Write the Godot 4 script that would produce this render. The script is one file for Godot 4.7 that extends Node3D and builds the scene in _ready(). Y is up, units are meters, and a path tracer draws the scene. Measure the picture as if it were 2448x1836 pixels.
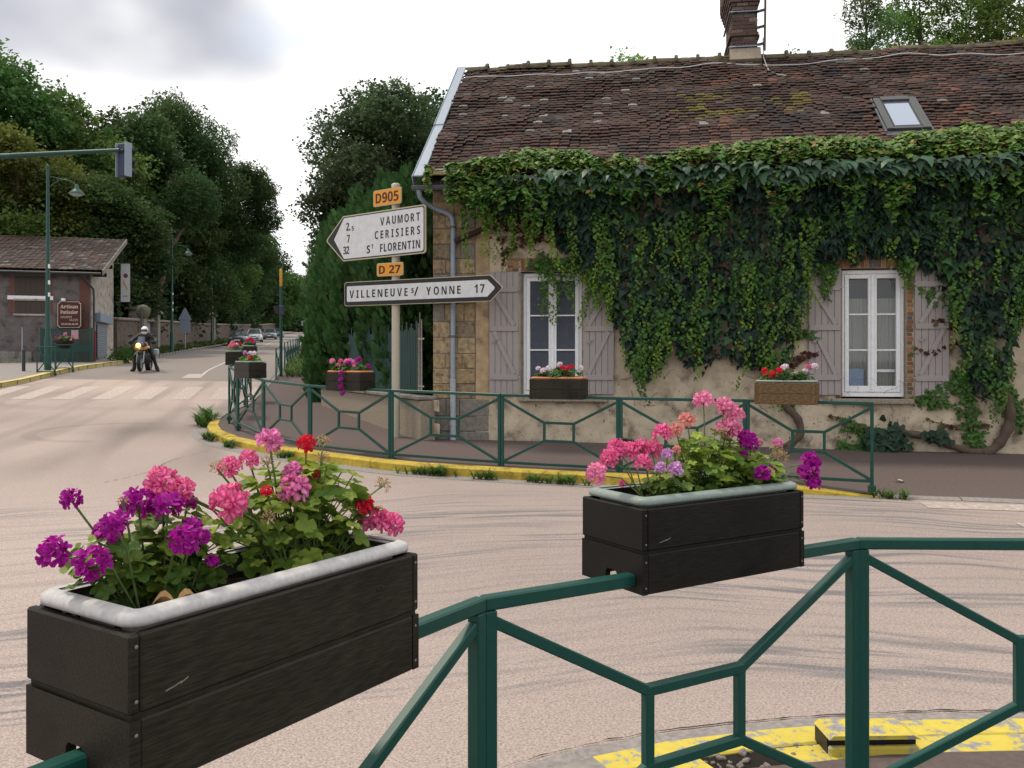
extends Node3D

var R := RandomNumberGenerator.new()
var used := {}
var M := {}
var texs := {}

# ---------------------------------------------------------------- helpers
func P(x: float, d: float, y: float) -> Vector3:
	return Vector3(x, y, -d)

func rf(a: float, b: float) -> float:
	return R.randf_range(a, b)

func lc(r: float, g: float, b: float) -> Color:
	return Color(r, g, b).linear_to_srgb()

func numbered(called: String) -> String:
	var n: int = used.get(called, 0)
	used[called] = n + 1
	return called if n == 0 else "%s_%03d" % [called, n]

func tag(o: Node3D, label: String, category: String, group := "", kind := "") -> Node3D:
	o.set_meta("label", label)
	if category:
		o.set_meta("category", category)
	if group:
		o.set_meta("group", group)
	if kind:
		o.set_meta("kind", kind)
	return o

func thing(called: String, label: String, category: String, at := Vector3.ZERO, turn := 0.0, group := "") -> Node3D:
	var o := Node3D.new()
	o.name = numbered(called)
	add_child(o)
	o.position = at
	o.rotation.y = turn
	tag(o, label, category, group)
	return o

func mk(called: String, mesh: Mesh, m: Material, parent: Node, kind := "") -> MeshInstance3D:
	var o := MeshInstance3D.new()
	o.mesh = mesh
	o.material_override = m
	if parent == self:
		o.name = numbered(called)
		add_child(o)
	else:
		o.name = called
		parent.add_child(o, true)
	if kind:
		o.set_meta("kind", kind)
	return o

func new_st() -> SurfaceTool:
	var st := SurfaceTool.new()
	st.begin(Mesh.PRIMITIVE_TRIANGLES)
	st.set_smooth_group(-1)
	return st

func fin(st: SurfaceTool) -> ArrayMesh:
	st.generate_normals()
	return st.commit()

func ob(called: String, st: SurfaceTool, m: Material, parent: Node, kind := "") -> MeshInstance3D:
	return mk(called, fin(st), m, parent, kind)

func many(called: String, mesh: Mesh, m: Material, parent: Node, xf: Array, cols: Array, kind := "stuff") -> MultiMeshInstance3D:
	var mm := MultiMesh.new()
	mm.transform_format = MultiMesh.TRANSFORM_3D
	mm.use_colors = cols.size() > 0
	mm.mesh = mesh
	mm.instance_count = xf.size()
	for i in xf.size():
		mm.set_instance_transform(i, xf[i])
		if cols.size() > 0:
			mm.set_instance_color(i, cols[i])
	var o := MultiMeshInstance3D.new()
	o.multimesh = mm
	o.material_override = m
	if parent == self:
		o.name = numbered(called)
		add_child(o)
	else:
		o.name = called
		parent.add_child(o, true)
	if kind:
		o.set_meta("kind", kind)
	return o

func tri(st: SurfaceTool, a: Vector3, b: Vector3, c: Vector3, out: Vector3) -> void:
	# clockwise seen from the side that out points to
	if (b - a).cross(c - a).dot(out) > 0.0:
		st.add_vertex(a); st.add_vertex(c); st.add_vertex(b)
	else:
		st.add_vertex(a); st.add_vertex(b); st.add_vertex(c)

func quad(st: SurfaceTool, a: Vector3, b: Vector3, c: Vector3, d: Vector3, out: Vector3) -> void:
	tri(st, a, b, c, out)
	tri(st, a, c, d, out)

func box(st: SurfaceTool, xf: Transform3D, size: Vector3, ch := 0.0) -> void:
	var h := size * 0.5
	if ch <= 0.0:
		for ax in 3:
			for s: float in [-1.0, 1.0]:
				var n := Vector3.ZERO
				n[ax] = s
				var u := (ax + 1) % 3
				var v := (ax + 2) % 3
				var q: Array[Vector3] = []
				for k: Vector2 in [Vector2(-1, -1), Vector2(1, -1), Vector2(1, 1), Vector2(-1, 1)]:
					var p := Vector3.ZERO
					p[ax] = s * h[ax]
					p[u] = k.x * h[u]
					p[v] = k.y * h[v]
					q.append(xf * p)
				quad(st, q[0], q[1], q[2], q[3], xf.basis * n)
		return
	var c := minf(ch, minf(h.x, minf(h.y, h.z)) * 0.9)
	var corner := func(sx: float, sy: float, sz: float, ax: int) -> Vector3:
		var p := Vector3(sx * (h.x - c), sy * (h.y - c), sz * (h.z - c))
		if ax == 0:
			p.x = sx * h.x
		elif ax == 1:
			p.y = sy * h.y
		else:
			p.z = sz * h.z
		return xf * p
	var pm := [-1.0, 1.0]
	for s: float in pm:
		quad(st, corner.call(s, -1.0, -1.0, 0), corner.call(s, 1.0, -1.0, 0), corner.call(s, 1.0, 1.0, 0), corner.call(s, -1.0, 1.0, 0), xf.basis.x * s)
		quad(st, corner.call(-1.0, s, -1.0, 1), corner.call(1.0, s, -1.0, 1), corner.call(1.0, s, 1.0, 1), corner.call(-1.0, s, 1.0, 1), xf.basis.y * s)
		quad(st, corner.call(-1.0, -1.0, s, 2), corner.call(1.0, -1.0, s, 2), corner.call(1.0, 1.0, s, 2), corner.call(-1.0, 1.0, s, 2), xf.basis.z * s)
	for s: float in pm:
		for t: float in pm:
			quad(st, corner.call(s, t, -1.0, 0), corner.call(s, t, 1.0, 0), corner.call(s, t, 1.0, 1), corner.call(s, t, -1.0, 1), xf.basis * Vector3(s, t, 0))
			quad(st, corner.call(s, -1.0, t, 0), corner.call(s, 1.0, t, 0), corner.call(s, 1.0, t, 2), corner.call(s, -1.0, t, 2), xf.basis * Vector3(s, 0, t))
			quad(st, corner.call(-1.0, s, t, 1), corner.call(1.0, s, t, 1), corner.call(1.0, s, t, 2), corner.call(-1.0, s, t, 2), xf.basis * Vector3(0, s, t))
			for r: float in pm:
				tri(st, corner.call(s, t, r, 0), corner.call(s, t, r, 1), corner.call(s, t, r, 2), xf.basis * Vector3(s, t, r))

func T(x: float, y: float, z: float) -> Transform3D:
	return Transform3D(Basis(), Vector3(x, y, z))

# a box given by its two corners
func span(st: SurfaceTool, x0: float, x1: float, y0: float, y1: float, z0: float, z1: float, ch := 0.0) -> void:
	box(st, T((x0 + x1) / 2, (y0 + y1) / 2, (z0 + z1) / 2), Vector3(absf(x1 - x0), absf(y1 - y0), absf(z1 - z0)), ch)

# a bar of rectangular section from p to q
func bar(st: SurfaceTool, p: Vector3, q: Vector3, w: float, hh: float, ch := 0.003, up := Vector3.UP) -> void:
	var x := (q - p).normalized()
	if absf(x.dot(up)) > 0.98:
		up = Vector3.FORWARD
	var z := x.cross(up).normalized()
	var y := z.cross(x)
	box(st, Transform3D(Basis(x, y, z), (p + q) / 2), Vector3(p.distance_to(q), hh, w), ch)

func tube(st: SurfaceTool, pts: Array, rad: Variant, sides := 8, caps := true) -> void:
	st.set_smooth_group(0)
	var rings := []
	var n := pts.size()
	var prev := Vector3.ZERO
	for i in n:
		var a: Vector3 = pts[maxi(i - 1, 0)]
		var b: Vector3 = pts[mini(i + 1, n - 1)]
		var t := (b - a).normalized()
		var ref := prev
		if ref == Vector3.ZERO:
			ref = Vector3.UP if absf(t.y) < 0.9 else Vector3.RIGHT
			ref = t.cross(ref)
		var u := (ref - t * ref.dot(t)).normalized()
		prev = u
		var v := t.cross(u)
		var r: float = rad[i] if rad is Array else rad
		var ring := []
		for k in sides:
			var an := TAU * k / sides
			ring.append((pts[i] as Vector3) + (u * cos(an) + v * sin(an)) * r)
		rings.append(ring)
	for i in n - 1:
		var mid: Vector3 = ((pts[i] as Vector3) + (pts[i + 1] as Vector3)) / 2
		for k in sides:
			var k2 := (k + 1) % sides
			var a: Vector3 = rings[i][k]
			var b: Vector3 = rings[i][k2]
			var c: Vector3 = rings[i + 1][k2]
			var d: Vector3 = rings[i + 1][k]
			quad(st, a, b, c, d, (a + b + c + d) / 4 - mid)
	st.set_smooth_group(-1)
	if caps:
		for e in [0, n - 1]:
			var out: Vector3 = ((pts[0] as Vector3) - (pts[1] as Vector3)) if e == 0 else ((pts[n - 1] as Vector3) - (pts[n - 2] as Vector3))
			for k in range(1, sides - 1):
				tri(st, rings[e][0], rings[e][k], rings[e][k + 1], out)

# a surface of revolution about the y axis of xf; profile = Vector2(radius, height)
func lathe(st: SurfaceTool, xf: Transform3D, prof: Array, sides := 16, smooth := true) -> void:
	st.set_smooth_group(0 if smooth else -1)
	for i in prof.size() - 1:
		var p: Vector2 = prof[i]
		var q: Vector2 = prof[i + 1]
		var nrm := Vector2(q.y - p.y, p.x - q.x)
		for k in sides:
			var a0 := TAU * k / sides
			var a1 := TAU * (k + 1) / sides
			var am := (a0 + a1) / 2
			var a := xf * Vector3(p.x * cos(a0), p.y, p.x * sin(a0))
			var b := xf * Vector3(p.x * cos(a1), p.y, p.x * sin(a1))
			var c := xf * Vector3(q.x * cos(a1), q.y, q.x * sin(a1))
			var d := xf * Vector3(q.x * cos(a0), q.y, q.x * sin(a0))
			var out := xf.basis * Vector3(nrm.x * cos(am), nrm.y, nrm.x * sin(am))
			if p.x > 1e-5:
				tri(st, a, b, c, out)
			if q.x > 1e-5:
				tri(st, a, c, d, out)
	st.set_smooth_group(-1)

# a flat polygon (x, y) given thickness along z
func prism(st: SurfaceTool, xf: Transform3D, poly: PackedVector2Array, z0: float, z1: float) -> void:
	var idx := Geometry2D.triangulate_polygon(poly)
	for e: float in [z0, z1]:
		var out := xf.basis.z * (1.0 if e == maxf(z0, z1) else -1.0)
		for i in range(0, idx.size(), 3):
			var a := poly[idx[i]]
			var b := poly[idx[i + 1]]
			var c := poly[idx[i + 2]]
			tri(st, xf * Vector3(a.x, a.y, e), xf * Vector3(b.x, b.y, e), xf * Vector3(c.x, c.y, e), out)
	var cw := Geometry2D.is_polygon_clockwise(poly)
	for i in poly.size():
		var a := poly[i]
		var b := poly[(i + 1) % poly.size()]
		var nn := Vector2(b.y - a.y, a.x - b.x) * (-1.0 if cw else 1.0)
		quad(st, xf * Vector3(a.x, a.y, z0), xf * Vector3(b.x, b.y, z0), xf * Vector3(b.x, b.y, z1), xf * Vector3(a.x, a.y, z1), xf.basis * Vector3(nn.x, nn.y, 0))

func rrect(x0: float, x1: float, y0: float, y1: float, r: float, n := 5) -> PackedVector2Array:
	var out := PackedVector2Array()
	for c: Array in [[x1 - r, y1 - r, 0.0], [x0 + r, y1 - r, PI / 2], [x0 + r, y0 + r, PI], [x1 - r, y0 + r, PI * 1.5]]:
		for i in n + 1:
			var a: float = c[2] + PI / 2 * i / n
			out.append(Vector2(c[0] + r * cos(a), c[1] + r * sin(a)))
	return out

# ---------------------------------------------------------------- materials
func ntex(key: String, lo: Color, hi: Color, freq: float, oct := 4, sz := 512, mid: Variant = null, ridged := false, sd := 1) -> Texture2D:
	if texs.has(key):
		return texs[key]
	var n := FastNoiseLite.new()
	n.seed = sd
	n.noise_type = FastNoiseLite.TYPE_SIMPLEX_SMOOTH
	n.frequency = freq
	n.fractal_octaves = oct
	n.fractal_type = FastNoiseLite.FRACTAL_RIDGED if ridged else FastNoiseLite.FRACTAL_FBM
	n.fractal_gain = 0.6
	var t := NoiseTexture2D.new()
	t.width = sz
	t.height = sz
	t.seamless = true
	t.noise = n
	var g := Gradient.new()
	g.set_color(0, lo)
	g.set_color(1, hi)
	if mid is Color:
		g.add_point(0.5, mid)
	t.color_ramp = g
	texs[key] = t
	return t

# c is a linear base colour; it varies by v on a noise that repeats every 1/sc metres
func mat(key: String, c: Color, v := 0.0, sc := Vector3.ONE, freq := 0.02, rough := 0.8, bump := 0.0, world := false) -> StandardMaterial3D:
	if M.has(key):
		return M[key]
	var m := StandardMaterial3D.new()
	m.resource_name = key
	m.roughness = rough
	m.metallic_specular = 0.4
	if v > 0.0:
		# materials share one grey grain per strength and fineness, each tinted and shifted
		var vq := snappedf(v, 0.1) if v > 0.15 else 0.1
		var lo := (1 - vq) / (1 + vq)
		m.albedo_texture = ntex("grain%.2f_%.3f" % [vq, freq], Color(lo, lo, lo).linear_to_srgb(), Color.WHITE, freq, 5, 512, null, false, 3)
		m.albedo_color = Color(c.r * (1 + vq), c.g * (1 + vq), c.b * (1 + vq)).linear_to_srgb()
		var hs := key.hash()
		m.uv1_offset = Vector3(hs % 97, hs % 89, hs % 83) / 97.0
		m.uv1_triplanar = true
		m.uv1_world_triplanar = world
		m.uv1_scale = sc
		if bump > 0.0:
			m.heightmap_enabled = true
			m.heightmap_texture = ntex("bump%.3f" % freq, Color.BLACK, Color.WHITE, freq, 5, 512)
			m.heightmap_scale = bump
	else:
		m.albedo_color = c.linear_to_srgb()
	M[key] = m
	return m

# weather stains over a wall: blotches of two sizes, multiplied in
func stained(m: StandardMaterial3D, sc: float) -> void:
	if not texs.has("stain"):
		var n := FastNoiseLite.new()
		n.seed = 61
		n.frequency = 0.011
		n.fractal_octaves = 6
		n.fractal_gain = 0.62
		var t := NoiseTexture2D.new()
		t.width = 1024
		t.height = 1024
		t.seamless = true
		t.noise = n
		var g := Gradient.new()
		g.set_color(0, Color(0.50, 0.49, 0.50))
		g.set_color(1, Color(1, 1, 1))
		g.add_point(0.20, Color(0.66, 0.64, 0.64))
		g.add_point(0.36, Color(0.88, 0.87, 0.86))
		g.add_point(0.60, Color(0.97, 0.96, 0.95))
		t.color_ramp = g
		texs["stain"] = t
	m.detail_enabled = true
	m.detail_albedo = texs["stain"]
	m.detail_blend_mode = BaseMaterial3D.BLEND_MODE_MUL
	m.detail_uv_layer = BaseMaterial3D.DETAIL_UV_2
	m.uv2_triplanar = true
	m.uv2_world_triplanar = true
	m.uv2_scale = Vector3.ONE * sc

# paint over another colour: share of paint left, repeats a metre
func worn(key: String, paint: Color, under: Color, share: float, sc: float) -> StandardMaterial3D:
	var m := StandardMaterial3D.new()
	m.resource_name = key
	var n := FastNoiseLite.new()
	n.seed = key.hash() % 100
	n.frequency = 0.012
	n.fractal_octaves = 6
	n.fractal_gain = 0.65
	var t := NoiseTexture2D.new()
	t.width = 512
	t.height = 512
	t.seamless = true
	t.noise = n
	var g := Gradient.new()
	g.set_color(0, under.linear_to_srgb() * 0.8)
	g.set_color(1, paint.linear_to_srgb())
	g.add_point(1.0 - share - 0.14, under.linear_to_srgb())
	g.add_point(1.0 - share - 0.08, (paint * 0.85).linear_to_srgb())
	t.color_ramp = g
	m.albedo_texture = t
	m.uv1_triplanar = true
	m.uv1_world_triplanar = true
	m.uv1_scale = Vector3.ONE * sc
	m.roughness = 0.8
	return m

func leafmat(key: String, rough := 0.6, back := 0.5) -> StandardMaterial3D:
	if M.has(key):
		return M[key]
	var m := StandardMaterial3D.new()
	m.resource_name = key
	m.vertex_color_use_as_albedo = true
	m.roughness = rough
	m.metallic_specular = 0.35
	if back > 0.0:
		m.backlight_enabled = true
		m.backlight = Color(back, back, back).linear_to_srgb()
	M[key] = m
	return m

# ---------------------------------------------------------------- ground form
const PROF := [[-1000.0, 0.0], [11.0, 0.0], [16.0, 0.15], [24.0, 0.52], [35.0, 1.2], [60.0, 2.05], [87.0, 2.87], [104.0, 3.5], [126.0, 4.3], [150.0, 5.15], [260.0, 10.0], [2000.0, 30.0]]
func prof(r: float) -> float:
	for i in PROF.size() - 1:
		if r < PROF[i + 1][0]:
			return lerpf(PROF[i][1], PROF[i + 1][1], (r - PROF[i][0]) / (PROF[i + 1][0] - PROF[i][0]))
	return 30.0

func gh(x: float, d: float) -> float:
	var r := 0.972 * d - 0.233 * x
	return (prof(r - 1.5) + 2 * prof(r) + prof(r + 1.5)) / 4 - 0.12 * (1 - smoothstep(4.0, 10.0, d))

func bend(r: float) -> float:
	return 0.0003 * pow(maxf(0.0, r - 80.0), 2.0)

# road coordinates: r metres along the far road, w metres to its right
func rw(r: float, w: float) -> Vector2:
	w += bend(r)
	return Vector2(-0.233 * r + 0.972 * w, 0.972 * r + 0.233 * w)

func on_road(r: float, w: float, up := 0.0) -> Vector3:
	var q := rw(r, w)
	return P(q.x, q.y, gh(q.x, q.y) + up)

# a sheet between two polylines (x, d) with the height of the ground plus an offset on either side
func strip(st: SurfaceTool, A: Array, B: Array, offa: Variant, offb: Variant, n: int, step := 0.8) -> void:
	st.set_smooth_group(0)
	var pa := []
	var pb := []
	var oa := []
	var obb := []
	for i in A.size() - 1:
		var L := maxf((A[i] as Vector2).distance_to(A[i + 1]), (B[i] as Vector2).distance_to(B[i + 1]))
		var k := maxi(1, int(ceil(L / step)))
		for j in k + (1 if i == A.size() - 2 else 0):
			var t := float(j) / k
			pa.append((A[i] as Vector2).lerp(A[i + 1], t))
			pb.append((B[i] as Vector2).lerp(B[i + 1], t))
			oa.append(lerpf(offa[i], offa[i + 1], t) if offa is Array else offa)
			obb.append(lerpf(offb[i], offb[i + 1], t) if offb is Array else offb)
	var row := []
	for i in pa.size():
		var cur := []
		for j in n + 1:
			var t := float(j) / n
			var q: Vector2 = (pa[i] as Vector2).lerp(pb[i], t)
			cur.append(P(q.x, q.y, gh(q.x, q.y) + lerpf(oa[i], obb[i], t)))
		if i > 0:
			for j in n:
				quad(st, row[j], row[j + 1], cur[j + 1], cur[j], Vector3.UP)
		row = cur
	st.set_smooth_group(-1)

# ---------------------------------------------------------------- ready
func _ready() -> void:
	R.seed = 7
	setup_view()
	materials()
	ground()
	house()
	low_wall_and_hedge()
	ivy()
	far_buildings()
	trees()
	railings()
	signpost()
	street_things()
	vehicles()
	planters()
	weeds()

func setup_view() -> void:
	var cam := Camera3D.new()
	cam.name = "camera"
	add_child(cam)
	cam.position = Vector3(0, 1.62, 0)
	var nr := 0.05
	var size := 2.0 * 829.5 / 1900.0 * nr
	cam.set_frustum(size, Vector2(0, -54.5 / 1900.0 * nr), nr, 4000.0)
	cam.current = true
	var sun := DirectionalLight3D.new()
	sun.name = "sun"
	add_child(sun)
	sun.light_energy = 0.85
	sun.light_angular_distance = 8.0
	sun.light_color = Color(1.0, 0.95, 0.87)
	sun.shadow_enabled = true
	sun.look_at_from_position(Vector3(-6, 14, -3.5), Vector3.ZERO)
	var we := WorldEnvironment.new()
	we.name = "world"
	add_child(we)
	var e := Environment.new()
	we.environment = e
	e.background_mode = Environment.BG_SKY
	e.tonemap_mode = Environment.TONE_MAPPER_LINEAR
	e.tonemap_exposure = 1.0
	e.sdfgi_enabled = true
	e.ssao_enabled = true
	e.ssil_enabled = true
	var sky := Sky.new()
	var pm := PanoramaSkyMaterial.new()
	pm.panorama = ImageTexture.create_from_image(sky_image())
	pm.energy_multiplier = 1.0
	sky.sky_material = pm
	e.sky = sky

func sky_image() -> Image:
	var w := 768
	var h := 384
	var n := FastNoiseLite.new()
	n.seed = 11
	n.frequency = 0.55
	n.fractal_octaves = 5
	var im := Image.create_empty(w, h, false, Image.FORMAT_RGBF)
	for y in h:
		var el := PI / 2 - PI * (y + 0.5) / h
		for x in w:
			var az := wrapf(TAU * (x + 0.5) / w, -PI, PI)
			var dir := Vector3(sin(az) * cos(el), sin(el), -cos(az) * cos(el))
			var s := 1.0 / maxf(dir.y + 0.22, 0.12)
			var f := n.get_noise_3d(dir.x * s * 1.3, 3.0, dir.z * s * 1.3)
			var f2 := n.get_noise_3d(dir.x * s * 3.5, 9.0, dir.z * s * 3.5)
			# how dense the cloud is overhead: heavy grey banks, thin bright veils, little clear blue
			var bank := exp(-pow((az + 0.50) / 0.30, 4.0) - pow((el - 0.47) / 0.21, 4.0))
			var dens := clampf(maxf(0.20 + f * 0.9 + f2 * 0.30, bank * (1.15 + f * 0.5 + f2 * 0.5)), 0.0, 1.0)
			var white := Vector3(1.32, 1.31, 1.30)
			var grey := Vector3(0.50, 0.515, 0.59)
			var c := white.lerp(grey, smoothstep(0.35, 1.0, dens))
			var blue := smoothstep(0.42, 0.75, f2 * 0.8 - f * 0.9 + 0.12)
			c = c.lerp(Vector3(0.74, 0.88, 1.10), blue * 0.5)
			var low := smoothstep(0.18, 0.0, el)
			c = c.lerp(Vector3(1.22, 1.22, 1.20), low * 0.7)
			im.set_pixel(x, y, Color(c.x, c.y, c.z))
	return im

func materials() -> void:
	mat("asphalt", Color(0.20, 0.175, 0.16), 0.16, Vector3.ONE * 0.7, 0.06, 0.9, 0.3, true)
	mat("pavement", Color(0.098, 0.074, 0.070), 0.22, Vector3.ONE * 0.6, 0.05, 0.92, 0.35, true)
	mat("earth", Color(0.075, 0.072, 0.040), 0.5, Vector3.ONE * 0.3, 0.03, 0.95, 1.0, true)
	mat("yellow", Color(0.50, 0.375, 0.05), 0.3, Vector3.ONE * 0.9, 0.03, 0.75, 0.4, true)
	mat("pale_yellow", Color(0.50, 0.42, 0.17), 0.3, Vector3.ONE * 0.9, 0.03, 0.8, 0.3, true)
	mat("gutter", Color(0.23, 0.21, 0.20), 0.25, Vector3.ONE * 0.8, 0.04, 0.9, 0.4, true)
	mat("line", Color(0.46, 0.45, 0.44), 0.3, Vector3.ONE * 0.8, 0.05, 0.85, 0.1, true)
	mat("green_paint", Color(0.006, 0.056, 0.044), 0.12, Vector3.ONE * 2.0, 0.02, 0.38, 0.0)
	mat("render_wall", Color(0.53, 0.455, 0.35), 0.22, Vector3.ONE * 0.35, 0.012, 0.92, 0.6)
	mat("render_edge", Color(0.42, 0.31, 0.19), 0.2, Vector3.ONE * 0.5, 0.02, 0.92, 0.5)
	var st := [Color(0.34, 0.255, 0.15), Color(0.29, 0.22, 0.145), Color(0.19, 0.17, 0.15), Color(0.24, 0.195, 0.14), Color(0.37, 0.285, 0.18)]
	for i in st.size():
		mat("stone%d" % i, st[i], 0.3, Vector3.ONE * 1.1, 0.014, 0.93, 0.8)
	mat("mortar", Color(0.26, 0.22, 0.17), 0.2, Vector3.ONE, 0.03, 0.95, 0.4)
	var br := [Color(0.27, 0.135, 0.07), Color(0.20, 0.088, 0.052), Color(0.10, 0.095, 0.105), Color(0.30, 0.18, 0.09), Color(0.14, 0.085, 0.06)]
	for i in br.size():
		mat("brick%d" % i, br[i], 0.25, Vector3.ONE * 3.0, 0.02, 0.92, 0.4)
	var cb := [Color(0.115, 0.07, 0.06), Color(0.085, 0.055, 0.05), Color(0.14, 0.11, 0.095), Color(0.10, 0.06, 0.05)]
	for i in cb.size():
		mat("chimney_brick%d" % i, cb[i], 0.3, Vector3.ONE * 3.0, 0.02, 0.95, 0.5)
	mat("shutter", Color(0.295, 0.265, 0.26), 0.09, Vector3(6, 0.9, 6), 0.03, 0.7, 0.08)
	mat("pvc", Color(0.72, 0.73, 0.76), 0.05, Vector3.ONE * 2, 0.01, 0.35)
	mat("zinc", Color(0.24, 0.29, 0.36), 0.14, Vector3.ONE * 1.5, 0.012, 0.42)
	mat("zinc_dark", Color(0.09, 0.10, 0.115), 0.15, Vector3.ONE * 2, 0.02, 0.5)
	mat("cast_iron", Color(0.33, 0.37, 0.42), 0.25, Vector3.ONE * 3, 0.02, 0.6)
	mat("sill", Color(0.25, 0.215, 0.17), 0.25, Vector3.ONE * 1.5, 0.02, 0.9, 0.4)
	mat("deck", Color(0.03, 0.02, 0.016))
	mat("interior", Color(0.03, 0.028, 0.026))
	mat("curtain", Color(0.20, 0.205, 0.175), 0.08, Vector3(12, 0.3, 12), 0.02, 0.95)
	mat("black", Color(0.012, 0.012, 0.013), 0.0, Vector3.ONE, 0.02, 0.5)
	mat("dark_metal", Color(0.03, 0.033, 0.036), 0.0, Vector3.ONE, 0.02, 0.5)
	mat("cable", Color(0.42, 0.41, 0.40), 0.0, Vector3.ONE, 0.02, 0.6)
	mat("bark", Color(0.10, 0.075, 0.058), 0.45, Vector3(2.5, 0.6, 2.5), 0.03, 0.95, 1.2, true)
	mat("vine_bark", Color(0.115, 0.085, 0.065), 0.5, Vector3(9, 9, 9), 0.015, 0.95, 0.8, true)
	mat("concrete", Color(0.25, 0.235, 0.215), 0.25, Vector3.ONE * 0.8, 0.02, 0.93, 0.4)
	mat("grey_wall", Color(0.150, 0.136, 0.138), 0.14, Vector3.ONE * 0.3, 0.012, 0.93, 0.3)
	mat("pale_wall", Color(0.42, 0.385, 0.345), 0.16, Vector3.ONE * 0.3, 0.012, 0.93, 0.3)
	mat("estate_wall", Color(0.135, 0.103, 0.082), 0.28, Vector3.ONE * 0.3, 0.016, 0.95, 0.5, true)
	mat("coping", Color(0.20, 0.165, 0.15), 0.35, Vector3.ONE * 0.6, 0.03, 0.95, 0.5, true)
	mat("pole", Color(0.42, 0.385, 0.31), 0.12, Vector3(3, 0.8, 3), 0.02, 0.55)
	mat("sign_white", Color(0.56, 0.57, 0.59), 0.05, Vector3.ONE, 0.01, 0.5)
	mat("sign_black", Color(0.018, 0.017, 0.017), 0.0, Vector3.ONE, 0.02, 0.55)
	mat("sign_edge", Color(0.46, 0.42, 0.30), 0.1, Vector3.ONE * 2, 0.02, 0.6)
	mat("plate_orange", Color(0.66, 0.27, 0.025), 0.08, Vector3.ONE * 2, 0.02, 0.5)
	mat("letter_brown", Color(0.05, 0.02, 0.012), 0.0, Vector3.ONE, 0.02, 0.6)
	var t := ["0.030,0.027,0.020", "0.0125,0.0115,0.0095", "0.0275,0.0240,0.0175"]
	for i in 3:
		var v: PackedFloat64Array = (t[i] as String).split_floats(",")
		mat("box_wood%d" % i, Color(v[0], v[1], v[2]), 0.5, Vector3(1.3, 14, 14), 0.02, 0.48, 0.04)
		M["box_wood%d" % i].metallic_specular = 0.28
	mat("raw_wood", Color(0.15, 0.09, 0.04), 0.8, Vector3(1.6, 10, 10), 0.02, 0.75, 0.1)
	mat("rim_white", Color(0.43, 0.42, 0.42), 0.2, Vector3(5, 5, 5), 0.02, 0.55, 0.02)
	mat("rim_grey", Color(0.20, 0.245, 0.225), 0.2, Vector3(8, 8, 8), 0.014, 0.5, 0.05)
	mat("rim_clay", Color(0.46, 0.17, 0.075), 0.15, Vector3(6, 6, 6), 0.014, 0.7)
	mat("soil", Color(0.020, 0.014, 0.010), 0.7, Vector3.ONE * 5, 0.06, 0.98, 0.8)
	mat("nail", Color(0.16, 0.16, 0.14), 0.0, Vector3.ONE, 0.02, 0.5)
	var g := StandardMaterial3D.new()
	g.resource_name = "glass"
	g.transparency = BaseMaterial3D.TRANSPARENCY_ALPHA
	g.albedo_color = Color(0.75, 0.8, 0.85, 0.03)
	g.metallic_specular = 0.4
	g.roughness = 0.03
	M["glass"] = g
	var fg := mat("frosted", Color(0.062, 0.074, 0.11), 0.4, Vector3.ONE * 3.0, 0.035, 0.3, 1.2)
	fg.metallic_specular = 0.55
	for k: String in ["render_wall", "render_edge", "stone0", "stone1", "stone3", "stone4", "concrete", "grey_wall", "pale_wall", "yellow", "estate_wall", "box_wood0", "box_wood1", "box_wood2"]:
		stained(M[k], 0.5 if k.begins_with("stone") else 0.17)
	# paint that has worn through to what lies under it
	M["worn_line"] = worn("worn_line", Color(0.47, 0.455, 0.445), Color(0.395, 0.325, 0.29), 0.24, 1.5)
	M["flaking"] = worn("flaking", Color(0.56, 0.45, 0.06), Color(0.28, 0.265, 0.25), 0.50, 1.2)
	leafmat("ivy_leaf", 0.5, 0.35)
	leafmat("tree_leaf", 0.65, 0.8)
	leafmat("hedge_leaf", 0.7, 0.4)
	leafmat("petal", 0.6, 0.8)
	leafmat("plant_leaf", 0.5, 0.7)
	var vc := leafmat("tile_color", 0.9, 0.0)
	vc.albedo_texture = ntex("tilegrain", Color(0.62, 0.62, 0.62), Color(1, 1, 1), 0.03, 5, 512)
	vc.uv1_triplanar = true
	vc.uv1_world_triplanar = true
	vc.uv1_scale = Vector3.ONE * 1.7

# ---------------------------------------------------------------- ground, road, kerbs
func speckle() -> Texture2D:
	var n := 512
	var b := PackedByteArray()
	b.resize(n * n * 3)
	var rr := RandomNumberGenerator.new()
	rr.seed = 5
	var nz := FastNoiseLite.new()
	nz.frequency = 0.24
	nz.fractal_octaves = 3
	nz.fractal_gain = 0.7
	nz.seed = 4
	for i in n * n:
		var x := i % n
		@warning_ignore("integer_division")
		var y := i / n
		var v := 0.87 + nz.get_noise_2d(x, y) * 0.20 + rr.randf_range(-0.09, 0.09)
		if rr.randf() < 0.012:
			v *= 0.6
		var k := int(clampf(v, 0.0, 1.0) * 255)
		b[i * 3] = k
		b[i * 3 + 1] = k
		b[i * 3 + 2] = mini(255, k + 2)
	return ImageTexture.create_from_image(Image.create_from_data(n, n, false, Image.FORMAT_RGB8, b))

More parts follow.
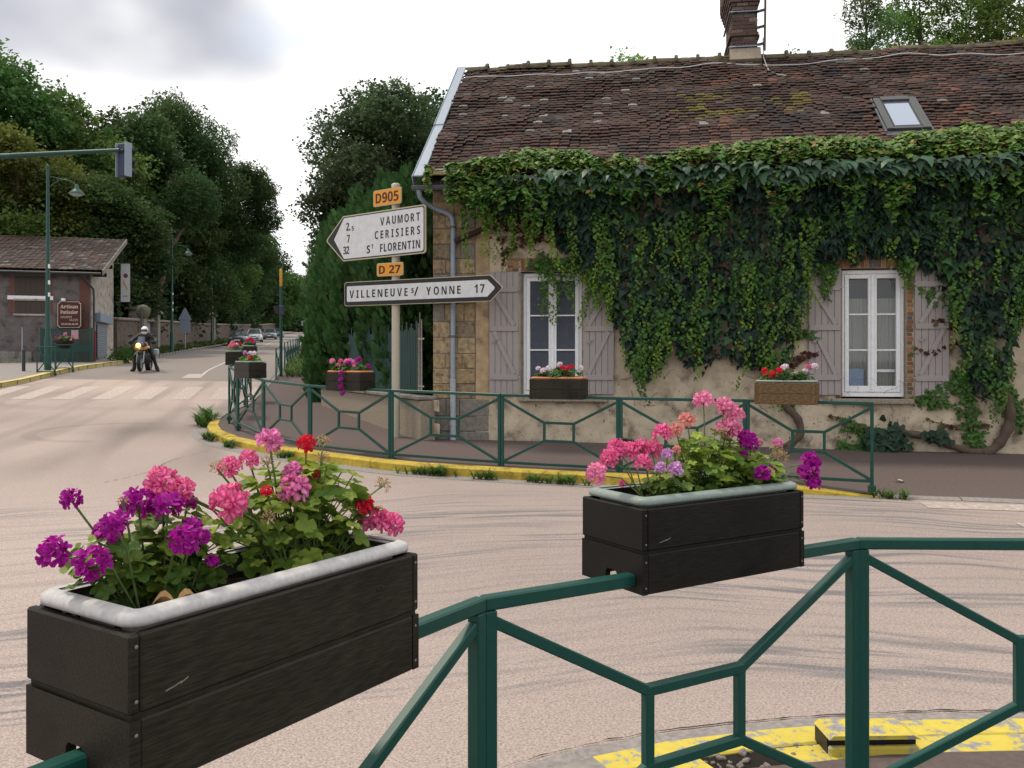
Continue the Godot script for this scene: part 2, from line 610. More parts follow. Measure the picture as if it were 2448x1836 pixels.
func junction_image() -> Texture2D:
	# 28 x 28 m, x from -16, depth from 1: pinkish worn surfacing with grey tyre marks that follow the bend
	var n := 1760
	var b := PackedByteArray()
	b.resize(n * n * 3)
	var a := FastNoiseLite.new()
	a.seed = 21
	a.frequency = 0.11
	a.fractal_octaves = 4
	var st := FastNoiseLite.new()
	st.seed = 33
	st.frequency = 1.0
	st.fractal_octaves = 3
	var st2 := FastNoiseLite.new()
	st2.seed = 44
	st2.frequency = 1.0
	st2.fractal_octaves = 2
	for j in n:
		var d := 28.0 * (j + 0.5) / n + 1.0
		for i in n:
			var x := 28.0 * (i + 0.5) / n - 16.0
			var big := a.get_noise_2d(x, d)
			var dx := x - 1.4
			var dy := d + 5.5
			var rad := sqrt(dx * dx + dy * dy)
			var ang := atan2(dx, dy)
			var c := Vector3(0.43, 0.352, 0.315) * (1.0 + big * 0.20)
			var m := smoothstep(9.95, 10.5, rad) * smoothstep(18.5, 14.0, rad)
			if m > 0.0:
				# rubber laid down along the way the cars turn: broad dusky bands broken into fine lines
				var wob := rad + big * 0.8
				var band := st2.get_noise_2d(wob * 0.85 + 40.0, ang * 2.6)
				var line := st.get_noise_2d(wob * 6.5, ang * 5.0)
				var hair := st2.get_noise_2d(wob * 15.0, ang * 9.0 + 30.0)
				var patch := st2.get_noise_2d(x * 0.35 + 70.0, d * 0.35)
				var k := clampf(band * 1.5 + patch * 0.7 + 0.12, 0.0, 1.0)
				var dark := clampf((line * 1.1 + hair * 0.75 + 0.10) * (0.34 + k * 1.5), 0.0, 1.0) + k * 0.07
				c = c.lerp(Vector3(0.165, 0.162, 0.17), clampf(dark * 0.95, 0.0, 0.85) * m)
				c *= 1.0 + clampf(-line * 0.25 - 0.03, 0.0, 0.12) * k * m
			var w := 0.972 * x + 0.233 * d
			var r := 0.972 * d - 0.233 * x
			if r > 10.0:
				var f := st2.get_noise_2d(w * 0.9, r * 0.09) * smoothstep(11.0, 16.0, r)
				c *= 1.0 - clampf(f * 0.42, -0.06, 0.26)
			# dirt swept against the nose of the kerb, and one curved skid mark
			var kk := Vector2(x + 6.9, d - 17.0).length()
			c *= 1.0 - 0.34 * exp(-kk * kk / 1.5)
			var sk := absf(Vector2(x + 7.6, d - 16.6).length() - 1.35)
			if x < -7.3 and sk < 0.13:
				c *= 0.86
			b[(j * n + i) * 3] = int(255 * clampf(pow(c.x, 0.4545), 0, 1))
			b[(j * n + i) * 3 + 1] = int(255 * clampf(pow(c.y, 0.4545), 0, 1))
			b[(j * n + i) * 3 + 2] = int(255 * clampf(pow(c.z, 0.4545), 0, 1))
	return ImageTexture.create_from_image(Image.create_from_data(n, n, false, Image.FORMAT_RGB8, b))

var KERB: Array[Vector2] = [Vector2(-6.45, 21.5), Vector2(-6.33, 19.7), Vector2(-6.18, 18.2), Vector2(-5.72, 16.5), Vector2(-5.15, 15.4), Vector2(-4.4, 14.5), Vector2(-3.35, 13.5), Vector2(-2.3, 12.75), Vector2(-1.5, 12.2), Vector2(-0.65, 11.85), Vector2(0.3, 11.5), Vector2(1.2, 11.2), Vector2(2.0, 10.93), Vector2(2.75, 10.7), Vector2(3.5, 10.45), Vector2(4.25, 10.2)]
var NEAR: Array[Vector2] = [Vector2(-2.3, -2.5), Vector2(-2.0, 0.2), Vector2(-1.55, 1.7), Vector2(-1.05, 2.65), Vector2(-0.62, 3.2), Vector2(-0.1, 3.66), Vector2(0.34, 3.93), Vector2(0.8, 4.1), Vector2(1.6, 4.26), Vector2(2.5, 4.3), Vector2(4.0, 4.15), Vector2(7.0, 3.5), Vector2(12.0, 1.5)]

func curve_pts(pts: Array, step: float) -> Array:
	var c := Curve2D.new()
	c.bake_interval = 0.05
	for i in pts.size():
		var a: Vector2 = pts[maxi(0, i - 1)]
		var b: Vector2 = pts[mini(pts.size() - 1, i + 1)]
		var t := (b - a) / 6.0
		c.add_point(pts[i], -t if i > 0 else Vector2.ZERO, t if i < pts.size() - 1 else Vector2.ZERO)
	var L := c.get_baked_length()
	var n := maxi(1, int(round(L / step)))
	var out := []
	for i in n + 1:
		out.append(c.sample_baked(L * i / n))
	return out

func offset_pts(pts: Array, by: float) -> Array:
	var out := []
	for i in pts.size():
		var t: Vector2 = ((pts[mini(i + 1, pts.size() - 1)] as Vector2) - (pts[maxi(i - 1, 0)] as Vector2)).normalized()
		out.append((pts[i] as Vector2) + Vector2(-t.y, t.x) * by)
	return out

# one kerb stone between two points of the edge; its top is h0, h1 above the road
func kerb_stone(parent: Node3D, a: Vector2, b: Vector2, width: float, h0: float, h1: float, m: Material, called := "kerb_stone") -> void:
	var st := new_st()
	var t := (b - a).normalized()
	var nn := Vector2(-t.y, t.x)
	var gap := 0.006
	a += t * gap
	b -= t * gap
	var wob := rf(-0.006, 0.006)
	var ya := gh(a.x, a.y)
	var yb := gh(b.x, b.y)
	var q := []
	for e: Array in [[a, ya, h0 + wob], [b, yb, h1 + wob]]:
		var p: Vector2 = e[0]
		var y: float = e[1]
		var h: float = e[2]
		var pi_ := p + nn * width
		var ps := p + nn * 0.03
		q.append([P(p.x, p.y, y - 0.15), P(p.x, p.y, y + maxf(h - 0.03, h * 0.4)), P(ps.x, ps.y, y + h), P(pi_.x, pi_.y, y + h), P(pi_.x, pi_.y, y - 0.15)])
	var fr := P(nn.x, nn.y, 0) * -1.0
	var front := Vector3(fr.x, 0, fr.z)
	var outs := [front, front + Vector3.UP, Vector3.UP, -front]
	for i in 4:
		quad(st, q[0][i], q[0][i + 1], q[1][i + 1], q[1][i], outs[i])
	for e in 2:
		var o := P(t.x, t.y, 0) * (1.0 if e == 1 else -1.0)
		o.y = 0
		for i in range(1, 4):
			tri(st, q[e][0], q[e][i], q[e][i + 1], o)
	ob(called, st, m, parent)

func ground() -> void:
	# open ground under everything, to the horizon
	var st := new_st()
	st.set_smooth_group(0)
	var xs := [-1500.0, -600.0, -250.0, -120.0]
	for i in 41:
		xs.append(-80.0 + i * 3.0)
	xs += [60.0, 120.0, 300.0, 900.0, 1500.0]
	var ds := [-600.0, -150.0, -40.0]
	for i in 60:
		ds.append(-10.0 + i * 3.0)
	ds += [200.0, 260.0, 400.0, 900.0, 2000.0]
	for i in xs.size() - 1:
		for j in ds.size() - 1:
			var q := []
			for k: Array in [[0, 0], [1, 0], [1, 1], [0, 1]]:
				var x: float = xs[i + k[0]]
				var d: float = ds[j + k[1]]
				q.append(P(x, d, gh(x, d) - 0.22))
			quad(st, q[0], q[1], q[2], q[3], Vector3.UP)
	tag(ob("ground", st, M.earth, self), "bare earth and grass lying under the street and behind the walls", "ground", "", "structure")

	var road := thing("road", "pinkish worn road junction that bends and climbs away between trees", "road")
	road.set_meta("kind", "structure")
	# far asphalt
	st = new_st()
	var A := []
	var B := []
	for i in 66:
		var r := 25.0 + i * 3.0
		A.append(rw(r, -9.6 if r < 60 else -7.6))
		B.append(rw(r, 0.0))
	strip(st, A, B, 0.0, 0.0, 5, 1.5)
	ob("far_asphalt", st, M.asphalt, road)
	# junction surfacing
	st = new_st()
	st.set_smooth_group(0)
	var stp := 0.5
	for i in 96:
		for j in 73:
			var q := []
			for k: Array in [[0, 0], [1, 0], [1, 1], [0, 1]]:
				var x: float = -25.0 + (i + k[0]) * stp
				var d: float = -8.0 + (j + k[1]) * stp
				q.append(Vector3(x, gh(x, d) + 0.004, -d))
			for t: Array in [[0, 2, 1], [0, 3, 2]]:
				for kk: int in t:
					var p: Vector3 = q[kk]
					st.set_uv(Vector2((p.x + 16.0) / 28.0, (-p.z - 1.0) / 28.0))
					st.set_uv2(Vector2(p.x, p.z) / 2.3)
					st.add_vertex(p)
	var jm := StandardMaterial3D.new()
	jm.resource_name = "junction"
	jm.albedo_texture = junction_image()
	jm.detail_enabled = true
	jm.detail_albedo = speckle()
	jm.detail_blend_mode = BaseMaterial3D.BLEND_MODE_MUL
	jm.detail_uv_layer = BaseMaterial3D.DETAIL_UV_2
	jm.roughness = 0.88
	jm.metallic_specular = 0.35
	st.generate_normals()
	ob("junction_surface", st, jm, road)
	# zebra crossing over the far road, worn
	for i in 8:
		var w := -8.0 + i * 0.98
		var r0 := 25.0 - i * 0.13
		zebra(road, rw(r0, w), rw(r0 + 3.6, w), 0.5)
	# worn crossing by the flush pavement
	zebra(road, Vector2(4.55, 9.72), Vector2(9.5, 8.75), 0.42)
	zebra(road, Vector2(4.95, 8.5), Vector2(9.6, 7.7), 0.45)
	# centre line
	st = new_st()
	var c0 := []
	var c1 := []
	for i in 30:
		c0.append(rw(33.0 + i * 4.0, -3.43))
		c1.append(rw(33.0 + i * 4.0, -3.35))
	strip(st, c0, c1, 0.008, 0.008, 1, 1.0)
	ob("centre_line", st, M.line, road)
	st = new_st()
	strip(st, [rw(31.2, -3.9), rw(33.0, -3.9)], [rw(31.2, -3.3), rw(33.0, -3.3)], 0.008, 0.008, 1, 0.5)
	ob("stop_mark", st, M.worn_line, road)

	# cracks: along the near kerb and two joints across the surfacing
	for e: Array in [[offset_pts(curve_pts(NEAR, 0.06), 0.012), 0.016], [curve_pts([Vector2(-2.9, 4.2), Vector2(-2.6, 4.75), Vector2(-2.45, 5.2), Vector2(-2.1, 5.9)], 0.05), 0.007], [curve_pts([Vector2(-4.9, 14.3), Vector2(-5.1, 13.2), Vector2(-5.0, 12.1), Vector2(-5.2, 11.2)], 0.06), 0.012]]:
		var ca := []
		var cb := []
		for q: Vector2 in e[0]:
			var j := Vector2(rf(-0.008, 0.008), rf(-0.008, 0.008))
			ca.append(q + j)
			cb.append(q + j + Vector2(rf(0.1, 1.0), rf(0.3, 1.0)) * e[1])
		st = new_st()
		strip(st, ca, cb, 0.0125, 0.0125, 1, 1.0)
		ob("crack", st, M.soil, road)
	# right pavement, round the corner and along the house
	st = new_st()
	var ko := curve_pts(KERB, 0.5)
	ko = offset_pts(ko, 0.15)
	var out := [rw(220, -0.25), rw(80, -0.25), rw(43, -0.25), rw(32, -0.75)]
	var inn := [rw(220, 2.5), rw(80, 2.2), rw(43, 2.0), rw(32, 1.9)]
	var oo := [0.12, 0.12, 0.12, 0.12]
	var oi := [0.13, 0.13, 0.13, 0.13]
	var wallside := [Vector2(-4.3, 23.0), Vector2(-4.2, 21.0), Vector2(-3.3, 19.2), Vector2(-2.35, 17.4), Vector2(-1.3, 15.4), Vector2(0.5, 15.1), Vector2(2.5, 14.9), Vector2(5.0, 14.5)]
	var wi := curve_pts(wallside, 0.3)
	for i in ko.size():
		out.append(ko[i])
		inn.append(wi[int(round(float(i) / (ko.size() - 1) * (wi.size() - 1)))])
		var fl := smoothstep(3.2, 4.3, (ko[i] as Vector2).x)
		oo.append(0.125 - fl * 0.105)
		oi.append(0.13)
	for e: Array in [[Vector2(6.1, 9.75), Vector2(8.0, 14.0)], [Vector2(9.2, 9.05), Vector2(11.5, 13.5)], [Vector2(18.0, 7.3), Vector2(20.0, 12.2)]]:
		out.append(e[0])
		inn.append(e[1])
		oo.append(0.02)
		oi.append(0.12)
	strip(st, out, inn, oo, oi, 8, 0.8)
	tag(ob("pavement", st, M.pavement, self), "dark reddish tarmac pavement curving along the ivy house", "pavement", "", "structure")
	# left pavement
	st = new_st()
	var lk := [rw(12, -45), rw(15, -28), rw(19, -16.2), rw(22.5, -11.2), rw(27.5, -8.6), rw(34, -8.05), rw(43, -7.45), rw(63, -6.95), rw(110, -6.9), rw(220, -6.9)]
	var li := [rw(20, -48), rw(26, -32), rw(32, -22), rw(36, -16), rw(40, -9.2), rw(43, -9.2), rw(48, -9.3), rw(63, -9.3), rw(110, -9.2), rw(220, -9.2)]
	strip(st, lk, li, 0.12, 0.14, 6, 1.2)
	tag(ob("pavement", st, M.gutter, self), "grey narrow pavement across the road before the bakery building", "pavement", "", "structure")
	# near pavement, where the photographer stands
	st = new_st()
	var nk := offset_pts(NEAR, -0.52)
	var back := []
	for i in NEAR.size():
		back.append(Vector2(lerpf(0.2, 9.0, float(i) / (NEAR.size() - 1)), -6.0))
	strip(st, nk, back, 0.062, 0.07, 8, 0.5)
	tag(ob("pavement", st, M.pavement, self), "dark tarmac pavement under the foreground railing", "pavement", "", "structure")

	# yellow kerb round the corner
	var kerb := thing("kerb", "yellow painted kerb curving round the corner below the far railing", "kerb")
	kerb.set_meta("kind", "structure")
	var kp := curve_pts(KERB, 0.95)
	for i in kp.size() - 1:
		var h0 := 0.135 - 0.13 * smoothstep(2.9, 4.3, (kp[i] as Vector2).x)
		var h1 := 0.135 - 0.13 * smoothstep(2.9, 4.3, (kp[i + 1] as Vector2).x)
		kerb_stone(kerb, kp[i], kp[i + 1], 0.19, h0, h1, M.gutter if i < 4 else M.yellow)
	st = new_st()
	var ga := curve_pts(KERB, 0.3)
	var gb := offset_pts(ga, -0.28)
	strip(st, ga, gb, 0.009, 0.008, 1)
	ob("gutter_strip", st, M.gutter, kerb)
	# grey flush edging further right
	var fl_ := thing("kerb", "grey flush edging strip between road and pavement at right", "kerb")
	fl_.set_meta("kind", "structure")
	var fe := [Vector2(4.25, 10.2), Vector2(5.1, 9.97), Vector2(6.05, 9.7), Vector2(7.0, 9.48), Vector2(8.0, 9.27), Vector2(9.1, 9.02), Vector2(10.2, 8.8), Vector2(11.3, 8.6)]
	for i in fe.size() - 1:
		kerb_stone(fl_, fe[i], fe[i + 1], 0.17, 0.026, 0.026, M.gutter)
	# kerb up the far right side
	var fk := thing("kerb", "grey kerb along the right side of the climbing road", "kerb")
	fk.set_meta("kind", "structure")
	st = new_st()
	var q0 := []
	var q1 := []
	for i in 40:
		q0.append(rw(22.5 + i * 3.5, lerpf(-1.3, -0.45, clampf(i / 5.0, 0, 1))))
		q1.append(rw(22.5 + i * 3.5, lerpf(-1.3, -0.45, clampf(i / 5.0, 0, 1)) + 0.16))
	strip(st, q0, q1, 0.13, 0.135, 1)
	strip(st, q0, q0, -0.05, 0.13, 1)
	fk.add_child(mk_child("kerb_run", st, M.gutter))
	# left kerb: yellow, then grey
	var lkerb := thing("kerb", "pale yellow kerb across the road in front of the bakery", "kerb")
	lkerb.set_meta("kind", "structure")
	var lp := []
	for q: Vector2 in lk:
		lp.append(q)
	lp = curve_pts(lp.slice(1), 1.0)
	for i in lp.size() - 1:
		var a: Vector2 = lp[i + 1]
		var b: Vector2 = lp[i]
		if a.y > 105.0:
			break
		kerb_stone(lkerb, a, b, -0.2, 0.15, 0.15, M.pale_yellow if a.y < 43.0 else M.gutter)
	# near kerb: flat, yellow, broken in places
	var nkerb := thing("kerb", "broken flat kerb with flaking yellow paint below the foreground railing", "kerb")
	nkerb.set_meta("kind", "structure")
	var np := curve_pts(NEAR, 0.42)
	for i in np.size() - 1:
		var a: Vector2 = np[i + 1]
		var b: Vector2 = np[i]
		if a.y < 1.0 or a.x > 6.0:
			continue
		var g := offset_pts([b, a], -0.0)
		# grey channel stone, then two rows of painted slabs
		near_slab(nkerb, b, a, 0.0, 0.16, 0.012, M.gutter)
		var bare: bool = a.x < 0.5
		if not (a.x > 5.0):
			near_slab(nkerb, b, a, 0.168, 0.345, rf(0.050, 0.055), M.concrete if bare else M.flaking)
		if not (a.x > 0.75 and a.x < 1.15):
			near_slab(nkerb, b, a, 0.353, 0.53, rf(0.054, 0.060), M.concrete if bare and a.x < 0.3 else M.flaking)
	st = new_st()
	strip(st, offset_pts(np, -0.16), offset_pts(np, -0.54), 0.036, 0.042, 1)
	ob("bedding", st, M.soil, nkerb)
	var rub := []
	for i in 70:
		var s2 := new_st()
		var sz := rf(0.012, 0.036)
		var qx := rf(0.62, 1.35)
		var qd := 4.0 + (qx - 0.6) * 0.22 - rf(0.34, 0.52) + 0.05
		box(s2, Transform3D(Basis.from_euler(Vector3(rf(0, 1), rf(0, 6), rf(0, 1))), P(qx, qd, gh(qx, qd) + 0.045)), Vector3(sz, sz * 0.5, sz * rf(0.6, 1.0)), sz * 0.15)
		ob("rubble_stone", s2, M.coping if i % 2 else M.concrete, nkerb)
	# drain inlet in the kerb
	var dr := thing("drain_inlet", "yellow painted kerb drain inlet with a dark slot at lower right", "drain", P(1.535, 3.74, gh(1.5, 3.8) + 0.06), 0.03)
	st = new_st()
	prism(st, Transform3D(Basis(), Vector3.ZERO), PackedVector2Array([Vector2(-0.175, 0.085), Vector2(0.165, 0.085), Vector2(0.20, 0.068), Vector2(-0.195, 0.068)]), -0.16, 0.02)
	ob("cover_slab", st, M.flaking, dr)
	st = new_st()
	span(st, -0.19, 0.195, -0.03, 0.067, -0.158, -0.02)
	ob("inlet_back", st, M.black, dr)
	st = new_st()
	span(st, -0.19, 0.195, -0.05, 0.034, -0.018, 0.012, 0.008)
	ob("inlet_front", st, M.flaking, dr)

func mk_child(called: String, st: SurfaceTool, m: Material) -> MeshInstance3D:
	var o := MeshInstance3D.new()
	o.mesh = fin(st)
	o.material_override = m
	o.name = called
	return o

func near_slab(parent: Node3D, a: Vector2, b: Vector2, w0: float, w1: float, h: float, m: Material) -> void:
	var t := (b - a).normalized()
	var nn := Vector2(t.y, -t.x)
	if nn.y > 0:
		nn = -nn
	var st := new_st()
	var mid := (a + b) / 2 + nn * (w0 + w1) / 2
	var L := a.distance_to(b) - rf(0.003, 0.012)
	var x := Vector3(t.x, 0, -t.y)
	var z := x.cross(Vector3.UP)
	var bs := Basis(x, Vector3.UP, z) * Basis.from_euler(Vector3(rf(-0.012, 0.012), rf(-0.015, 0.015), rf(-0.006, 0.006)))
	box(st, Transform3D(bs, P(mid.x, mid.y, gh(mid.x, mid.y) + h - 0.06)), Vector3(L, 0.12, w1 - w0 - 0.008), 0.008)
	ob("kerb_slab", st, m, parent)

func zebra(road: Node3D, a: Vector2, b: Vector2, w: float) -> void:
	var st := new_st()
	var t := (b - a).normalized()
	var n := Vector2(t.y, -t.x) * w / 2
	strip(st, [a - n, b - n], [a + n, b + n], 0.0085, 0.0085, 2, 0.4)
	ob("crossing_stripe", st, M.worn_line, road)

# ---------------------------------------------------------------- the house; local axes: x along the front, z outwards
const SL := 0.8192
const QLEN := 4.78
var HX := Transform3D(Basis(Vector3.UP, -0.1481), Vector3(-1.36, 0, -15.1))
var roof_noise := FastNoiseLite.new()

# a point of the roof: s along the eave, q up the slope from the eave, n above the surface
func roof_pt(s: float, q: float, n := 0.0) -> Vector3:
	var k := q / QLEN
	var sag := roof_noise.get_noise_2d(s * 1.0, q * 1.2) * 0.07 - 0.05 * sin(PI * clampf(s / 11.0, 0, 1)) * k
	var c := 0.7735
	var sn := 0.6338
	return Vector3(s, 4.62 + q * sn + (n + sag) * c, 0.35 - q * c + (n + sag) * sn)

func house() -> void:
	roof_noise.frequency = 0.5
	roof_noise.seed = 3
	roof_noise.fractal_octaves = 2
	var h := thing("ivy_house", "low cream rendered house with mossy tiled roof, grey shutters and ivy", "house", HX.origin, -0.1481)
	var st := new_st()
	# front wall in pieces round the two window openings
	var y1 := 4.56
	span(st, 0.752, 1.52, 0.0, y1, -0.38, 0.0)
	span(st, 2.57, 6.71, 0.0, y1, -0.38, 0.0)
	span(st, 7.71, 16.0, 0.0, y1, -0.38, 0.0)
	span(st, 1.52, 2.57, 0.0, 0.97, -0.38, 0.0)
	span(st, 1.52, 2.57, 3.09, y1, -0.38, 0.0)
	span(st, 6.71, 7.71, 0.0, 0.97, -0.38, 0.0)
	span(st, 6.71, 7.71, 3.07, y1, -0.38, 0.0)
	ob("wall", st, M.render_wall, h)
	st = new_st()
	span(st, 0.004, 0.748, 0.0, y1, -0.38, -0.018)
	ob("corner_core", st, M.mortar, h)
	# gables, back, floor and loft
	st = new_st()
	for x: float in [0.0, 15.62]:
		var g := PackedVector2Array([Vector2(-6.7, 0), Vector2(-0.382, 0), Vector2(-0.382, 4.95), Vector2(-3.35, 7.5), Vector2(-6.7, 4.75)])
		prism(st, Transform3D(Basis(Vector3(0, 0, 1), Vector3.UP, Vector3(-1, 0, 0)), Vector3(x + 0.38, 0, 0)), g, 0.0, 0.37)
	span(st, 0.39, 15.6, 0.0, 4.6, -6.7, -6.35)
	span(st, 0.39, 15.6, 4.2, 4.3, -6.34, -0.39)
	span(st, 4.5, 4.6, 0.1, 4.19, -6.34, -0.39)
	span(st, 0.39, 15.6, 0.0, 0.1, -6.34, -0.39)
	ob("inner_wall", st, M.interior, h)
	# corner stones
	var y := 0.12
	var row := 0
	while y < 4.5:
		var hh := rf(0.22, 0.30)
		if y + hh > 4.45:
			hh = 4.55 - y
		var w := 0.74
		if y < 0.85:
			w = 0.98
		var cuts := [0.0, rf(0.25, 0.5), w] if row % 3 != 2 else [0.0, rf(0.2, 0.28), rf(0.45, 0.55), w]
		for i in cuts.size() - 1:
			st = new_st()
			span(st, cuts[i] + 0.005, cuts[i + 1] - 0.005, y + 0.005, y + hh - 0.005, -0.375 if w < 0.8 else -0.02, rf(-0.006, 0.012) + (0.012 if w > 0.8 else 0.0), 0.009)
			var pick := "stone2" if y < 0.85 or R.randf() < 0.22 else "stone%d" % [0, 1, 4, 3, 0][R.randi() % 5]
			ob("corner_stone", st, M[pick], h)
		y += hh
		row += 1
	# narrow smooth band beside the stones
	st = new_st()
	span(st, 0.76, 0.985, 0.86, 4.0, 0.001, 0.012, 0.004)
	ob("render_band", st, M.render_edge, h)
	windows(h)
	# ---- roof
	var roof := Node3D.new()
	roof.name = "roof"
	h.add_child(roof)
	st = new_st()
	var deck := PackedVector2Array([Vector2(0.40, 4.50), Vector2(-3.35, 7.575), Vector2(-7.1, 4.50), Vector2(-7.1, 4.42), Vector2(-3.35, 7.49), Vector2(0.40, 4.42)])
	prism(st, Transform3D(Basis(Vector3(0, 0, 1), Vector3.UP, Vector3(-1, 0, 0)), Vector3(-0.12, 0, 0)), deck, -16.2, 0.0)
	ob("roof_deck", st, M.deck, roof)
	roof_tiles(roof)
	# verge flashing
	for e: Array in [[0.0, 2.05, 0.0], [2.0, 4.74, 0.012]]:
		st = new_st()
		var a := roof_pt(-0.16, e[0] + 0.0, 0.075 + e[2]) 
		var b := roof_pt(-0.16, e[1], 0.075 + e[2])
		bar(st, a, b, 0.17, 0.03, 0.006, Vector3(0, 0.77, 0.63))
		bar(st, a + Vector3(-0.088, -0.09, 0), b + Vector3(-0.088, -0.09, 0), 0.012, 0.2, 0.003, Vector3(0, 0.77, 0.63))
		ob("verge_flashing", st, M.zinc, roof)
	# ridge tiles
	var rt := []
	for v in 3:
		st = new_st()
		var c := []
		for i in 7:
			var an := PI * i / 6.0
			c.append(Vector2(cos(an) * 0.13, sin(an) * 0.11))
		st.set_smooth_group(0)
		for i in 6:
			quad(st, Vector3(0, c[i].y, c[i].x), Vector3(0.41, c[i].y, c[i].x), Vector3(0.41, c[i + 1].y, c[i + 1].x), Vector3(0, c[i + 1].y, c[i + 1].x), Vector3(0, c[i].y + c[i + 1].y, c[i].x + c[i + 1].x))
		st.set_smooth_group(-1)
		for k in 3:
			var rr: float = [0.145, 0.15, 0.145][k]
			for i in 6:
				var an := PI * (i + 0.5) / 6.0
				box(st, Transform3D(Basis(Vector3.RIGHT, PI / 2 - an), Vector3(0.39 + k * 0.02, sin(an) * rr * 0.86, cos(an) * rr)), Vector3(0.02, 0.035, 0.078))
		box(st, T(0.41, 0.145, 0), Vector3(0.07, 0.04 + v * 0.012, 0.075), 0.015)
		rt.append(fin(st))
	var rm := [mat("ridge0", Color(0.10, 0.085, 0.055), 0.4, Vector3.ONE * 2, 0.02, 0.95, 0.6), mat("ridge1", Color(0.085, 0.08, 0.04), 0.5, Vector3.ONE * 2, 0.02, 0.95, 0.6)]
	for i in 36:
		var p := roof_pt(-0.05 + i * 0.43, QLEN)
		if p.x > 5.1 and p.x < 5.75:
			continue
		var o := mk("ridge_tile", rt[i % 3], rm[0 if R.randf() < 0.5 else 1], roof)
		o.position = Vector3(p.x, p.y - 0.035, -3.35)
		o.rotation = Vector3(0, rf(-0.02, 0.02), rf(-0.015, 0.015))
	# lightning cable under the ridge
	st = new_st()
	var cp := []
	for i in 90:
		var s := -0.1 + i * 0.14
		cp.append(roof_pt(s, 4.28 + 0.05 * sin(s * 1.7) + 0.03 * sin(s * 5.3), 0.075))
	tube(st, cp, 0.013, 5)
	ob("cable", st, M.cable, roof)
	st = new_st()
	var w0 := roof_pt(5.92, 4.6, 0.1)
	tube(st, [Vector3(5.93, 8.0, -3.3), w0, roof_pt(5.94, 4.25, 0.08), roof_pt(5.95, 3.95, 0.07), roof_pt(6.05, 3.78, 0.07), roof_pt(6.25, 3.72, 0.07)], 0.011, 5)
	ob("cable", st, M.cable, roof)
	chimney(h)
	skylight(h)
	# gutter and downpipe
	var gut := Node3D.new()
	gut.name = "gutter"
	h.add_child(gut)
	st = new_st()
	for i in 8:
		var a0 := PI + PI * i / 8.0
		var a1 := PI + PI * (i + 1) / 8.0
		for r: float in [0.062, 0.056]:
			quad(st, Vector3(-0.25, 4.49 + sin(a0) * r, 0.43 + cos(a0) * r), Vector3(13.0, 4.49 + sin(a0) * r, 0.43 + cos(a0) * r), Vector3(13.0, 4.49 + sin(a1) * r, 0.43 + cos(a1) * r), Vector3(-0.25, 4.49 + sin(a1) * r, 0.43 + cos(a1) * r), Vector3(0, sin((a0 + a1) / 2), cos((a0 + a1) / 2)) * (1 if r > 0.06 else -1))
	bar(st, Vector3(-0.25, 4.492, 0.495), Vector3(13.0, 4.492, 0.495), 0.014, 0.014)
	ob("trough", st, M.zinc_dark, gut)
	var pipe := Node3D.new()
	pipe.name = "downpipe"
	h.add_child(pipe)
	st = new_st()
	tube(st, [Vector3(-0.14, 4.45, 0.42), Vector3(-0.13, 4.33, 0.36), Vector3(-0.06, 4.24, 0.22), Vector3(0.1, 4.16, 0.10), Vector3(0.24, 4.11, 0.08), Vector3(0.33, 4.06, 0.07), Vector3(0.365, 3.97, 0.07), Vector3(0.37, 3.85, 0.07), Vector3(0.37, 1.25, 0.07)], 0.042, 12)
	ob("pipe", st, M.zinc, pipe)
	st = new_st()
	tube(st, [Vector3(0.37, 1.27, 0.072), Vector3(0.37, 0.62, 0.072)], 0.05, 12)
	tube(st, [Vector3(0.37, 0.62, 0.072), Vector3(0.37, 0.2, 0.072)], 0.054, 12)
	for yy: float in [1.26, 0.6, 0.5]:
		tube(st, [Vector3(0.37, yy - 0.012, 0.072), Vector3(0.37, yy + 0.012, 0.072)], 0.06, 12)
	ob("cast_pipe", st, M.cast_iron, pipe)
	st = new_st()
	for yy: float in [3.86, 2.0]:
		tube(st, [Vector3(0.37, yy - 0.02, 0.07), Vector3(0.37, yy + 0.02, 0.07)], 0.05, 12)
	bar(st, Vector3(0.3, 2.0, 0.03), Vector3(0.44, 2.0, 0.03), 0.04, 0.02)
	ob("bracket", st, M.zinc_dark, pipe)
	st = new_st()
	tube(st, [Vector3(0.40, 3.62, 0.07), Vector3(0.85, 3.80, 0.07), Vector3(1.3, 3.95, 0.07)], 0.05, 8)
	ob("drain_branch", st, mat("rust_pipe", Color(0.045, 0.028, 0.025), 0.3, Vector3.ONE * 3, 0.02, 0.8), pipe)

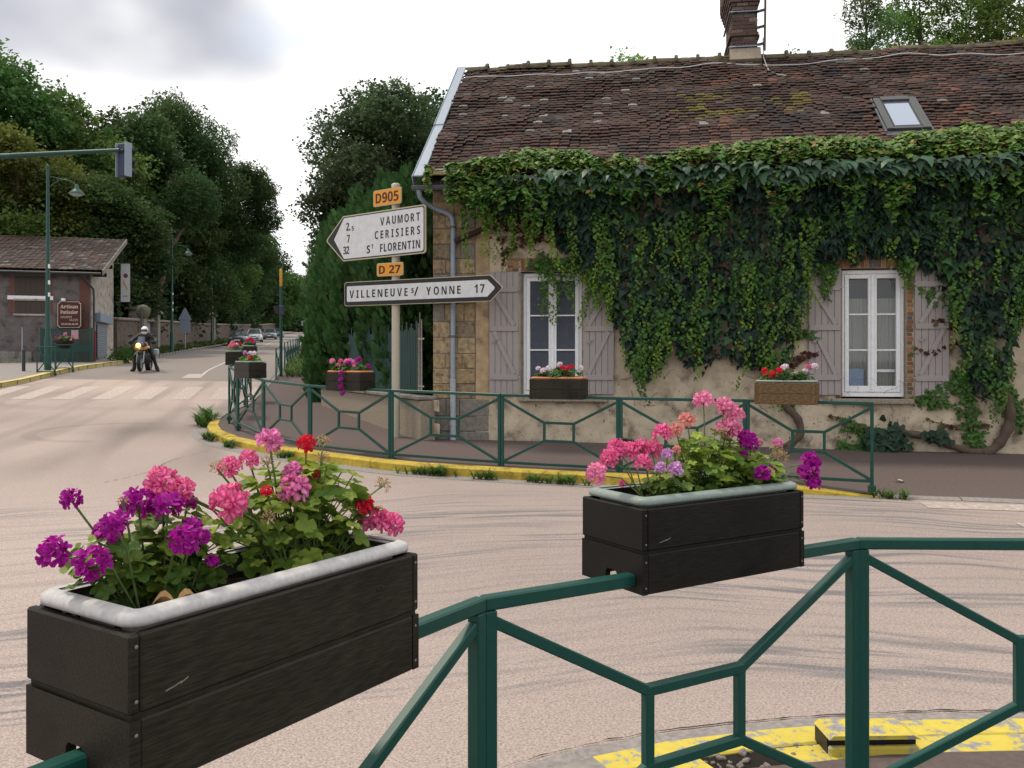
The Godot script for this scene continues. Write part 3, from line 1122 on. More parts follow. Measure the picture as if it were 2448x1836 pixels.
func roof_tiles(roof: Node3D) -> void:
	# plain tiles: slightly dished, thick at the lower edge
	var shapes := []
	for v in 3:
		var st := new_st()
		var top := []
		var nx := 3
		var lift := [0.011, 0.016, 0.008]
		for j in 2:
			var rowp := []
			for i in nx + 1:
				var x := (float(i) / nx - 0.5) * 0.163
				var dish := 0.006 * (1 - pow(2.0 * i / nx - 1, 2)) + (0.004 if v == 1 and i == 3 else 0.0)
				rowp.append(Vector3(x, dish + (lift[v] if j == 0 else 0.0) + (0.014 if j == 0 else -0.004), (0.0 if j == 0 else -0.17) + (rf(-0.006, 0.006) if j == 0 else 0.0)))
			top.append(rowp)
		for i in nx:
			quad(st, top[0][i], top[0][i + 1], top[1][i + 1], top[1][i], Vector3.UP)
			var dn := Vector3(0, -0.019, 0)
			quad(st, top[0][i], top[0][i + 1], top[0][i + 1] + dn, top[0][i] + dn, Vector3(0, 0, 1))
		for e in [0, nx]:
			quad(st, top[0][e], top[1][e], top[1][e] + Vector3(0, -0.016, 0), top[0][e] + Vector3(0, -0.019, 0), Vector3(-1.0 if e == 0 else 1.0, 0, 0))
		shapes.append(fin(st))
	var pal := [Color(0.064, 0.037, 0.031), Color(0.078, 0.043, 0.035), Color(0.050, 0.034, 0.031), Color(0.090, 0.050, 0.040), Color(0.15, 0.068, 0.048), Color(0.18, 0.088, 0.062), Color(0.26, 0.26, 0.25), Color(0.10, 0.085, 0.035), Color(0.15, 0.12, 0.035), Color(0.085, 0.072, 0.064), Color(0.034, 0.028, 0.030)]
	var pm := []
	for i in pal.size():
		pm.append(mat("tile%d" % i, pal[i], 0.35, Vector3.ONE * 2.2, 0.02, 0.93, 0.3))
	var n1 := FastNoiseLite.new()
	n1.seed = 8
	n1.frequency = 0.35
	var n2 := FastNoiseLite.new()
	n2.seed = 18
	n2.frequency = 0.9
	var xf := [[], [], []]
	var cols := [[], [], []]
	var singles := 0
	var rows := 45
	for i in rows:
		var q := 0.02 + i * 0.1065
		var shift := rf(-0.03, 0.03) + (0.085 if i % 2 else 0.0)
		var s := -0.1 + shift * 0.5
		while s < 13.2:
			var u := s + 0.085
			if u > 7.50 and u < 8.24 and q > 1.0 and q < 2.36:
				s += 0.17
				continue
			var a := n1.get_noise_2d(u, q * 1.3)
			var b := n2.get_noise_2d(u, q * 0.6)
			var c := R.randi() % 4
			if b > 0.32 and R.randf() < 0.6:
				c = 10
			elif a > 0.20 and u > 3.6 and R.randf() < 0.42:
				c = 4 if R.randf() < 0.6 else 5
			elif R.randf() < 0.012:
				c = 4
			elif R.randf() < 0.07:
				c = 9
			elif R.randf() < (0.035 if u < 3.5 and q > 1.4 else 0.008):
				c = 6
			var moss := exp(-pow((u - 4.75) / 0.42, 2) - pow((q - 2.72) / 0.25, 2)) + exp(-pow((u - 6.3) / 0.4, 2) - pow((q - 2.45) / 0.3, 2)) + exp(-pow((u - 4.85) / 0.45, 2) - pow((q - 2.1) / 0.2, 2)) + exp(-pow((u - 0.5) / 0.75, 2) - pow((q - 0.1) / 0.22, 2)) + (0.35 if q > 4.55 else 0.0)
			if R.randf() < moss * 0.95:
				c = 8 if R.randf() < 0.6 else 7
			var p := roof_pt(u, q, 0.05 + rf(-0.004, 0.006))
			var bs := Basis(Vector3.RIGHT, 0.686) * Basis.from_euler(Vector3(rf(-0.03, 0.05), rf(-0.03, 0.03), rf(-0.03, 0.03)))
			var v := R.randi() % 3
			var vis := i >= 5 and i <= 11 and u > 1.2 and u < 11.0
			if vis and singles < 300 and (i < 9 or u > 5.0):
				var o := mk("tile", shapes[v], pm[c], roof)
				o.transform = Transform3D(bs, p)
				singles += 1
			else:
				xf[v].append(Transform3D(bs, p))
				var col: Color = pal[c]
				var k := rf(0.8, 1.25)
				cols[v].append(Color(col.r * k, col.g * k, col.b * k))
			s += 0.17 + rf(-0.003, 0.003)
	for v in 3:
		many("tiles", shapes[v], M.tile_color, roof, xf[v], cols[v])
	# the hidden slope at the back
	var st := new_st()
	prism(st, Transform3D(Basis(Vector3(0, 0, 1), Vector3.UP, Vector3(-1, 0, 0)), Vector3(-0.12, 0, 0)), PackedVector2Array([Vector2(-3.36, 7.58), Vector2(-3.36, 7.63), Vector2(-7.15, 4.52), Vector2(-7.15, 4.46)]), -16.2, 0.0)
	ob("back_slope", st, pm[1], roof)

func chimney(h: Node3D) -> void:
	var ch := Node3D.new()
	ch.name = "chimney"
	h.add_child(ch)
	var x0 := 5.32
	var x1 := 5.82
	var z0 := -4.55
	var z1 := -3.25
	var st := new_st()
	span(st, x0 + 0.012, x1 - 0.012, 6.6, 9.75, z0 + 0.012, z1 - 0.012)
	ob("chimney_core", st, mat("chimney_mortar", Color(0.17, 0.15, 0.13), 0.25, Vector3.ONE * 2, 0.02, 0.95, 0.4), ch)
	var y := 7.66
	var row := 0
	while y < 9.7:
		var grow := 0.0
		if y > 7.98 and y < 8.06:
			grow = 0.045
		if y > 8.56:
			grow = 0.022 * (1 + floorf((y - 8.56) / 0.075))
			grow = minf(grow, 0.12)
		var bl := 0.225
		for side in 4:
			var L := (x1 - x0 if side < 2 else z1 - z0) + grow * 2
			var t := -(0.11 if row % 2 else 0.0)
			while t < L - 0.03:
				var a := maxf(t, 0.0)
				var b := minf(t + bl, L)
				if b - a > 0.03:
					st = new_st()
					var dep := 0.11 if side < 2 else 0.1
					var pr := grow + rf(0.0, 0.006)
					if side == 0:
						span(st, x0 - grow + a + 0.005, x0 - grow + b - 0.005, y, y + 0.064, z1 - dep, z1 + pr, 0.006)
					elif side == 1:
						span(st, x0 - grow + a + 0.005, x0 - grow + b - 0.005, y, y + 0.064, z0 - pr, z0 + dep, 0.006)
					elif side == 2:
						if a > 0.1 + grow and b < L - 0.1 - grow or true:
							span(st, x0 - pr, x0 + 0.1, y, y + 0.064, maxf(z0 - grow + a + 0.005, z0 + 0.112), minf(z0 - grow + b - 0.005, z1 - 0.112), 0.006)
					else:
						span(st, x1 - 0.1, x1 + pr, y, y + 0.064, maxf(z0 - grow + a + 0.005, z0 + 0.112), minf(z0 - grow + b - 0.005, z1 - 0.112), 0.006)
					if not (side == 0 and y > 8.06 and y < 8.5 and R.randf() < 0.12):
						ob("brick", st, M["chimney_brick%d" % (R.randi() % 4)], ch)
				t += bl
		y += 0.075
		row += 1
	for e: Array in [[7.82, 0.05], [8.52, 0.035]]:
		st = new_st()
		var yy: float = e[0]
		var g: float = e[1]
		box(st, Transform3D(Basis(Vector3.RIGHT, 0.5), Vector3((x0 + x1) / 2, yy, z1 + g)), Vector3(x1 - x0 + g * 2, 0.012, 0.08), 0.003)
		box(st, Transform3D(Basis(Vector3.BACK, 0.5), Vector3(x0 - g, yy, (z0 + z1) / 2)), Vector3(0.05, 0.012, z1 - z0 + g * 2), 0.003)
		ob("flashing", st, M.zinc, ch)
	st = new_st()
	prism(st, Transform3D(Basis(Vector3(0, 0, 1), Vector3.UP, Vector3(-1, 0, 0)), Vector3(x0 - 0.05, 0, 0)), PackedVector2Array([Vector2(-3.2, 7.79), Vector2(-3.05, 7.52), Vector2(-3.2, 7.4)]), -(x1 - x0 + 0.1), 0.0)
	ob("mortar_fillet", st, M.mortar, ch)
	# aerial mast strapped to the side
	st = new_st()
	tube(st, [Vector3(5.95, 7.72, -3.22), Vector3(5.96, 8.4, -3.22), Vector3(5.98, 10.4, -3.22)], 0.022, 8)
	ob("mast", st, mat("rusty", Color(0.10, 0.07, 0.06), 0.3, Vector3.ONE * 5, 0.03, 0.8), ch)
	st = new_st()
	for yy: float in [7.84, 8.18, 8.5]:
		bar(st, Vector3(5.80, yy, -3.23), Vector3(5.955, yy + 0.03, -3.22), 0.025, 0.05)
	ob("mast_bracket", st, M.dark_metal, ch)

func skylight(h: Node3D) -> void:
	var sk := Node3D.new()
	sk.name = "skylight"
	h.add_child(sk)
	var o := roof_pt(7.87, 1.68, 0.10)
	var xf := Transform3D(Basis(Vector3.RIGHT, 0.686), o)
	# local: x along, z down the slope
	var fm := mat("skylight_metal", Color(0.055, 0.058, 0.058), 0.1, Vector3.ONE * 3, 0.02, 0.45)
	var st := new_st()
	box(st, xf * T(-0.285, 0, 0), Vector3(0.11, 0.07, 1.22), 0.008)
	box(st, xf * T(0.285, 0, 0), Vector3(0.11, 0.07, 1.22), 0.008)
	box(st, xf * T(0, 0.012, -0.54), Vector3(0.455, 0.085, 0.14), 0.008)
	box(st, xf * T(0, 0, 0.57), Vector3(0.455, 0.06, 0.08), 0.008)
	ob("frame", st, fm, sk)
	st = new_st()
	box(st, xf * T(0, -0.03, 0.68), Vector3(0.74, 0.02, 0.14), 0.004)
	box(st, xf * T(-0.36, -0.02, 0), Vector3(0.03, 0.05, 1.3), 0.004)
	box(st, xf * T(0.36, -0.02, 0), Vector3(0.03, 0.05, 1.3), 0.004)
	ob("flashing", st, M.zinc_dark, sk)
	var gm := mat("skylight_glass", Color(0.10, 0.115, 0.13), 0.0, Vector3.ONE, 0.02, 0.04)
	gm.metallic = 0.75
	gm.albedo_color = Color(0.62, 0.66, 0.72)
	st = new_st()
	box(st, xf * T(0, 0.008, 0.02), Vector3(0.452, 0.012, 1.0))
	ob("pane", st, gm, sk)
	st = new_st()
	box(st, xf * T(-0.217, 0.022, 0.02), Vector3(0.02, 0.02, 1.0))
	box(st, xf * T(0.217, 0.022, 0.02), Vector3(0.02, 0.02, 1.0))
	box(st, xf * T(0, 0.022, 0.52), Vector3(0.40, 0.02, 0.03))
	ob("bead", st, M.dark_metal, sk)

func windows(h: Node3D) -> void:
	for w in 2:
		var x0: float = [1.555, 6.735][w]
		var x1: float = [2.555, 7.695][w]
		var y0 := 1.01
		var y1: float = [3.07, 3.045][w]
		var win := Node3D.new()
		win.name = "window"
		h.add_child(win, true)
		var z := -0.10
		var st := new_st()
		# outer frame, two casements, cross bars
		span(st, x0, x1, y1 - 0.06, y1, z - 0.07, z, 0.004)
		span(st, x0, x1, y0, y0 + 0.07, z - 0.07, z, 0.004)
		span(st, x0, x0 + 0.05, y0 + 0.07, y1 - 0.06, z - 0.07, z, 0.004)
		span(st, x1 - 0.05, x1, y0 + 0.07, y1 - 0.06, z - 0.07, z, 0.004)
		var xm := (x0 + x1) / 2
		var ya := y0 + 0.075
		var yb := y1 - 0.065
		for c in 2:
			var a: float = x0 + 0.053 if c == 0 else xm + 0.002
			var b: float = xm - 0.002 if c == 0 else x1 - 0.053
			span(st, a, a + 0.065, ya, yb, z - 0.05, z + 0.012, 0.006)
			span(st, b - 0.065, b, ya, yb, z - 0.05, z + 0.012, 0.006)
			span(st, a + 0.065, b - 0.065, ya, ya + 0.10, z - 0.05, z + 0.012, 0.006)
			span(st, a + 0.065, b - 0.065, yb - 0.07, yb, z - 0.05, z + 0.012, 0.006)
			var pa := ya + 0.10
			var pb := yb - 0.07
			var hgt := (pb - pa) / 3
			for i in 3:
				if i > 0:
					span(st, a + 0.066, b - 0.066, pa + hgt * i - 0.012, pa + hgt * i + 0.012, z - 0.03, z + 0.006, 0.003)
				var s2 := new_st()
				span(s2, a + 0.064, b - 0.064, pa + hgt * i + 0.011, pa + hgt * (i + 1) - 0.011, z - 0.022, z - 0.016)
				ob("pane", s2, M.frosted if w == 0 else M.glass, win)
		span(st, xm - 0.025, xm + 0.025, ya, yb, z + 0.013, z + 0.03, 0.005)
		ob("frame", st, M.pvc, win)
		# soffit and reveals
		st = new_st()
		span(st, x0 - 0.034, x0 - 0.001, y0, y1, -0.36, -0.012)
		span(st, x1 + 0.001, x1 + 0.014, y0, y1, -0.36, -0.012)
		ob("reveal", st, M.stone2 if w == 0 else M.mortar, win)
		# sill
		st = new_st()
		var sx0: float = [1.50, 6.55][w]
		var sx1: float = [3.0, 7.80][w]
		span(st, sx0, sx1, 0.90, 0.985, 0.001, 0.11, 0.012)
		ob("sill", st, M.sill, h)
		if w == 0:
			st = new_st()
			span(st, x0 + 0.02, x1 - 0.02, y0 + 0.05, y1 - 0.05, z - 0.2, z - 0.18)
			ob("blind", st, M.black, win)
		else:
			# pale curtain behind the lower two thirds
			st = new_st()
			var nf := 60
			st.set_smooth_group(0)
			for i in nf:
				var a := lerpf(x0 + 0.02, x1 - 0.02, float(i) / nf)
				var b := lerpf(x0 + 0.02, x1 - 0.02, float(i + 1) / nf)
				var za := z - 0.17 + 0.012 * sin(a * 95.0)
				var zb := z - 0.17 + 0.012 * sin(b * 95.0)
				var top := 2.60
				quad(st, Vector3(a, y0, za), Vector3(b, y0, zb), Vector3(b, top, zb), Vector3(a, top, za), Vector3(0, 0, 1))
			ob("curtain", st, M.curtain, win)
			st = new_st()
			span(st, x0 + 0.1, x0 + 0.38, y0 + 0.05, 1.46, z - 0.14, z - 0.10, 0.01)
			ob("blue_crate", st, mat("blue_crate", Color(0.16, 0.23, 0.36), 0.05, Vector3.ONE, 0.02, 0.6), win)
			st = new_st()
			span(st, x0 + 0.5, x1 - 0.1, 1.40, 1.45, z - 0.14, z - 0.12, 0.01)
			ob("curtain_hem", st, M.pvc, win)
	# lintels and jambs of brick
	var bricks := []
	for i in 4:
		for k in 2:
			for s: float in [1.27, 2.59]:
				bricks.append([s + k * 0.112 + (0.03 if i % 2 else 0.0), 3.10 + i * 0.058, 0.104, 0.05])
	var x := 1.53
	while x < 2.56:
		bricks.append([x, 3.10, 0.055, 0.215])
		x += 0.064
	x = 6.5
	while x < 7.95:
		bricks.append([x, 3.075, 0.055, 0.215])
		x += 0.064
	for i in 31:
		bricks.append([7.716, 0.99 + i * 0.066, 0.07 if i % 2 else 0.085, 0.056])
		if i % 2 == 0 or i < 3:
			bricks.append([6.645 if i % 2 else 6.63, 0.99 + i * 0.066, 0.06 if i % 2 else 0.075, 0.056])
	for b: Array in bricks:
		var st := new_st()
		span(st, b[0], b[0] + b[2], b[1], b[1] + b[3], 0.0005, rf(0.008, 0.016), 0.004)
		ob("brick", st, M["brick%d" % (R.randi() % 5)], h)
	# shutters, folded back against the wall
	for e: Array in [[0.99, 1.50, 1.03, 3.09, false], [2.585, 3.095, 1.03, 3.07, true], [6.20, 6.70, 1.04, 3.06, false], [7.815, 8.33, 1.03, 3.10, true]]:
		var sh := Node3D.new()
		sh.name = "shutter"
		h.add_child(sh, true)
		var a: float = e[0]
		var b: float = e[1]
		var y0: float = e[2]
		var y1: float = e[3]
		var n := 5
		var pw := (b - a) / n
		for i in n:
			var st := new_st()
			span(st, a + pw * i + 0.0025, a + pw * (i + 1) - 0.0025, y0 + rf(-0.004, 0.004), y1 + rf(-0.004, 0.004), 0.030, 0.054 + rf(-0.0015, 0.0015), 0.004)
			ob("plank", st, M.shutter, sh)
		var ys := [y0 + 0.28, (y0 + y1) / 2 + 0.07, y1 - 0.30]
		for yy: float in ys:
			var st := new_st()
			span(st, a + 0.012, b - 0.012, yy - 0.045, yy + 0.045, 0.0555, 0.078, 0.004)
			ob("batten", st, M.shutter, sh)
		for i in 2:
			var st := new_st()
			var p := Vector3(a + 0.09, ys[i + 1] - 0.05, 0.066)
			var q := Vector3(b - 0.08, ys[i] + 0.05, 0.066)
			if e[4]:
				p.x = b - 0.09
				q.x = a + 0.08
			bar(st, p, q, 0.02, 0.07, 0.003, Vector3(0, 1, 0.001))
			ob("brace", st, M.shutter, sh)
		var st2 := new_st()
		var hx := b if not e[4] else a
		for yy: float in [ys[0], ys[2]]:
			span(st2, hx - 0.02, hx + 0.025, yy - 0.015, yy + 0.015, 0.0785, 0.086, 0.003)
		bar(st2, Vector3(a + 0.06, (y0 + y1) / 2 - 0.16, 0.085), Vector3(a + 0.17, (y0 + y1) / 2 - 0.11, 0.085), 0.012, 0.02)
		bar(st2, Vector3(a + 0.10, (y0 + y1) / 2 - 0.18, 0.085), Vector3(a + 0.12, (y0 + y1) / 2 - 0.10, 0.085), 0.012, 0.02)
		ob("latch", st2, M.shutter, sh)

# ---------------------------------------------------------------- low garden wall, fence, hedge
func low_wall_and_hedge() -> void:
	var a := Vector2(-1.40, 15.12)
	var b := Vector2(-4.3, 21.0)
	var th := -(b - a).angle() # unused angle kept simple
	var L := a.distance_to(b)
	var dir := (b - a) / L
	var turn := atan2(dir.y, dir.x)
	var w := thing("garden_wall", "low rendered block wall under the green fence beside the ivy house", "wall", P(a.x, a.y, 0), turn)
	var st := new_st()
	# local x runs away from the house corner, z faces the pavement
	var top := 0.93
	span(st, -0.22, L, -0.1, top - 0.02, -0.26, -0.03)
	ob("core", st, M.mortar, w)
	for r in 4:
		var y0 := 0.13 + r * 0.2
		var x := -0.22 - (0.22 if r % 2 else 0.0)
		while x < L:
			st = new_st()
			var x1 := minf(x + 0.45, L)
			if x1 - x > 0.06:
				span(st, x + 0.004, x1 - 0.004, y0 + 0.003, minf(y0 + 0.197, top - 0.01), -0.028, rf(-0.008, 0.002), 0.005)
				ob("block", st, M.render_wall if R.randf() < 0.7 else M.concrete, w)
			x = x1
	var cx := -0.2
	while cx < L - 0.05:
		st = new_st()
		span(st, cx + 0.004, minf(cx + 1.0, L) - 0.004, top - 0.005, top + 0.055, -0.31, 0.045, 0.008)
		ob("coping_slab", st, M.concrete, w)
		cx += 1.0
	# fence on the wall
	var f := thing("garden_fence", "old dark green metal picket fence on the low garden wall", "fence", P(a.x, a.y, top + 0.055), turn)
	var fm := mat("fence_paint", Color(0.013, 0.046, 0.043), 0.5, Vector3.ONE * 4, 0.02, 0.6)
	var bare := mat("fence_bare", Color(0.40, 0.37, 0.33), 0.2, Vector3.ONE * 4, 0.02, 0.6)
	for i in 54:
		st = new_st()
		var x := 0.08 + i * 0.085
		var hgt := 1.08 + (0.12 if i % 3 == 0 else 0.0) + rf(-0.02, 0.05)
		if i < 3:
			tube(st, [Vector3(x, 0.05, -0.13), Vector3(x + rf(-0.01, 0.01), 1.35 + rf(-0.1, 0.1), -0.13)], [0.010, 0.005], 6)
			ob("picket", st, bare, f)
		else:
			box(st, Transform3D(Basis(Vector3.BACK, rf(-0.015, 0.015)), Vector3(x, 0.06 + hgt / 2, -0.13)), Vector3(0.068, hgt, 0.012), 0.004)
			ob("picket", st, fm, f)
	st = new_st()
	for y: float in [0.16, 0.98]:
		bar(st, Vector3(0.02, y, -0.115), Vector3(4.7, y, -0.115), 0.012, 0.028)
	ob("rail", st, bare, f)
	# conifer hedge
	var hd := thing("conifer_hedge", "tall dense dark green conifer hedge beside the ivy house", "hedge", P(-4.3, 20.0, 0.3))
	var sp := spray_mesh(3)
	var xf := []
	var cols := []
	var lobes := [[Vector3(0.55, 2.15, -2.1), Vector3(1.2, 2.75, 1.3)], [Vector3(1.4, 2.35, -0.3), Vector3(1.25, 2.85, 1.3)], [Vector3(2.15, 2.35, 1.3), Vector3(1.1, 2.85, 1.2)], [Vector3(2.5, 2.2, 2.5), Vector3(0.85, 2.6, 0.9)], [Vector3(0.05, 1.1, -2.4), Vector3(0.95, 1.5, 1.0)], [Vector3(-0.25, 2.1, -4.5), Vector3(1.1, 2.9, 1.6)], [Vector3(-0.9, 2.2, -7.5), Vector3(1.2, 2.7, 2.0)]]
	for l: Array in lobes:
		var c: Vector3 = l[0]
		var rd: Vector3 = l[1]
		for i in 3000:
			var dv := Vector3(R.randfn(), R.randfn(), R.randfn()).normalized()
			# square shoulders: a column rather than an egg
			var pw := 1.0 / pow(pow(absf(dv.x), 2.6) + pow(absf(dv.y), 4.0) + pow(absf(dv.z), 2.6), 1.0 / 3.0)
			var p := c + dv * pw * rd * (rf(0.82, 1.0) + 0.05 * sin(dv.x * 9.0 + dv.y * 14.0))
			if p.y < -0.1:
				continue
			var out := Vector3(dv.x, 0, dv.z).normalized()
			if out.z < -0.5:
				continue
			var up := (Vector3.UP + out * rf(0.25, 0.8) + Vector3(rf(-0.3, 0.3), 0, rf(-0.3, 0.3))).normalized()
			var sd := up.cross(Vector3(rf(-1, 1), rf(-0.2, 0.2), rf(-1, 1)).normalized()).normalized()
			var s := rf(0.7, 1.35)
			xf.append(Transform3D(Basis(sd, up, sd.cross(up)).scaled(Vector3.ONE * s), p))
			var k := rf(0.6, 1.3)
			var ye := rf(0.7, 1.25)
			cols.append(Color(0.060 * k * ye, 0.140 * k, 0.040 * k))
	many("foliage", sp, M.hedge_leaf, hd, xf, cols)
	st = new_st()
	for l: Array in lobes:
		var c: Vector3 = l[0]
		tube(st, [Vector3(c.x, -0.3, c.z), Vector3(c.x, c.y + 1.0, c.z)], [0.14, 0.06], 7)
	ob("stem", st, M.bark, hd)
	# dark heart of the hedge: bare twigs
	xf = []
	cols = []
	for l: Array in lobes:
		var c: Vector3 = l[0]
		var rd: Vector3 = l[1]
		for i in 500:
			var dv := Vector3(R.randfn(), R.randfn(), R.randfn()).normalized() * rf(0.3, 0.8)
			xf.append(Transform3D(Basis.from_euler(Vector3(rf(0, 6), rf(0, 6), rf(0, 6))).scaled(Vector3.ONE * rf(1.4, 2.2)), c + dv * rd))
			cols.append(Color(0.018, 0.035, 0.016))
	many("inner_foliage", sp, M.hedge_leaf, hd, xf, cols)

# a flat feathery spray, pointing up
func spray_mesh(seed_: int) -> ArrayMesh:
	var rr := RandomNumberGenerator.new()
	rr.seed = seed_
	var st := new_st()
	for i in 11:
		var t := i / 10.0
		var base := Vector3(0, t * 0.13, 0)
		for s: float in [-1.0, 1.0]:
			var L := lerpf(0.075, 0.045, t)
			var tip := base + Vector3(s * L * 0.75, L * 0.95, rr.randf_range(-0.025, 0.03))
			var n := (tip - base).cross(Vector3(0, 0, 1)).normalized() * 0.010
			var mid := base.lerp(tip, 0.5)
			tri(st, base - n * 0.3, mid + n, tip, Vector3(0, 0, 1))
			tri(st, base + n * 0.3, mid - n, tip, Vector3(0, 0, 1))
	tri(st, Vector3(-0.012, 0, 0), Vector3(0.012, 0, 0), Vector3(0, 0.24, 0.02), Vector3(0, 0, 1))
	return fin(st)

# ---------------------------------------------------------------- ivy on the house
func ivy_leaf_mesh(v: int) -> ArrayMesh:
	var st := new_st()
	st.set_smooth_group(0)
	var pts := [Vector3(0, 0, 0), Vector3(0.30, 0.16, -0.05), Vector3(0.52, -0.10, -0.10), Vector3(0.27, -0.28, 0.0), Vector3(0.20, -0.55, 0.02), Vector3(0, -0.95 - 0.1 * v, -0.12), Vector3(-0.20, -0.55, 0.02), Vector3(-0.27, -0.28, 0.0), Vector3(-0.52 + 0.06 * v, -0.10, -0.10), Vector3(-0.30, 0.16, -0.05)]
	var c := Vector3(0, -0.28, 0.07)
	for i in pts.size():
		tri(st, c, pts[i], pts[(i + 1) % pts.size()], Vector3(0, 0, 1))
	return fin(st)

func small_leaf_mesh() -> ArrayMesh:
	var st := new_st()
	st.set_smooth_group(0)
	var pts := [Vector3(0, 0, 0), Vector3(0.36, 0.02, -0.05), Vector3(0.50, -0.34, -0.06), Vector3(0.24, -0.66, -0.02), Vector3(0, -0.95, -0.08), Vector3(-0.24, -0.66, -0.02), Vector3(-0.50, -0.34, -0.06), Vector3(-0.36, 0.02, -0.05)]
	var c := Vector3(0, -0.38, 0.05)
	for i in pts.size():
		tri(st, c, pts[i], pts[(i + 1) % pts.size()], Vector3(0, 0, 1))
	return fin(st)

func lerp_tab(tab: Array, x: float) -> float:
	if x <= tab[0].x:
		return tab[0].y
	for i in tab.size() - 1:
		if x < tab[i + 1].x:
			return lerpf(tab[i].y, tab[i + 1].y, (x - tab[i].x) / (tab[i + 1].x - tab[i].x))
	return tab[tab.size() - 1].y

func ivy() -> void:
	var iv := thing("climbing_ivy", "dark climbing ivy with bright hanging shoots covering the house front and eave", "ivy", HX.origin, -0.1481)
	# lower edge of the dense cover, and how far it lies over the tiles (slope metres)
	var low := [Vector2(0.0, 4.5), Vector2(0.5, 4.42), Vector2(0.75, 4.35), Vector2(1.0, 4.05), Vector2(1.6, 3.9), Vector2(2.0, 3.8), Vector2(2.25, 3.55), Vector2(2.6, 3.05), Vector2(2.9, 2.55), Vector2(3.15, 2.0), Vector2(3.4, 1.3), Vector2(3.65, 1.2), Vector2(3.9, 1.45), Vector2(4.1, 1.75), Vector2(4.4, 1.3), Vector2(4.7, 1.6), Vector2(5.0, 1.6), Vector2(5.3, 1.35), Vector2(5.7, 1.3), Vector2(5.95, 1.75), Vector2(6.1, 2.4), Vector2(6.25, 3.05), Vector2(6.6, 3.12), Vector2(7.3, 3.22), Vector2(7.75, 3.15), Vector2(8.0, 2.95), Vector2(8.3, 2.55), Vector2(8.45, 1.9), Vector2(8.6, 1.3), Vector2(8.85, 0.9), Vector2(9.1, 1.1), Vector2(9.25, 1.9), Vector2(9.45, 2.5), Vector2(9.8, 2.4), Vector2(10.3, 1.9), Vector2(12.0, 2.5)]
	var over := [Vector2(-0.1, 0.0), Vector2(0.5, 0.18), Vector2(1.2, 0.45), Vector2(2.0, 0.78), Vector2(2.5, 0.55), Vector2(2.9, 0.12), Vector2(3.6, 0.12), Vector2(4.4, 0.5), Vector2(5.0, 0.6), Vector2(5.9, 0.95), Vector2(6.6, 0.65), Vector2(7.4, 0.72), Vector2(8.0, 1.0), Vector2(8.7, 1.2), Vector2(9.6, 0.95), Vector2(11.0, 1.0), Vector2(12.0, 0.8)]
	var lm := [ivy_leaf_mesh(0), ivy_leaf_mesh(1)]
	var sm := small_leaf_mesh()
	var nz := FastNoiseLite.new()
	nz.frequency = 1.3
	nz.seed = 2
	var leaves := []   # [transform, colour, size rank]
	# dark leaves hanging on the wall
	for i in 11500:
		var s := rf(0.2, 12.0)
		var lo := lerp_tab(low, s) + nz.get_noise_2d(s * 2.0, 1.0) * 0.25
		var y := rf(lo, 4.62)
		if y < lo:
			continue
		var edge := clampf((y - lo) / 0.3, 0.0, 1.0)
		if R.randf() > 0.5 + 0.5 * edge:
			continue
		if s < 1.9 and R.randf() < 0.42 and y < 4.45:
			continue
		var bulge := 0.10 + 0.20 * edge + 0.22 * smoothstep(3.6, 4.6, y) + nz.get_noise_2d(s * 1.3, y * 1.3) * 0.10
		var z := maxf(0.03, bulge * rf(0.45, 1.05))
		var sz := rf(0.07, 0.19) * (0.7 if edge < 0.5 else 1.0)
		var bs := Basis.from_euler(Vector3(rf(-0.9, 0.1), rf(-0.9, 0.9), rf(-0.9, 0.9))).scaled(Vector3.ONE * sz)
		var k := rf(0.55, 1.45)
		var cc := Color(0.015 * k, 0.036 * k, 0.024 * k)
		var gn := nz.get_noise_2d(s * 0.8 + 30, y * 0.8)
		if R.randf() < 0.25 + gn * 1.2:
			cc = Color(0.030 * k, 0.076 * k, 0.024 * k)
		if R.randf() < 0.012:
			cc = Color(0.07, 0.018, 0.016)
		leaves.append([Transform3D(bs, Vector3(s, y, z)), cc, z * sz])
	# leaves that stand out in a row along the gutter
	for i in 900:
		var s := rf(1.8, 12.0)
		var sz := rf(0.15, 0.26)
		var y := 4.56 + rf(-0.16, 0.16)
		var bs := Basis.from_euler(Vector3(rf(-1.25, -0.5), rf(-0.6, 0.6), rf(-0.4, 0.4))).scaled(Vector3.ONE * sz)
		var k := rf(0.7, 1.3)
		leaves.append([Transform3D(bs, Vector3(s, y, rf(0.36, 0.60))), Color(0.028 * k, 0.062 * k, 0.038 * k), 1.0 + sz])
	# small bright leaves: the mat on the roof edge
	var sx := []
	var sc := []
	for i in 9500:
		var s := rf(0.0, 12.0)
		var ov := lerp_tab(over, s) + nz.get_noise_2d(s * 1.6, 7.0) * 0.34 + nz.get_noise_2d(s * 4.0, 17.0) * 0.12
		if ov < 0.05:
			continue
		var q := rf(-0.22 - maxf(0.0, nz.get_noise_2d(s * 1.4, 33.0)) * 1.3, ov)
		var nn := 0.10 + 0.20 * sin(PI * clampf((q + 0.2) / (ov + 0.25), 0, 1)) * rf(0.5, 1.0)
		var p := roof_pt(s, q, nn)
		if q < 0:
			p.y -= rf(0.0, 0.16) - q * 0.5
			p.z = minf(p.z, 0.66)
		var sz := rf(0.06, 0.13)
		var bs := Basis.from_euler(Vector3(rf(-1.5, -0.3), rf(-1.2, 1.2), rf(-0.6, 0.6))).scaled(Vector3.ONE * sz)
		var yel := clampf(nz.get_noise_2d(s * 1.1, q * 2 + 50) + 0.45 + q * 0.5, 0.0, 1.0)
		var k := rf(0.65, 1.3)
		var cc := Color(0.050, 0.125, 0.022).lerp(Color(0.15, 0.22, 0.028), yel * rf(0.2, 1.0))
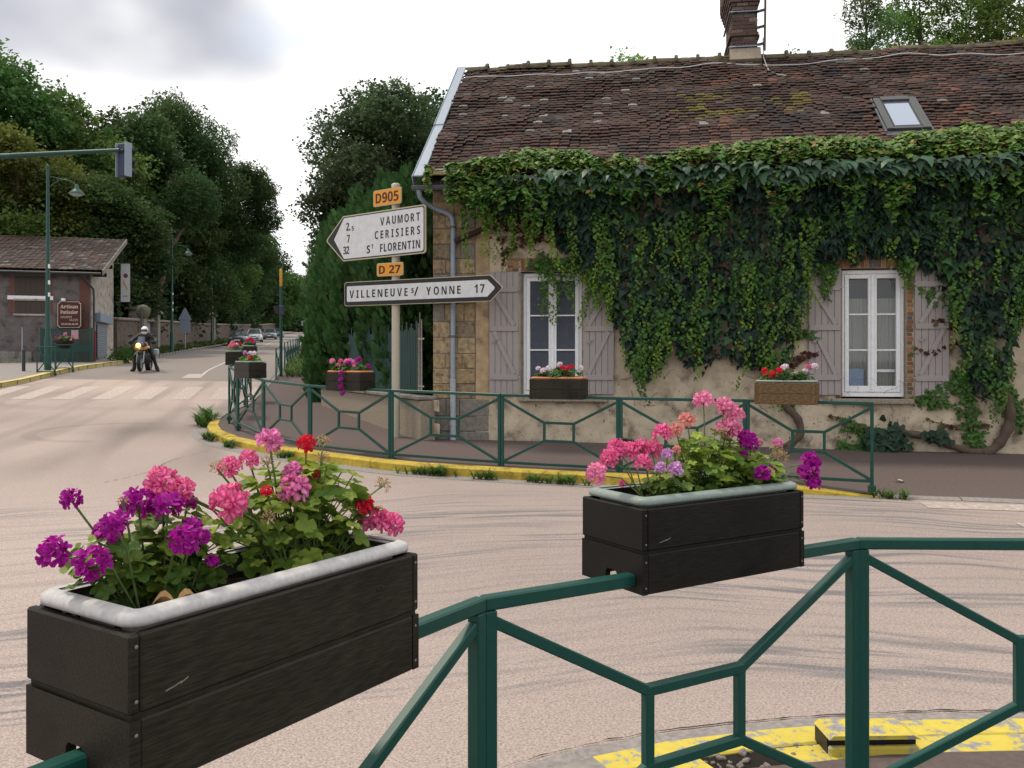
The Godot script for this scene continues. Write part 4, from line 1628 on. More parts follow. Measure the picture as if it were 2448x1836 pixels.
		if R.randf() < 0.03:
			cc = Color(0.25, 0.11, 0.04)
		sx.append(Transform3D(bs, p))
		sc.append(Color(cc.r * k, cc.g * k, cc.b * k))
	# hanging shoots
	var shoots := []
	for i in 50:
		shoots.append([rf(0.45, 2.9), rf(4.35, 4.6), rf(0.25, 1.0) if R.randf() < 0.8 else rf(1.0, 1.6), rf(0.3, 0.45)])
	for i in 16:
		shoots.append([rf(1.9, 2.9), rf(3.15, 3.3), rf(0.3, 1.1), rf(0.08, 0.2)])
	for i in 150:
		var s := rf(2.8, 6.4)
		if nz.get_noise_2d(s * 1.7, 91.0) < -0.12 and R.randf() < 0.8:
			continue
		var lo := lerp_tab(low, s)
		shoots.append([s, rf(lo + 0.25, minf(4.6, lo + 2.6)), rf(0.3, 1.1), rf(0.28, 0.42)])
	for i in 22:
		var s := rf(6.4, 8.0)
		shoots.append([s, rf(3.2, 4.5), rf(0.2, 0.6), rf(0.25, 0.4)])
	for i in 6:
		shoots.append([rf(6.32, 6.6), 3.15, rf(0.4, 0.75), rf(0.1, 0.16)])
		shoots.append([rf(7.62, 7.78), 3.2, rf(0.3, 0.6), rf(0.08, 0.12)])
	for i in 120:
		var s := rf(8.05, 11.5)
		var lo := lerp_tab(low, s)
		shoots.append([s, rf(lo + 0.2, 4.6), rf(0.3, 1.0), rf(0.25, 0.45)])
	var vines := new_st()
	for e: Array in shoots:
		var s: float = e[0]
		var y: float = e[1]
		var L: float = e[2]
		var z: float = e[3]
		var fresh := rf(0.0, 1.0)
		var sway := rf(-0.22, 0.22)
		var n := int(L / 0.016)
		for i in n:
			var t := float(i) / n
			var sz := rf(0.038, 0.075) * lerpf(1.15, 0.55, t)
			var k := rf(0.6, 1.35)
			var cc := Color(0.034, 0.10, 0.020).lerp(Color(0.15, 0.24, 0.022), clampf(fresh * (0.25 + t), 0, 1))
			var p := Vector3(s + sway * t * t * L + 0.03 * sin(t * 7.0 + fresh * 20.0) + rf(-0.075, 0.075) * lerpf(1.3, 0.5, t), y - t * L, maxf(0.03, z * lerpf(1.0, 0.75, t) + rf(-0.03, 0.04)))
			sx.append(Transform3D(Basis.from_euler(Vector3(rf(-0.9, 0.1), rf(-1.0, 1.0), rf(-0.5, 0.5))).scaled(Vector3.ONE * sz), p))
			sc.append(Color(cc.r * k, cc.g * k, cc.b * k))
	# creeping side shoots with small leaves: reddish ones above the first window, green ones low at right
	var creep := [[[Vector2(0.95, 3.95), Vector2(1.5, 3.75), Vector2(2.2, 3.72)], 1, 150, 0.16], [[Vector2(1.2, 3.35), Vector2(1.5, 3.62), Vector2(1.9, 3.66)], 1, 60, 0.05], [[Vector2(2.0, 3.95), Vector2(2.3, 3.6), Vector2(2.5, 3.4)], 1, 110, 0.14], [[Vector2(1.1, 4.0), Vector2(1.28, 3.5), Vector2(1.22, 3.2)], 1, 14, 0.03], [[Vector2(1.75, 3.2), Vector2(2.2, 3.28), Vector2(2.9, 3.1)], 0, 260, 0.10],
		[[Vector2(6.75, 0.62), Vector2(7.1, 0.42), Vector2(7.5, 0.42)], 0, 150, 0.10], [[Vector2(6.5, 0.72), Vector2(6.8, 0.6), Vector2(7.1, 0.5)], 1, 25, 0.03], [[Vector2(6.7, 0.16), Vector2(7.1, 0.22), Vector2(7.6, 0.3)], 0, 230, 0.12], [[Vector2(7.2, 0.3), Vector2(7.4, 0.45), Vector2(7.55, 0.3)], 2, 170, 0.16], [[Vector2(8.0, 0.42), Vector2(8.1, 0.48), Vector2(8.25, 0.38)], 2, 40, 0.08],
		[[Vector2(8.6, 1.5), Vector2(8.55, 0.8), Vector2(8.75, 0.2)], 0, 330, 0.13], [[Vector2(8.9, 1.6), Vector2(9.1, 1.0), Vector2(9.5, 0.6)], 0, 240, 0.15], [[Vector2(8.4, 2.7), Vector2(8.1, 2.55), Vector2(7.9, 2.72)], 0, 130, 0.12], [[Vector2(8.5, 1.9), Vector2(8.15, 1.7), Vector2(7.8, 1.75)], 1, 40, 0.05], [[Vector2(8.55, 1.35), Vector2(8.3, 1.2), Vector2(8.0, 0.98)], 0, 150, 0.10], [[Vector2(7.75, 0.98), Vector2(8.0, 0.93), Vector2(8.4, 0.9)], 0, 60, 0.06], [[Vector2(5.9, 2.0), Vector2(6.1, 2.1), Vector2(6.3, 1.95)], 0, 60, 0.06], [[Vector2(5.9, 1.5), Vector2(6.15, 1.75), Vector2(6.3, 1.7)], 1, 40, 0.06], [[Vector2(8.1, 2.2), Vector2(8.4, 2.25), Vector2(8.8, 1.9)], 1, 60, 0.06], [[Vector2(8.0, 0.65), Vector2(8.5, 0.5), Vector2(8.9, 0.6)], 1, 30, 0.03], [[Vector2(5.75, 1.3), Vector2(5.85, 1.0), Vector2(5.95, 0.75)], 0, 70, 0.06]]
	for e: Array in creep:
		var q: Array = e[0]
		for i in e[2]:
			var t := rf(0, 1)
			var p: Vector2 = (q[0] as Vector2).lerp(q[1], t).lerp((q[1] as Vector2).lerp(q[2], t), t)
			p += Vector2(R.randfn() * e[3] * 0.6, R.randfn() * e[3] * 0.6)
			var k := rf(0.6, 1.3)
			var cc := Color(0.05, 0.12, 0.022) if e[1] == 0 else (Color(0.075, 0.020, 0.018) if R.randf() < 0.75 else Color(0.08, 0.09, 0.02))
			if e[1] == 2:
				cc = Color(0.018, 0.045, 0.026)
			var sz := rf(0.05, 0.09) if e[1] < 2 else rf(0.09, 0.15)
			sx.append(Transform3D(Basis.from_euler(Vector3(rf(-0.8, 0.1), rf(-0.8, 0.8), rf(-1.5, 1.5))).scaled(Vector3.ONE * sz), Vector3(p.x, maxf(p.y, 0.16), rf(0.02, 0.08) + (0.1 if e[1] == 2 else 0.0))))
			sc.append(Color(cc.r * k, cc.g * k, cc.b * k))
		var tw := new_st()
		var tp := []
		for i in 8:
			var t := i / 7.0
			var p: Vector2 = (q[0] as Vector2).lerp(q[1], t).lerp((q[1] as Vector2).lerp(q[2], t), t)
			tp.append(Vector3(p.x + rf(-0.02, 0.02), p.y + rf(-0.02, 0.02), 0.02))
		tube(tw, tp, 0.006, 4, false)
		ob("twig", tw, M.vine_bark, iv)
	# dry sucker pads and flecks left on the render
	var fx := []
	var fc := []
	for i in 1500:
		var s := rf(0.8, 9.8)
		var y := rf(0.22, 4.2) if R.randf() < 0.5 else rf(0.2, 1.2)
		if (s > 1.5 and s < 2.6 or s > 6.7 and s < 7.7) and y > 0.9 and y < 3.3:
			continue
		var sz := rf(0.004, 0.016) if R.randf() < 0.93 else rf(0.016, 0.03)
		fx.append(Transform3D(Basis.from_euler(Vector3(rf(-0.4, 0.4), rf(-0.4, 0.4), rf(0, 6))).scaled(Vector3(sz, sz * rf(0.6, 2.0), sz)), Vector3(s, y, 0.004)))
		fc.append(Color(0.10, 0.075, 0.055) * rf(0.4, 1.4))
	many("suckers", small_leaf_mesh(), M.ivy_leaf, iv, fx, fc)
	# bare tendrils on the render
	for i in 90:
		var tw := new_st()
		var s := rf(0.9, 2.2) if i < 20 else (rf(3.2, 6.4) if i < 42 else rf(6.6, 9.5))
		var y := rf(2.9, 3.9) if i < 20 else rf(0.3, 1.4)
		var tp := []
		var a := rf(0, TAU)
		for k in 6:
			tp.append(Vector3(s, maxf(y, 0.2), 0.007))
			a += rf(-0.6, 0.6)
			s += cos(a) * rf(0.03, 0.07)
			y += sin(a) * rf(0.03, 0.07)
		tube(tw, tp, rf(0.0015, 0.004), 3, false)
		ob("tendril", tw, M.vine_bark, iv)
	# the biggest, outermost leaves singly; the rest as one mass
	leaves.sort_custom(func(a: Array, b: Array) -> bool: return a[2] > b[2])
	var mats := []
	for i in 5:
		var m := leafmat("ivy_single%d" % i, 0.45, 0.35).duplicate() as StandardMaterial3D
		m.vertex_color_use_as_albedo = false
		var k: float = [0.75, 0.9, 1.05, 1.2, 1.35][i]
		m.albedo_color = Color(0.028 * k, (0.056 + 0.004 * i) * k, 0.038 * k).linear_to_srgb()
		mats.append(m)
	var xs := [[], []]
	var cs := [[], []]
	var made := 0
	for i in leaves.size():
		var e: Array = leaves[i]
		var t: Transform3D = e[0]
		if made < 300 and t.origin.x < 9.7:
			var o := mk("leaf", lm[i % 2], mats[i % 5], iv)
			o.transform = t
			made += 1
		else:
			xs[i % 2].append(t)
			cs[i % 2].append(e[1])
	for v in 2:
		many("leaves", lm[v], M.ivy_leaf, iv, xs[v], cs[v])
	many("shoots", sm, M.ivy_leaf, iv, sx, sc)
	# old woody stems
	for e: Array in [[[Vector2(8.83, 0.15), Vector2(9.0, 0.24), Vector2(9.14, 0.45), Vector2(9.22, 0.75), Vector2(9.16, 1.0), Vector2(9.06, 1.25), Vector2(9.03, 1.6)], 0.075], [[Vector2(7.3, 0.42), Vector2(7.52, 0.46), Vector2(7.8, 0.43), Vector2(8.0, 0.38), Vector2(8.35, 0.26), Vector2(8.6, 0.18), Vector2(8.9, 0.16)], 0.055], [[Vector2(5.78, 1.1), Vector2(5.84, 0.86), Vector2(6.0, 0.70), Vector2(6.08, 0.5), Vector2(6.04, 0.36), Vector2(5.92, 0.24), Vector2(5.86, 0.1)], 0.06], [[Vector2(5.5, 0.16), Vector2(5.75, 0.2), Vector2(5.95, 0.3)], 0.025], [[Vector2(5.6, 1.9), Vector2(5.7, 1.5), Vector2(5.78, 1.1)], 0.04]]:
		var st := new_st()
		var tp := []
		var rd := []
		var cu := curve_pts(e[0], 0.05)
		for i in cu.size():
			var q: Vector2 = cu[i]
			tp.append(Vector3(q.x, q.y, 0.07 + 0.01 * sin(i * 0.9)))
			rd.append(e[1] * (1.0 + 0.12 * sin(i * 1.3) + rf(-0.06, 0.06)))
		tube(st, tp, rd, 9)
		ob("stem", st, M.vine_bark, iv)

# ---------------------------------------------------------------- buildings and walls across the road
func text(called: String, s: String, at: Vector3, cap: float, width: float, m: Material, parent: Node3D, serif := false, weight := 600) -> MeshInstance3D:
	var tm := TextMesh.new()
	var f := SystemFont.new()
	f.font_names = PackedStringArray(["Droid Serif" if serif else "Droid Sans"])
	f.font_weight = weight
	tm.font = f
	tm.text = s
	tm.font_size = 64
	tm.pixel_size = cap / (64 * 0.714)
	tm.depth = 0.003
	tm.curve_step = 2.0
	var ab := tm.get_aabb()
	var o := mk(called, tm, m, parent)
	var k := width / maxf(ab.size.x, 0.001) if width > 0.0 else 1.0
	o.scale = Vector3(k, 1, 1)
	o.position = at
	# capitals stand centred on the line
	o.position.y -= ab.get_center().y
	o.position.x -= ab.get_center().x * k
	return o

func far_buildings() -> void:
	var c := Vector2(-17.75, 37.0)
	var g0 := gh(c.x, c.y) + 0.13
	# local x runs left along the front from the right-hand corner, z towards the camera
	var b := thing("bakery_house", "low grey bakery building with brown tiled lean-to roof and brick trim", "building", P(c.x, c.y, g0), 0.28)
	# x to the right: the front covers x from -9 to 0; the side wall runs back from x = 0
	var ev := 3.6
	var st := new_st()
	span(st, -9.0, 0.0, -1.0, ev + 0.15, -0.35, 0.0)
	ob("front_wall", st, M.grey_wall, b)
	st = new_st()
	prism(st, Transform3D(Basis(Vector3(0, 0, 1), Vector3.UP, Vector3(-1, 0, 0)), Vector3(-0.005, 0, 0)), PackedVector2Array([Vector2(-0.352, -1.0), Vector2(-0.352, ev + 0.18), Vector2(-6.2, ev + 2.05), Vector2(-6.2, -1.0)]), 0.0, 0.34)
	ob("side_wall", st, M.pale_wall, b)
	st = new_st()
	span(st, -9.0, -0.36, -1.0, ev + 1.9, -6.2, -5.9)
	span(st, -9.0, -8.7, -1.0, ev, -5.89, -0.36)
	ob("back_wall", st, M.grey_wall, b)
	# roof
	var rf_ := Node3D.new()
	rf_.name = "roof"
	b.add_child(rf_)
	var ang := atan2(2.0, 6.3)
	var bs := Basis(Vector3.RIGHT, ang)
	st = new_st()
	box(st, Transform3D(bs, Vector3(-4.4, ev + 1.12, -3.0)), Vector3(9.9, 0.10, 6.95))
	ob("roof_deck", st, M.deck, rf_)
	st = new_st()
	var tl := []
	for i in 7:
		var t := i / 6.0
		tl.append(Vector2((t - 0.5) * 0.235, 0.03 * pow(sin(t * PI), 2.0) + (0.0 if t < 0.75 else 0.012)))
	for i in 6:
		var a: Vector2 = tl[i]
		var e: Vector2 = tl[i + 1]
		quad(st, Vector3(a.x, a.y + 0.018, 0.0), Vector3(e.x, e.y + 0.018, 0.0), Vector3(e.x, e.y, -0.36), Vector3(a.x, a.y, -0.36), Vector3.UP)
		quad(st, Vector3(a.x, a.y + 0.018, 0.0), Vector3(e.x, e.y + 0.018, 0.0), Vector3(e.x, e.y - 0.012, 0.0), Vector3(a.x, a.y - 0.012, 0.0), Vector3(0, 0, 1))
	var tm := fin(st)
	var pal := [Color(0.048, 0.036, 0.034), Color(0.060, 0.044, 0.040), Color(0.040, 0.032, 0.032), Color(0.072, 0.052, 0.046), Color(0.072, 0.040, 0.031), Color(0.12, 0.11, 0.10)]
	var pms := []
	for i in pal.size():
		pms.append(mat("far_tile%d" % i, pal[i], 0.3, Vector3.ONE * 2, 0.03, 0.93))
	var xf := []
	var cols := []
	var single := 0
	for r in 21:
		for k in 42:
			var x := 0.42 - k * 0.235
			var z := 0.42 - r * 0.325
			var p := Vector3(x, ev + 0.16 + (0.42 - z) * tan(ang) + 0.045 + rf(-0.006, 0.006), z)
			var t := Transform3D(bs * Basis.from_euler(Vector3(rf(-0.02, 0.02), 0, rf(-0.02, 0.02))), p)
			var ci := R.randi() % 5 if R.randf() > 0.07 else 5
			if r > 15 and k > 15 and R.randf() < 0.7:
				ci = 4
			if k < 27 and r < 11 and single < 297:
				var o := mk("roof_tile", tm, pms[ci], rf_)
				o.transform = t
				single += 1
			else:
				xf.append(t)
				cols.append(pal[ci])
	many("roof_tiles", tm, M.tile_color, rf_, xf, cols)
	st = new_st()
	bar(st, Vector3(0.56, ev + 0.10, 0.46), Vector3(0.56, ev + 0.10 + 6.95 * tan(ang), -6.5), 0.04, 0.22)
	ob("barge_board", st, M.concrete, b)
	st = new_st()
	for i in 4:
		bar(st, Vector3(0.0, ev + 0.12 + i * 0.5, -0.75 - i * 1.55), Vector3(0.53, ev + 0.12 + i * 0.5, -0.75 - i * 1.55), 0.16, 0.16)
	ob("rafter_end", st, M.deck, b)
	# brickwork: corner pilaster, window surrounds, left pilaster
	for e: Array in [[-0.42, -0.02, 0.0, ev], [-1.62, -1.42, ev - 1.1, ev - 0.06], [-3.05, -2.85, ev - 1.1, ev - 0.06], [-1.62, -1.42, 1.95, 2.55], [-3.05, -2.85, 1.95, 2.55], [-4.75, -4.3, 0.1, 2.6]]:
		st = new_st()
		var y: float = e[2]
		var row := 0
		while y + 0.06 < e[3]:
			var x: float = e[0]
			var first := 0.11 if row % 2 else 0.215
			while x < e[1] - 0.03:
				var x1 := minf(x + first, e[1])
				first = 0.215
				span(st, x + 0.004, x1 - 0.004, y, y + 0.062, 0.0005, rf(0.010, 0.020))
				x = x1
			y += 0.074
			row += 1
		ob("brickwork", st, mat("far_brick", Color(0.15, 0.068, 0.055), 0.35, Vector3.ONE * 2.5, 0.05, 0.93), b, "stuff")
	var boards := mat("old_boards", Color(0.062, 0.048, 0.044), 0.3, Vector3(8, 1, 8), 0.03, 0.8)
	for e: Array in [[-2.83, -1.64, ev - 1.0, ev - 0.06], [-2.83, -1.64, 1.98, 2.5]]:
		var w := Node3D.new()
		w.name = "window"
		b.add_child(w, true)
		var n := 6
		for i in n:
			st = new_st()
			var dx: float = (e[1] - e[0]) / n
			span(st, e[0] + dx * i + 0.004, e[0] + dx * (i + 1) - 0.004, e[2], e[3], 0.002, 0.012 + rf(0, 0.004))
			ob("plank", st, boards, w)
		st = new_st()
		span(st, e[0] - 0.05, e[1] + 0.05, e[2] - 0.08, e[2] - 0.004, 0.002, 0.07)
		ob("sill", st, M.pale_wall, w)
	st = new_st()
	span(st, -3.1, -1.4, 2.56, 2.72, 0.001, 0.03)
	span(st, -5.0, -4.25, 2.64, 2.82, 0.001, 0.03)
	ob("lintel", st, M.pvc, b)
	st = new_st()
	span(st, -9.0, -2.2, -0.6, 0.42, 0.001, 0.06)
	ob("plinth", st, M.concrete, b)
	# gutter and downpipe at the corner
	st = new_st()
	tube(st, [Vector3(-9, ev + 0.06, 0.50), Vector3(0.5, ev + 0.06, 0.50)], 0.06, 8)
	tube(st, [Vector3(-0.2, ev + 0.05, 0.48), Vector3(-0.12, ev - 0.25, 0.3), Vector3(0.14, ev - 0.55, 0.10), Vector3(0.16, ev - 0.9, 0.08), Vector3(0.16, 1.2, 0.08)], 0.045, 8)
	ob("gutter", st, M.dark_metal, b)
	st = new_st()
	tube(st, [Vector3(0.16, 1.3, 0.08), Vector3(0.16, -0.4, 0.08)], 0.085, 8)
	ob("downpipe", st, mat("red_pipe", Color(0.13, 0.022, 0.025), 0.1, Vector3.ONE * 2, 0.02, 0.6), b)
	# roller door with its box, in the side wall
	var dr := Node3D.new()
	dr.name = "roller_door"
	b.add_child(dr)
	for i in 14:
		st = new_st()
		bar(st, Vector3(0.055, 0.22 + i * 0.105, -1.4), Vector3(0.055, 0.22 + i * 0.105, -3.9), 0.03, 0.098, 0.012)
		ob("slat", st, mat("roller_slat", Color(0.14, 0.17, 0.21), 0.08, Vector3.ONE * 2, 0.03, 0.6), dr)
	st = new_st()
	span(st, -0.003, 0.22, 1.72, 2.12, -4.6, -1.2, 0.02)
	ob("roller_box", st, mat("roller_box", Color(0.17, 0.21, 0.28), 0.06, Vector3.ONE, 0.02, 0.6), dr)
	st = new_st()
	span(st, -0.003, 0.1, -0.15, 0.16, -3.9, -1.4, 0.01)
	ob("step", st, M.coping, dr)
	# hanging shop board
	var s := thing("bakery_sign", "maroon bakery shop board with cream lettering on a scroll bracket", "sign", b.transform * Vector3(-0.75, 1.95, 0.24), 0.12)
	var maroon := mat("maroon", Color(0.060, 0.010, 0.014), 0.1, Vector3.ONE, 0.02, 0.5)
	var cream := mat("cream", Color(0.60, 0.50, 0.40), 0.0, Vector3.ONE, 0.02, 0.6)
	var nb := func(x0: float, y0: float, n: float) -> PackedVector2Array:
		return PackedVector2Array([Vector2(-x0 + n, -y0), Vector2(x0 - n, -y0), Vector2(x0 - n, -y0 + n), Vector2(x0, -y0 + n), Vector2(x0, y0 - n), Vector2(x0 - n, y0 - n), Vector2(x0 - n, y0), Vector2(-x0 + n, y0), Vector2(-x0 + n, y0 - n), Vector2(-x0, y0 - n), Vector2(-x0, -y0 + n), Vector2(-x0 + n, -y0 + n)])
	st = new_st()
	prism(st, T(0, 0, 0), nb.call(0.46, 0.545, 0.06), -0.02, 0.0)
	ob("border", st, cream, s)
	st = new_st()
	prism(st, T(0, 0, 0), nb.call(0.44, 0.525, 0.06), -0.024, 0.004)
	span(st, -0.475, 0.475, -0.56, 0.56, -0.045, -0.026)
	ob("board", st, maroon, s)
	text("lettering", "Artisan", Vector3(0, 0.34, 0.006), 0.14, 0.70, cream, s, true, 700)
	text("lettering", "Patissier", Vector3(0, 0.11, 0.006), 0.14, 0.70, cream, s, true, 700)
	text("lettering", "DIGNETI", Vector3(-0.12, -0.10, 0.006), 0.085, 0.44, cream, s, true, 400)
	text("lettering", "OLIVE", Vector3(0.18, -0.22, 0.006), 0.085, 0.34, cream, s, true, 400)
	text("lettering", "03.86.88.26.88", Vector3(0.02, -0.39, 0.006), 0.075, 0.66, cream, s, true, 700)
	st = new_st()
	var sc := []
	for i in 14:
		var a := -0.4 + i * 0.34
		sc.append(Vector3(0.52 + 0.17 * sin(a), -0.05 + 0.22 * cos(a), -0.03))
	tube(st, sc, 0.014, 6)
	tube(st, [Vector3(0.40, -0.56, -0.03), Vector3(0.52, -0.7, -0.03), Vector3(0.66, -0.68, -0.03), Vector3(0.74, -0.52, -0.03), Vector3(0.74, 0.1, -0.05)], 0.014, 6)
	ob("scroll_bracket", st, M.black, s)
	st = new_st()
	span(st, -0.30, -0.13, 0.55, 0.68, -0.03, 0.12, 0.03)
	ob("sign_lamp", st, M.pvc, s)
	# banner on the back corner
	var bn := thing("banner", "narrow white vertical banner with bread emblem behind the bakery building", "banner", b.transform * Vector3(0.55, 4.8, -6.1), 0.05)
	st = new_st()
	span(st, -0.22, 0.22, -1.9, -0.05, -0.008, 0.0)
	ob("cloth", st, mat("banner_cloth", Color(0.52, 0.54, 0.58), 0.05, Vector3.ONE, 0.02, 0.7), bn)
	st = new_st()
	tube(st, [Vector3(-0.6, -0.03, -0.004), Vector3(0.22, -0.03, -0.004)], 0.015, 6)
	tube(st, [Vector3(-0.6, -1.92, -0.004), Vector3(0.22, -1.92, -0.004)], 0.015, 6)
	ob("rod", st, M.dark_metal, bn)
	st = new_st()
	lathe(st, Transform3D(Basis(Vector3.RIGHT, PI / 2), Vector3(0.01, -0.62, 0.0)), [Vector2(0, 0.004), Vector2(0.11, 0.004), Vector2(0.115, 0.0)], 16, false)
	ob("emblem", st, mat("emblem", Color(0.14, 0.07, 0.09), 0.3, Vector3.ONE * 8, 0.03, 0.7), bn)
	st = new_st()
	tube(st, [Vector3(-0.10, -0.82, 0.004), Vector3(-0.04, -1.0, 0.006), Vector3(0.06, -1.2, 0.006), Vector3(0.12, -1.34, 0.004)], [0.015, 0.03, 0.03, 0.012], 6)
	ob("baguette_print", st, mat("baguette", Color(0.55, 0.28, 0.08), 0.1, Vector3.ONE * 5, 0.02, 0.7), bn)
	text("lettering", "pain", Vector3(0.02, -1.62, 0.001), 0.08, 0.24, mat("grey_ink", Color(0.16, 0.17, 0.2)), bn, false, 700)
	# slatted green gate before the house
	var gp := b.transform * Vector3(-0.75, 0, 0.75)
	var gt := thing("yard_gate", "dark green slatted metal gate in front of the bakery wall", "gate", Vector3(gp.x, gh(gp.x, -gp.z) + 0.13, gp.z), 0.24)
	var gpm := mat("gate_green", Color(0.010, 0.050, 0.042), 0.15, Vector3.ONE * 2, 0.02, 0.5)
	st = new_st()
	for i in 30:
		span(st, -0.85 + i * 0.058, -0.85 + i * 0.058 + 0.03, 0.05, 1.32, -0.01, 0.01)
	ob("slats", st, gpm, gt, "stuff")
	st = new_st()
	span(st, -0.9, 0.92, 0.40, 0.72, 0.012, 0.03)
	span(st, -0.9, 0.92, 1.30, 1.36, -0.02, 0.03)
	span(st, -0.9, 0.92, 0.0, 0.05, -0.02, 0.03)
	ob("rail", st, gpm, gt)
	for x: float in [-0.93, 0.95]:
		st = new_st()
		span(st, x - 0.05, x + 0.05, -0.2, 1.42, -0.04, 0.05)
		ob("gate_post", st, gpm, gt)
	st = new_st()
	span(st, 0.18, 0.45, 0.95, 1.32, 0.032, 0.036)
	ob("notice", st, mat("notice", Color(0.36, 0.28, 0.28), 0.3, Vector3.ONE * 6, 0.03, 0.7), gt)
	# long estate wall up the road
	var ew := thing("estate_wall", "long brown stone wall with tiled coping along the left side of the road", "wall")
	var r := 46.6
	var n := 0
	while r < 190.0:
		var a := on_road(r, -9.0)
		var L := 6.0
		var e := on_road(r + L, -9.0)
		if not (r > 52.5 and r < 58.0):
			st = new_st()
			var xx := (e - a).normalized()
			bar(st, a + Vector3(0, 0.6, 0), e + Vector3(0, 0.6, 0), 0.4, 2.6, 0.0)
			ob("wall_section", st, M.estate_wall, ew)
			st = new_st()
			bar(st, a + Vector3(0, 1.99, 0) + xx * 0.02, e + Vector3(0, 1.99, 0) - xx * 0.02, 0.62, 0.16, 0.05)
			ob("coping_slab", st, M.coping, ew)
		r += L
		n += 1
	for e: Array in [[52.8, 2.75], [57.6, 2.6], [93.0, 3.0]]:
		var p := on_road(e[0], -8.9)
		var gpst := thing("gate_pillar", ["square rendered gate pillar with stone cap left of the pale gate", "square rendered gate pillar with stone cap right of the pale gate", "tall distant wall pillar with a flat cap above the cars"][[52.8, 57.6, 93.0].find(e[0])], "pillar", p, 0.23)
		st = new_st()
		span(st, -0.42, 0.42, -0.5, e[1] - 0.2, -0.42, 0.42, 0.02)
		ob("shaft", st, M.concrete, gpst)
		st = new_st()
		span(st, -0.62, 0.62, e[1] - 0.199, e[1] - 0.05, -0.62, 0.62, 0.04)
		lathe(st, T(0, e[1] - 0.05, 0), [Vector2(0.6, 0), Vector2(0.0, 0.16)], 4, false)
		ob("cap", st, M.concrete, gpst)
	var p2 := on_road(55.2, -8.95)
	var pg := thing("pale_gate", "pale grey solid gate panel set in the brown estate wall", "gate", p2, 0.23)
	var ga := on_road(53.3, -8.95) - p2
	var gb := on_road(57.1, -8.95) - p2
	st = new_st()
	bar(st, ga.rotated(Vector3.UP, -0.23) + Vector3(0, 0.95, 0), gb.rotated(Vector3.UP, -0.23) + Vector3(0, 0.95, 0), 0.08, 1.9, 0.01)
	ob("gate_leaf", st, mat("pale_gate", Color(0.27, 0.28, 0.32), 0.06, Vector3.ONE, 0.02, 0.6), pg)
	st = new_st()
	bar(st, ga.rotated(Vector3.UP, -0.23) + Vector3(0.1, 2.0, 0), gb.rotated(Vector3.UP, -0.23) + Vector3(0.1, 2.0, 0), 0.5, 0.16, 0.02)
	ob("gate_lintel", st, M.concrete, pg)

# ---------------------------------------------------------------- trees
var clumps := {}
func clump(kind: String) -> ArrayMesh:
	if clumps.has(kind):
		return clumps[kind]
	var st := new_st()
	var rr := RandomNumberGenerator.new()
	rr.seed = kind.hash() % 9999
	var n := 16
	for i in n:
		var c := Vector3(rr.randfn(), rr.randfn() * 0.7, rr.randfn()) * 0.36
		var ax := Vector3(rr.randfn(), rr.randfn() * 0.5 - 0.25, rr.randfn()).normalized()
		var up := Vector3(rr.randfn() * 0.6, 1.0, rr.randfn() * 0.6).normalized()
		var sd := ax.cross(up).normalized()
		var L := rr.randf_range(0.22, 0.40)
		var w := L * (0.24 if kind == "narrow" else 0.36)
		var fold := up * 0.05
		var tip := c + ax * L
		var m := c + ax * L * 0.45
		tri(st, c, m + sd * w + fold, tip, up)
		tri(st, c, m - sd * w + fold, tip, up)
	clumps[kind] = fin(st)
	return clumps[kind]

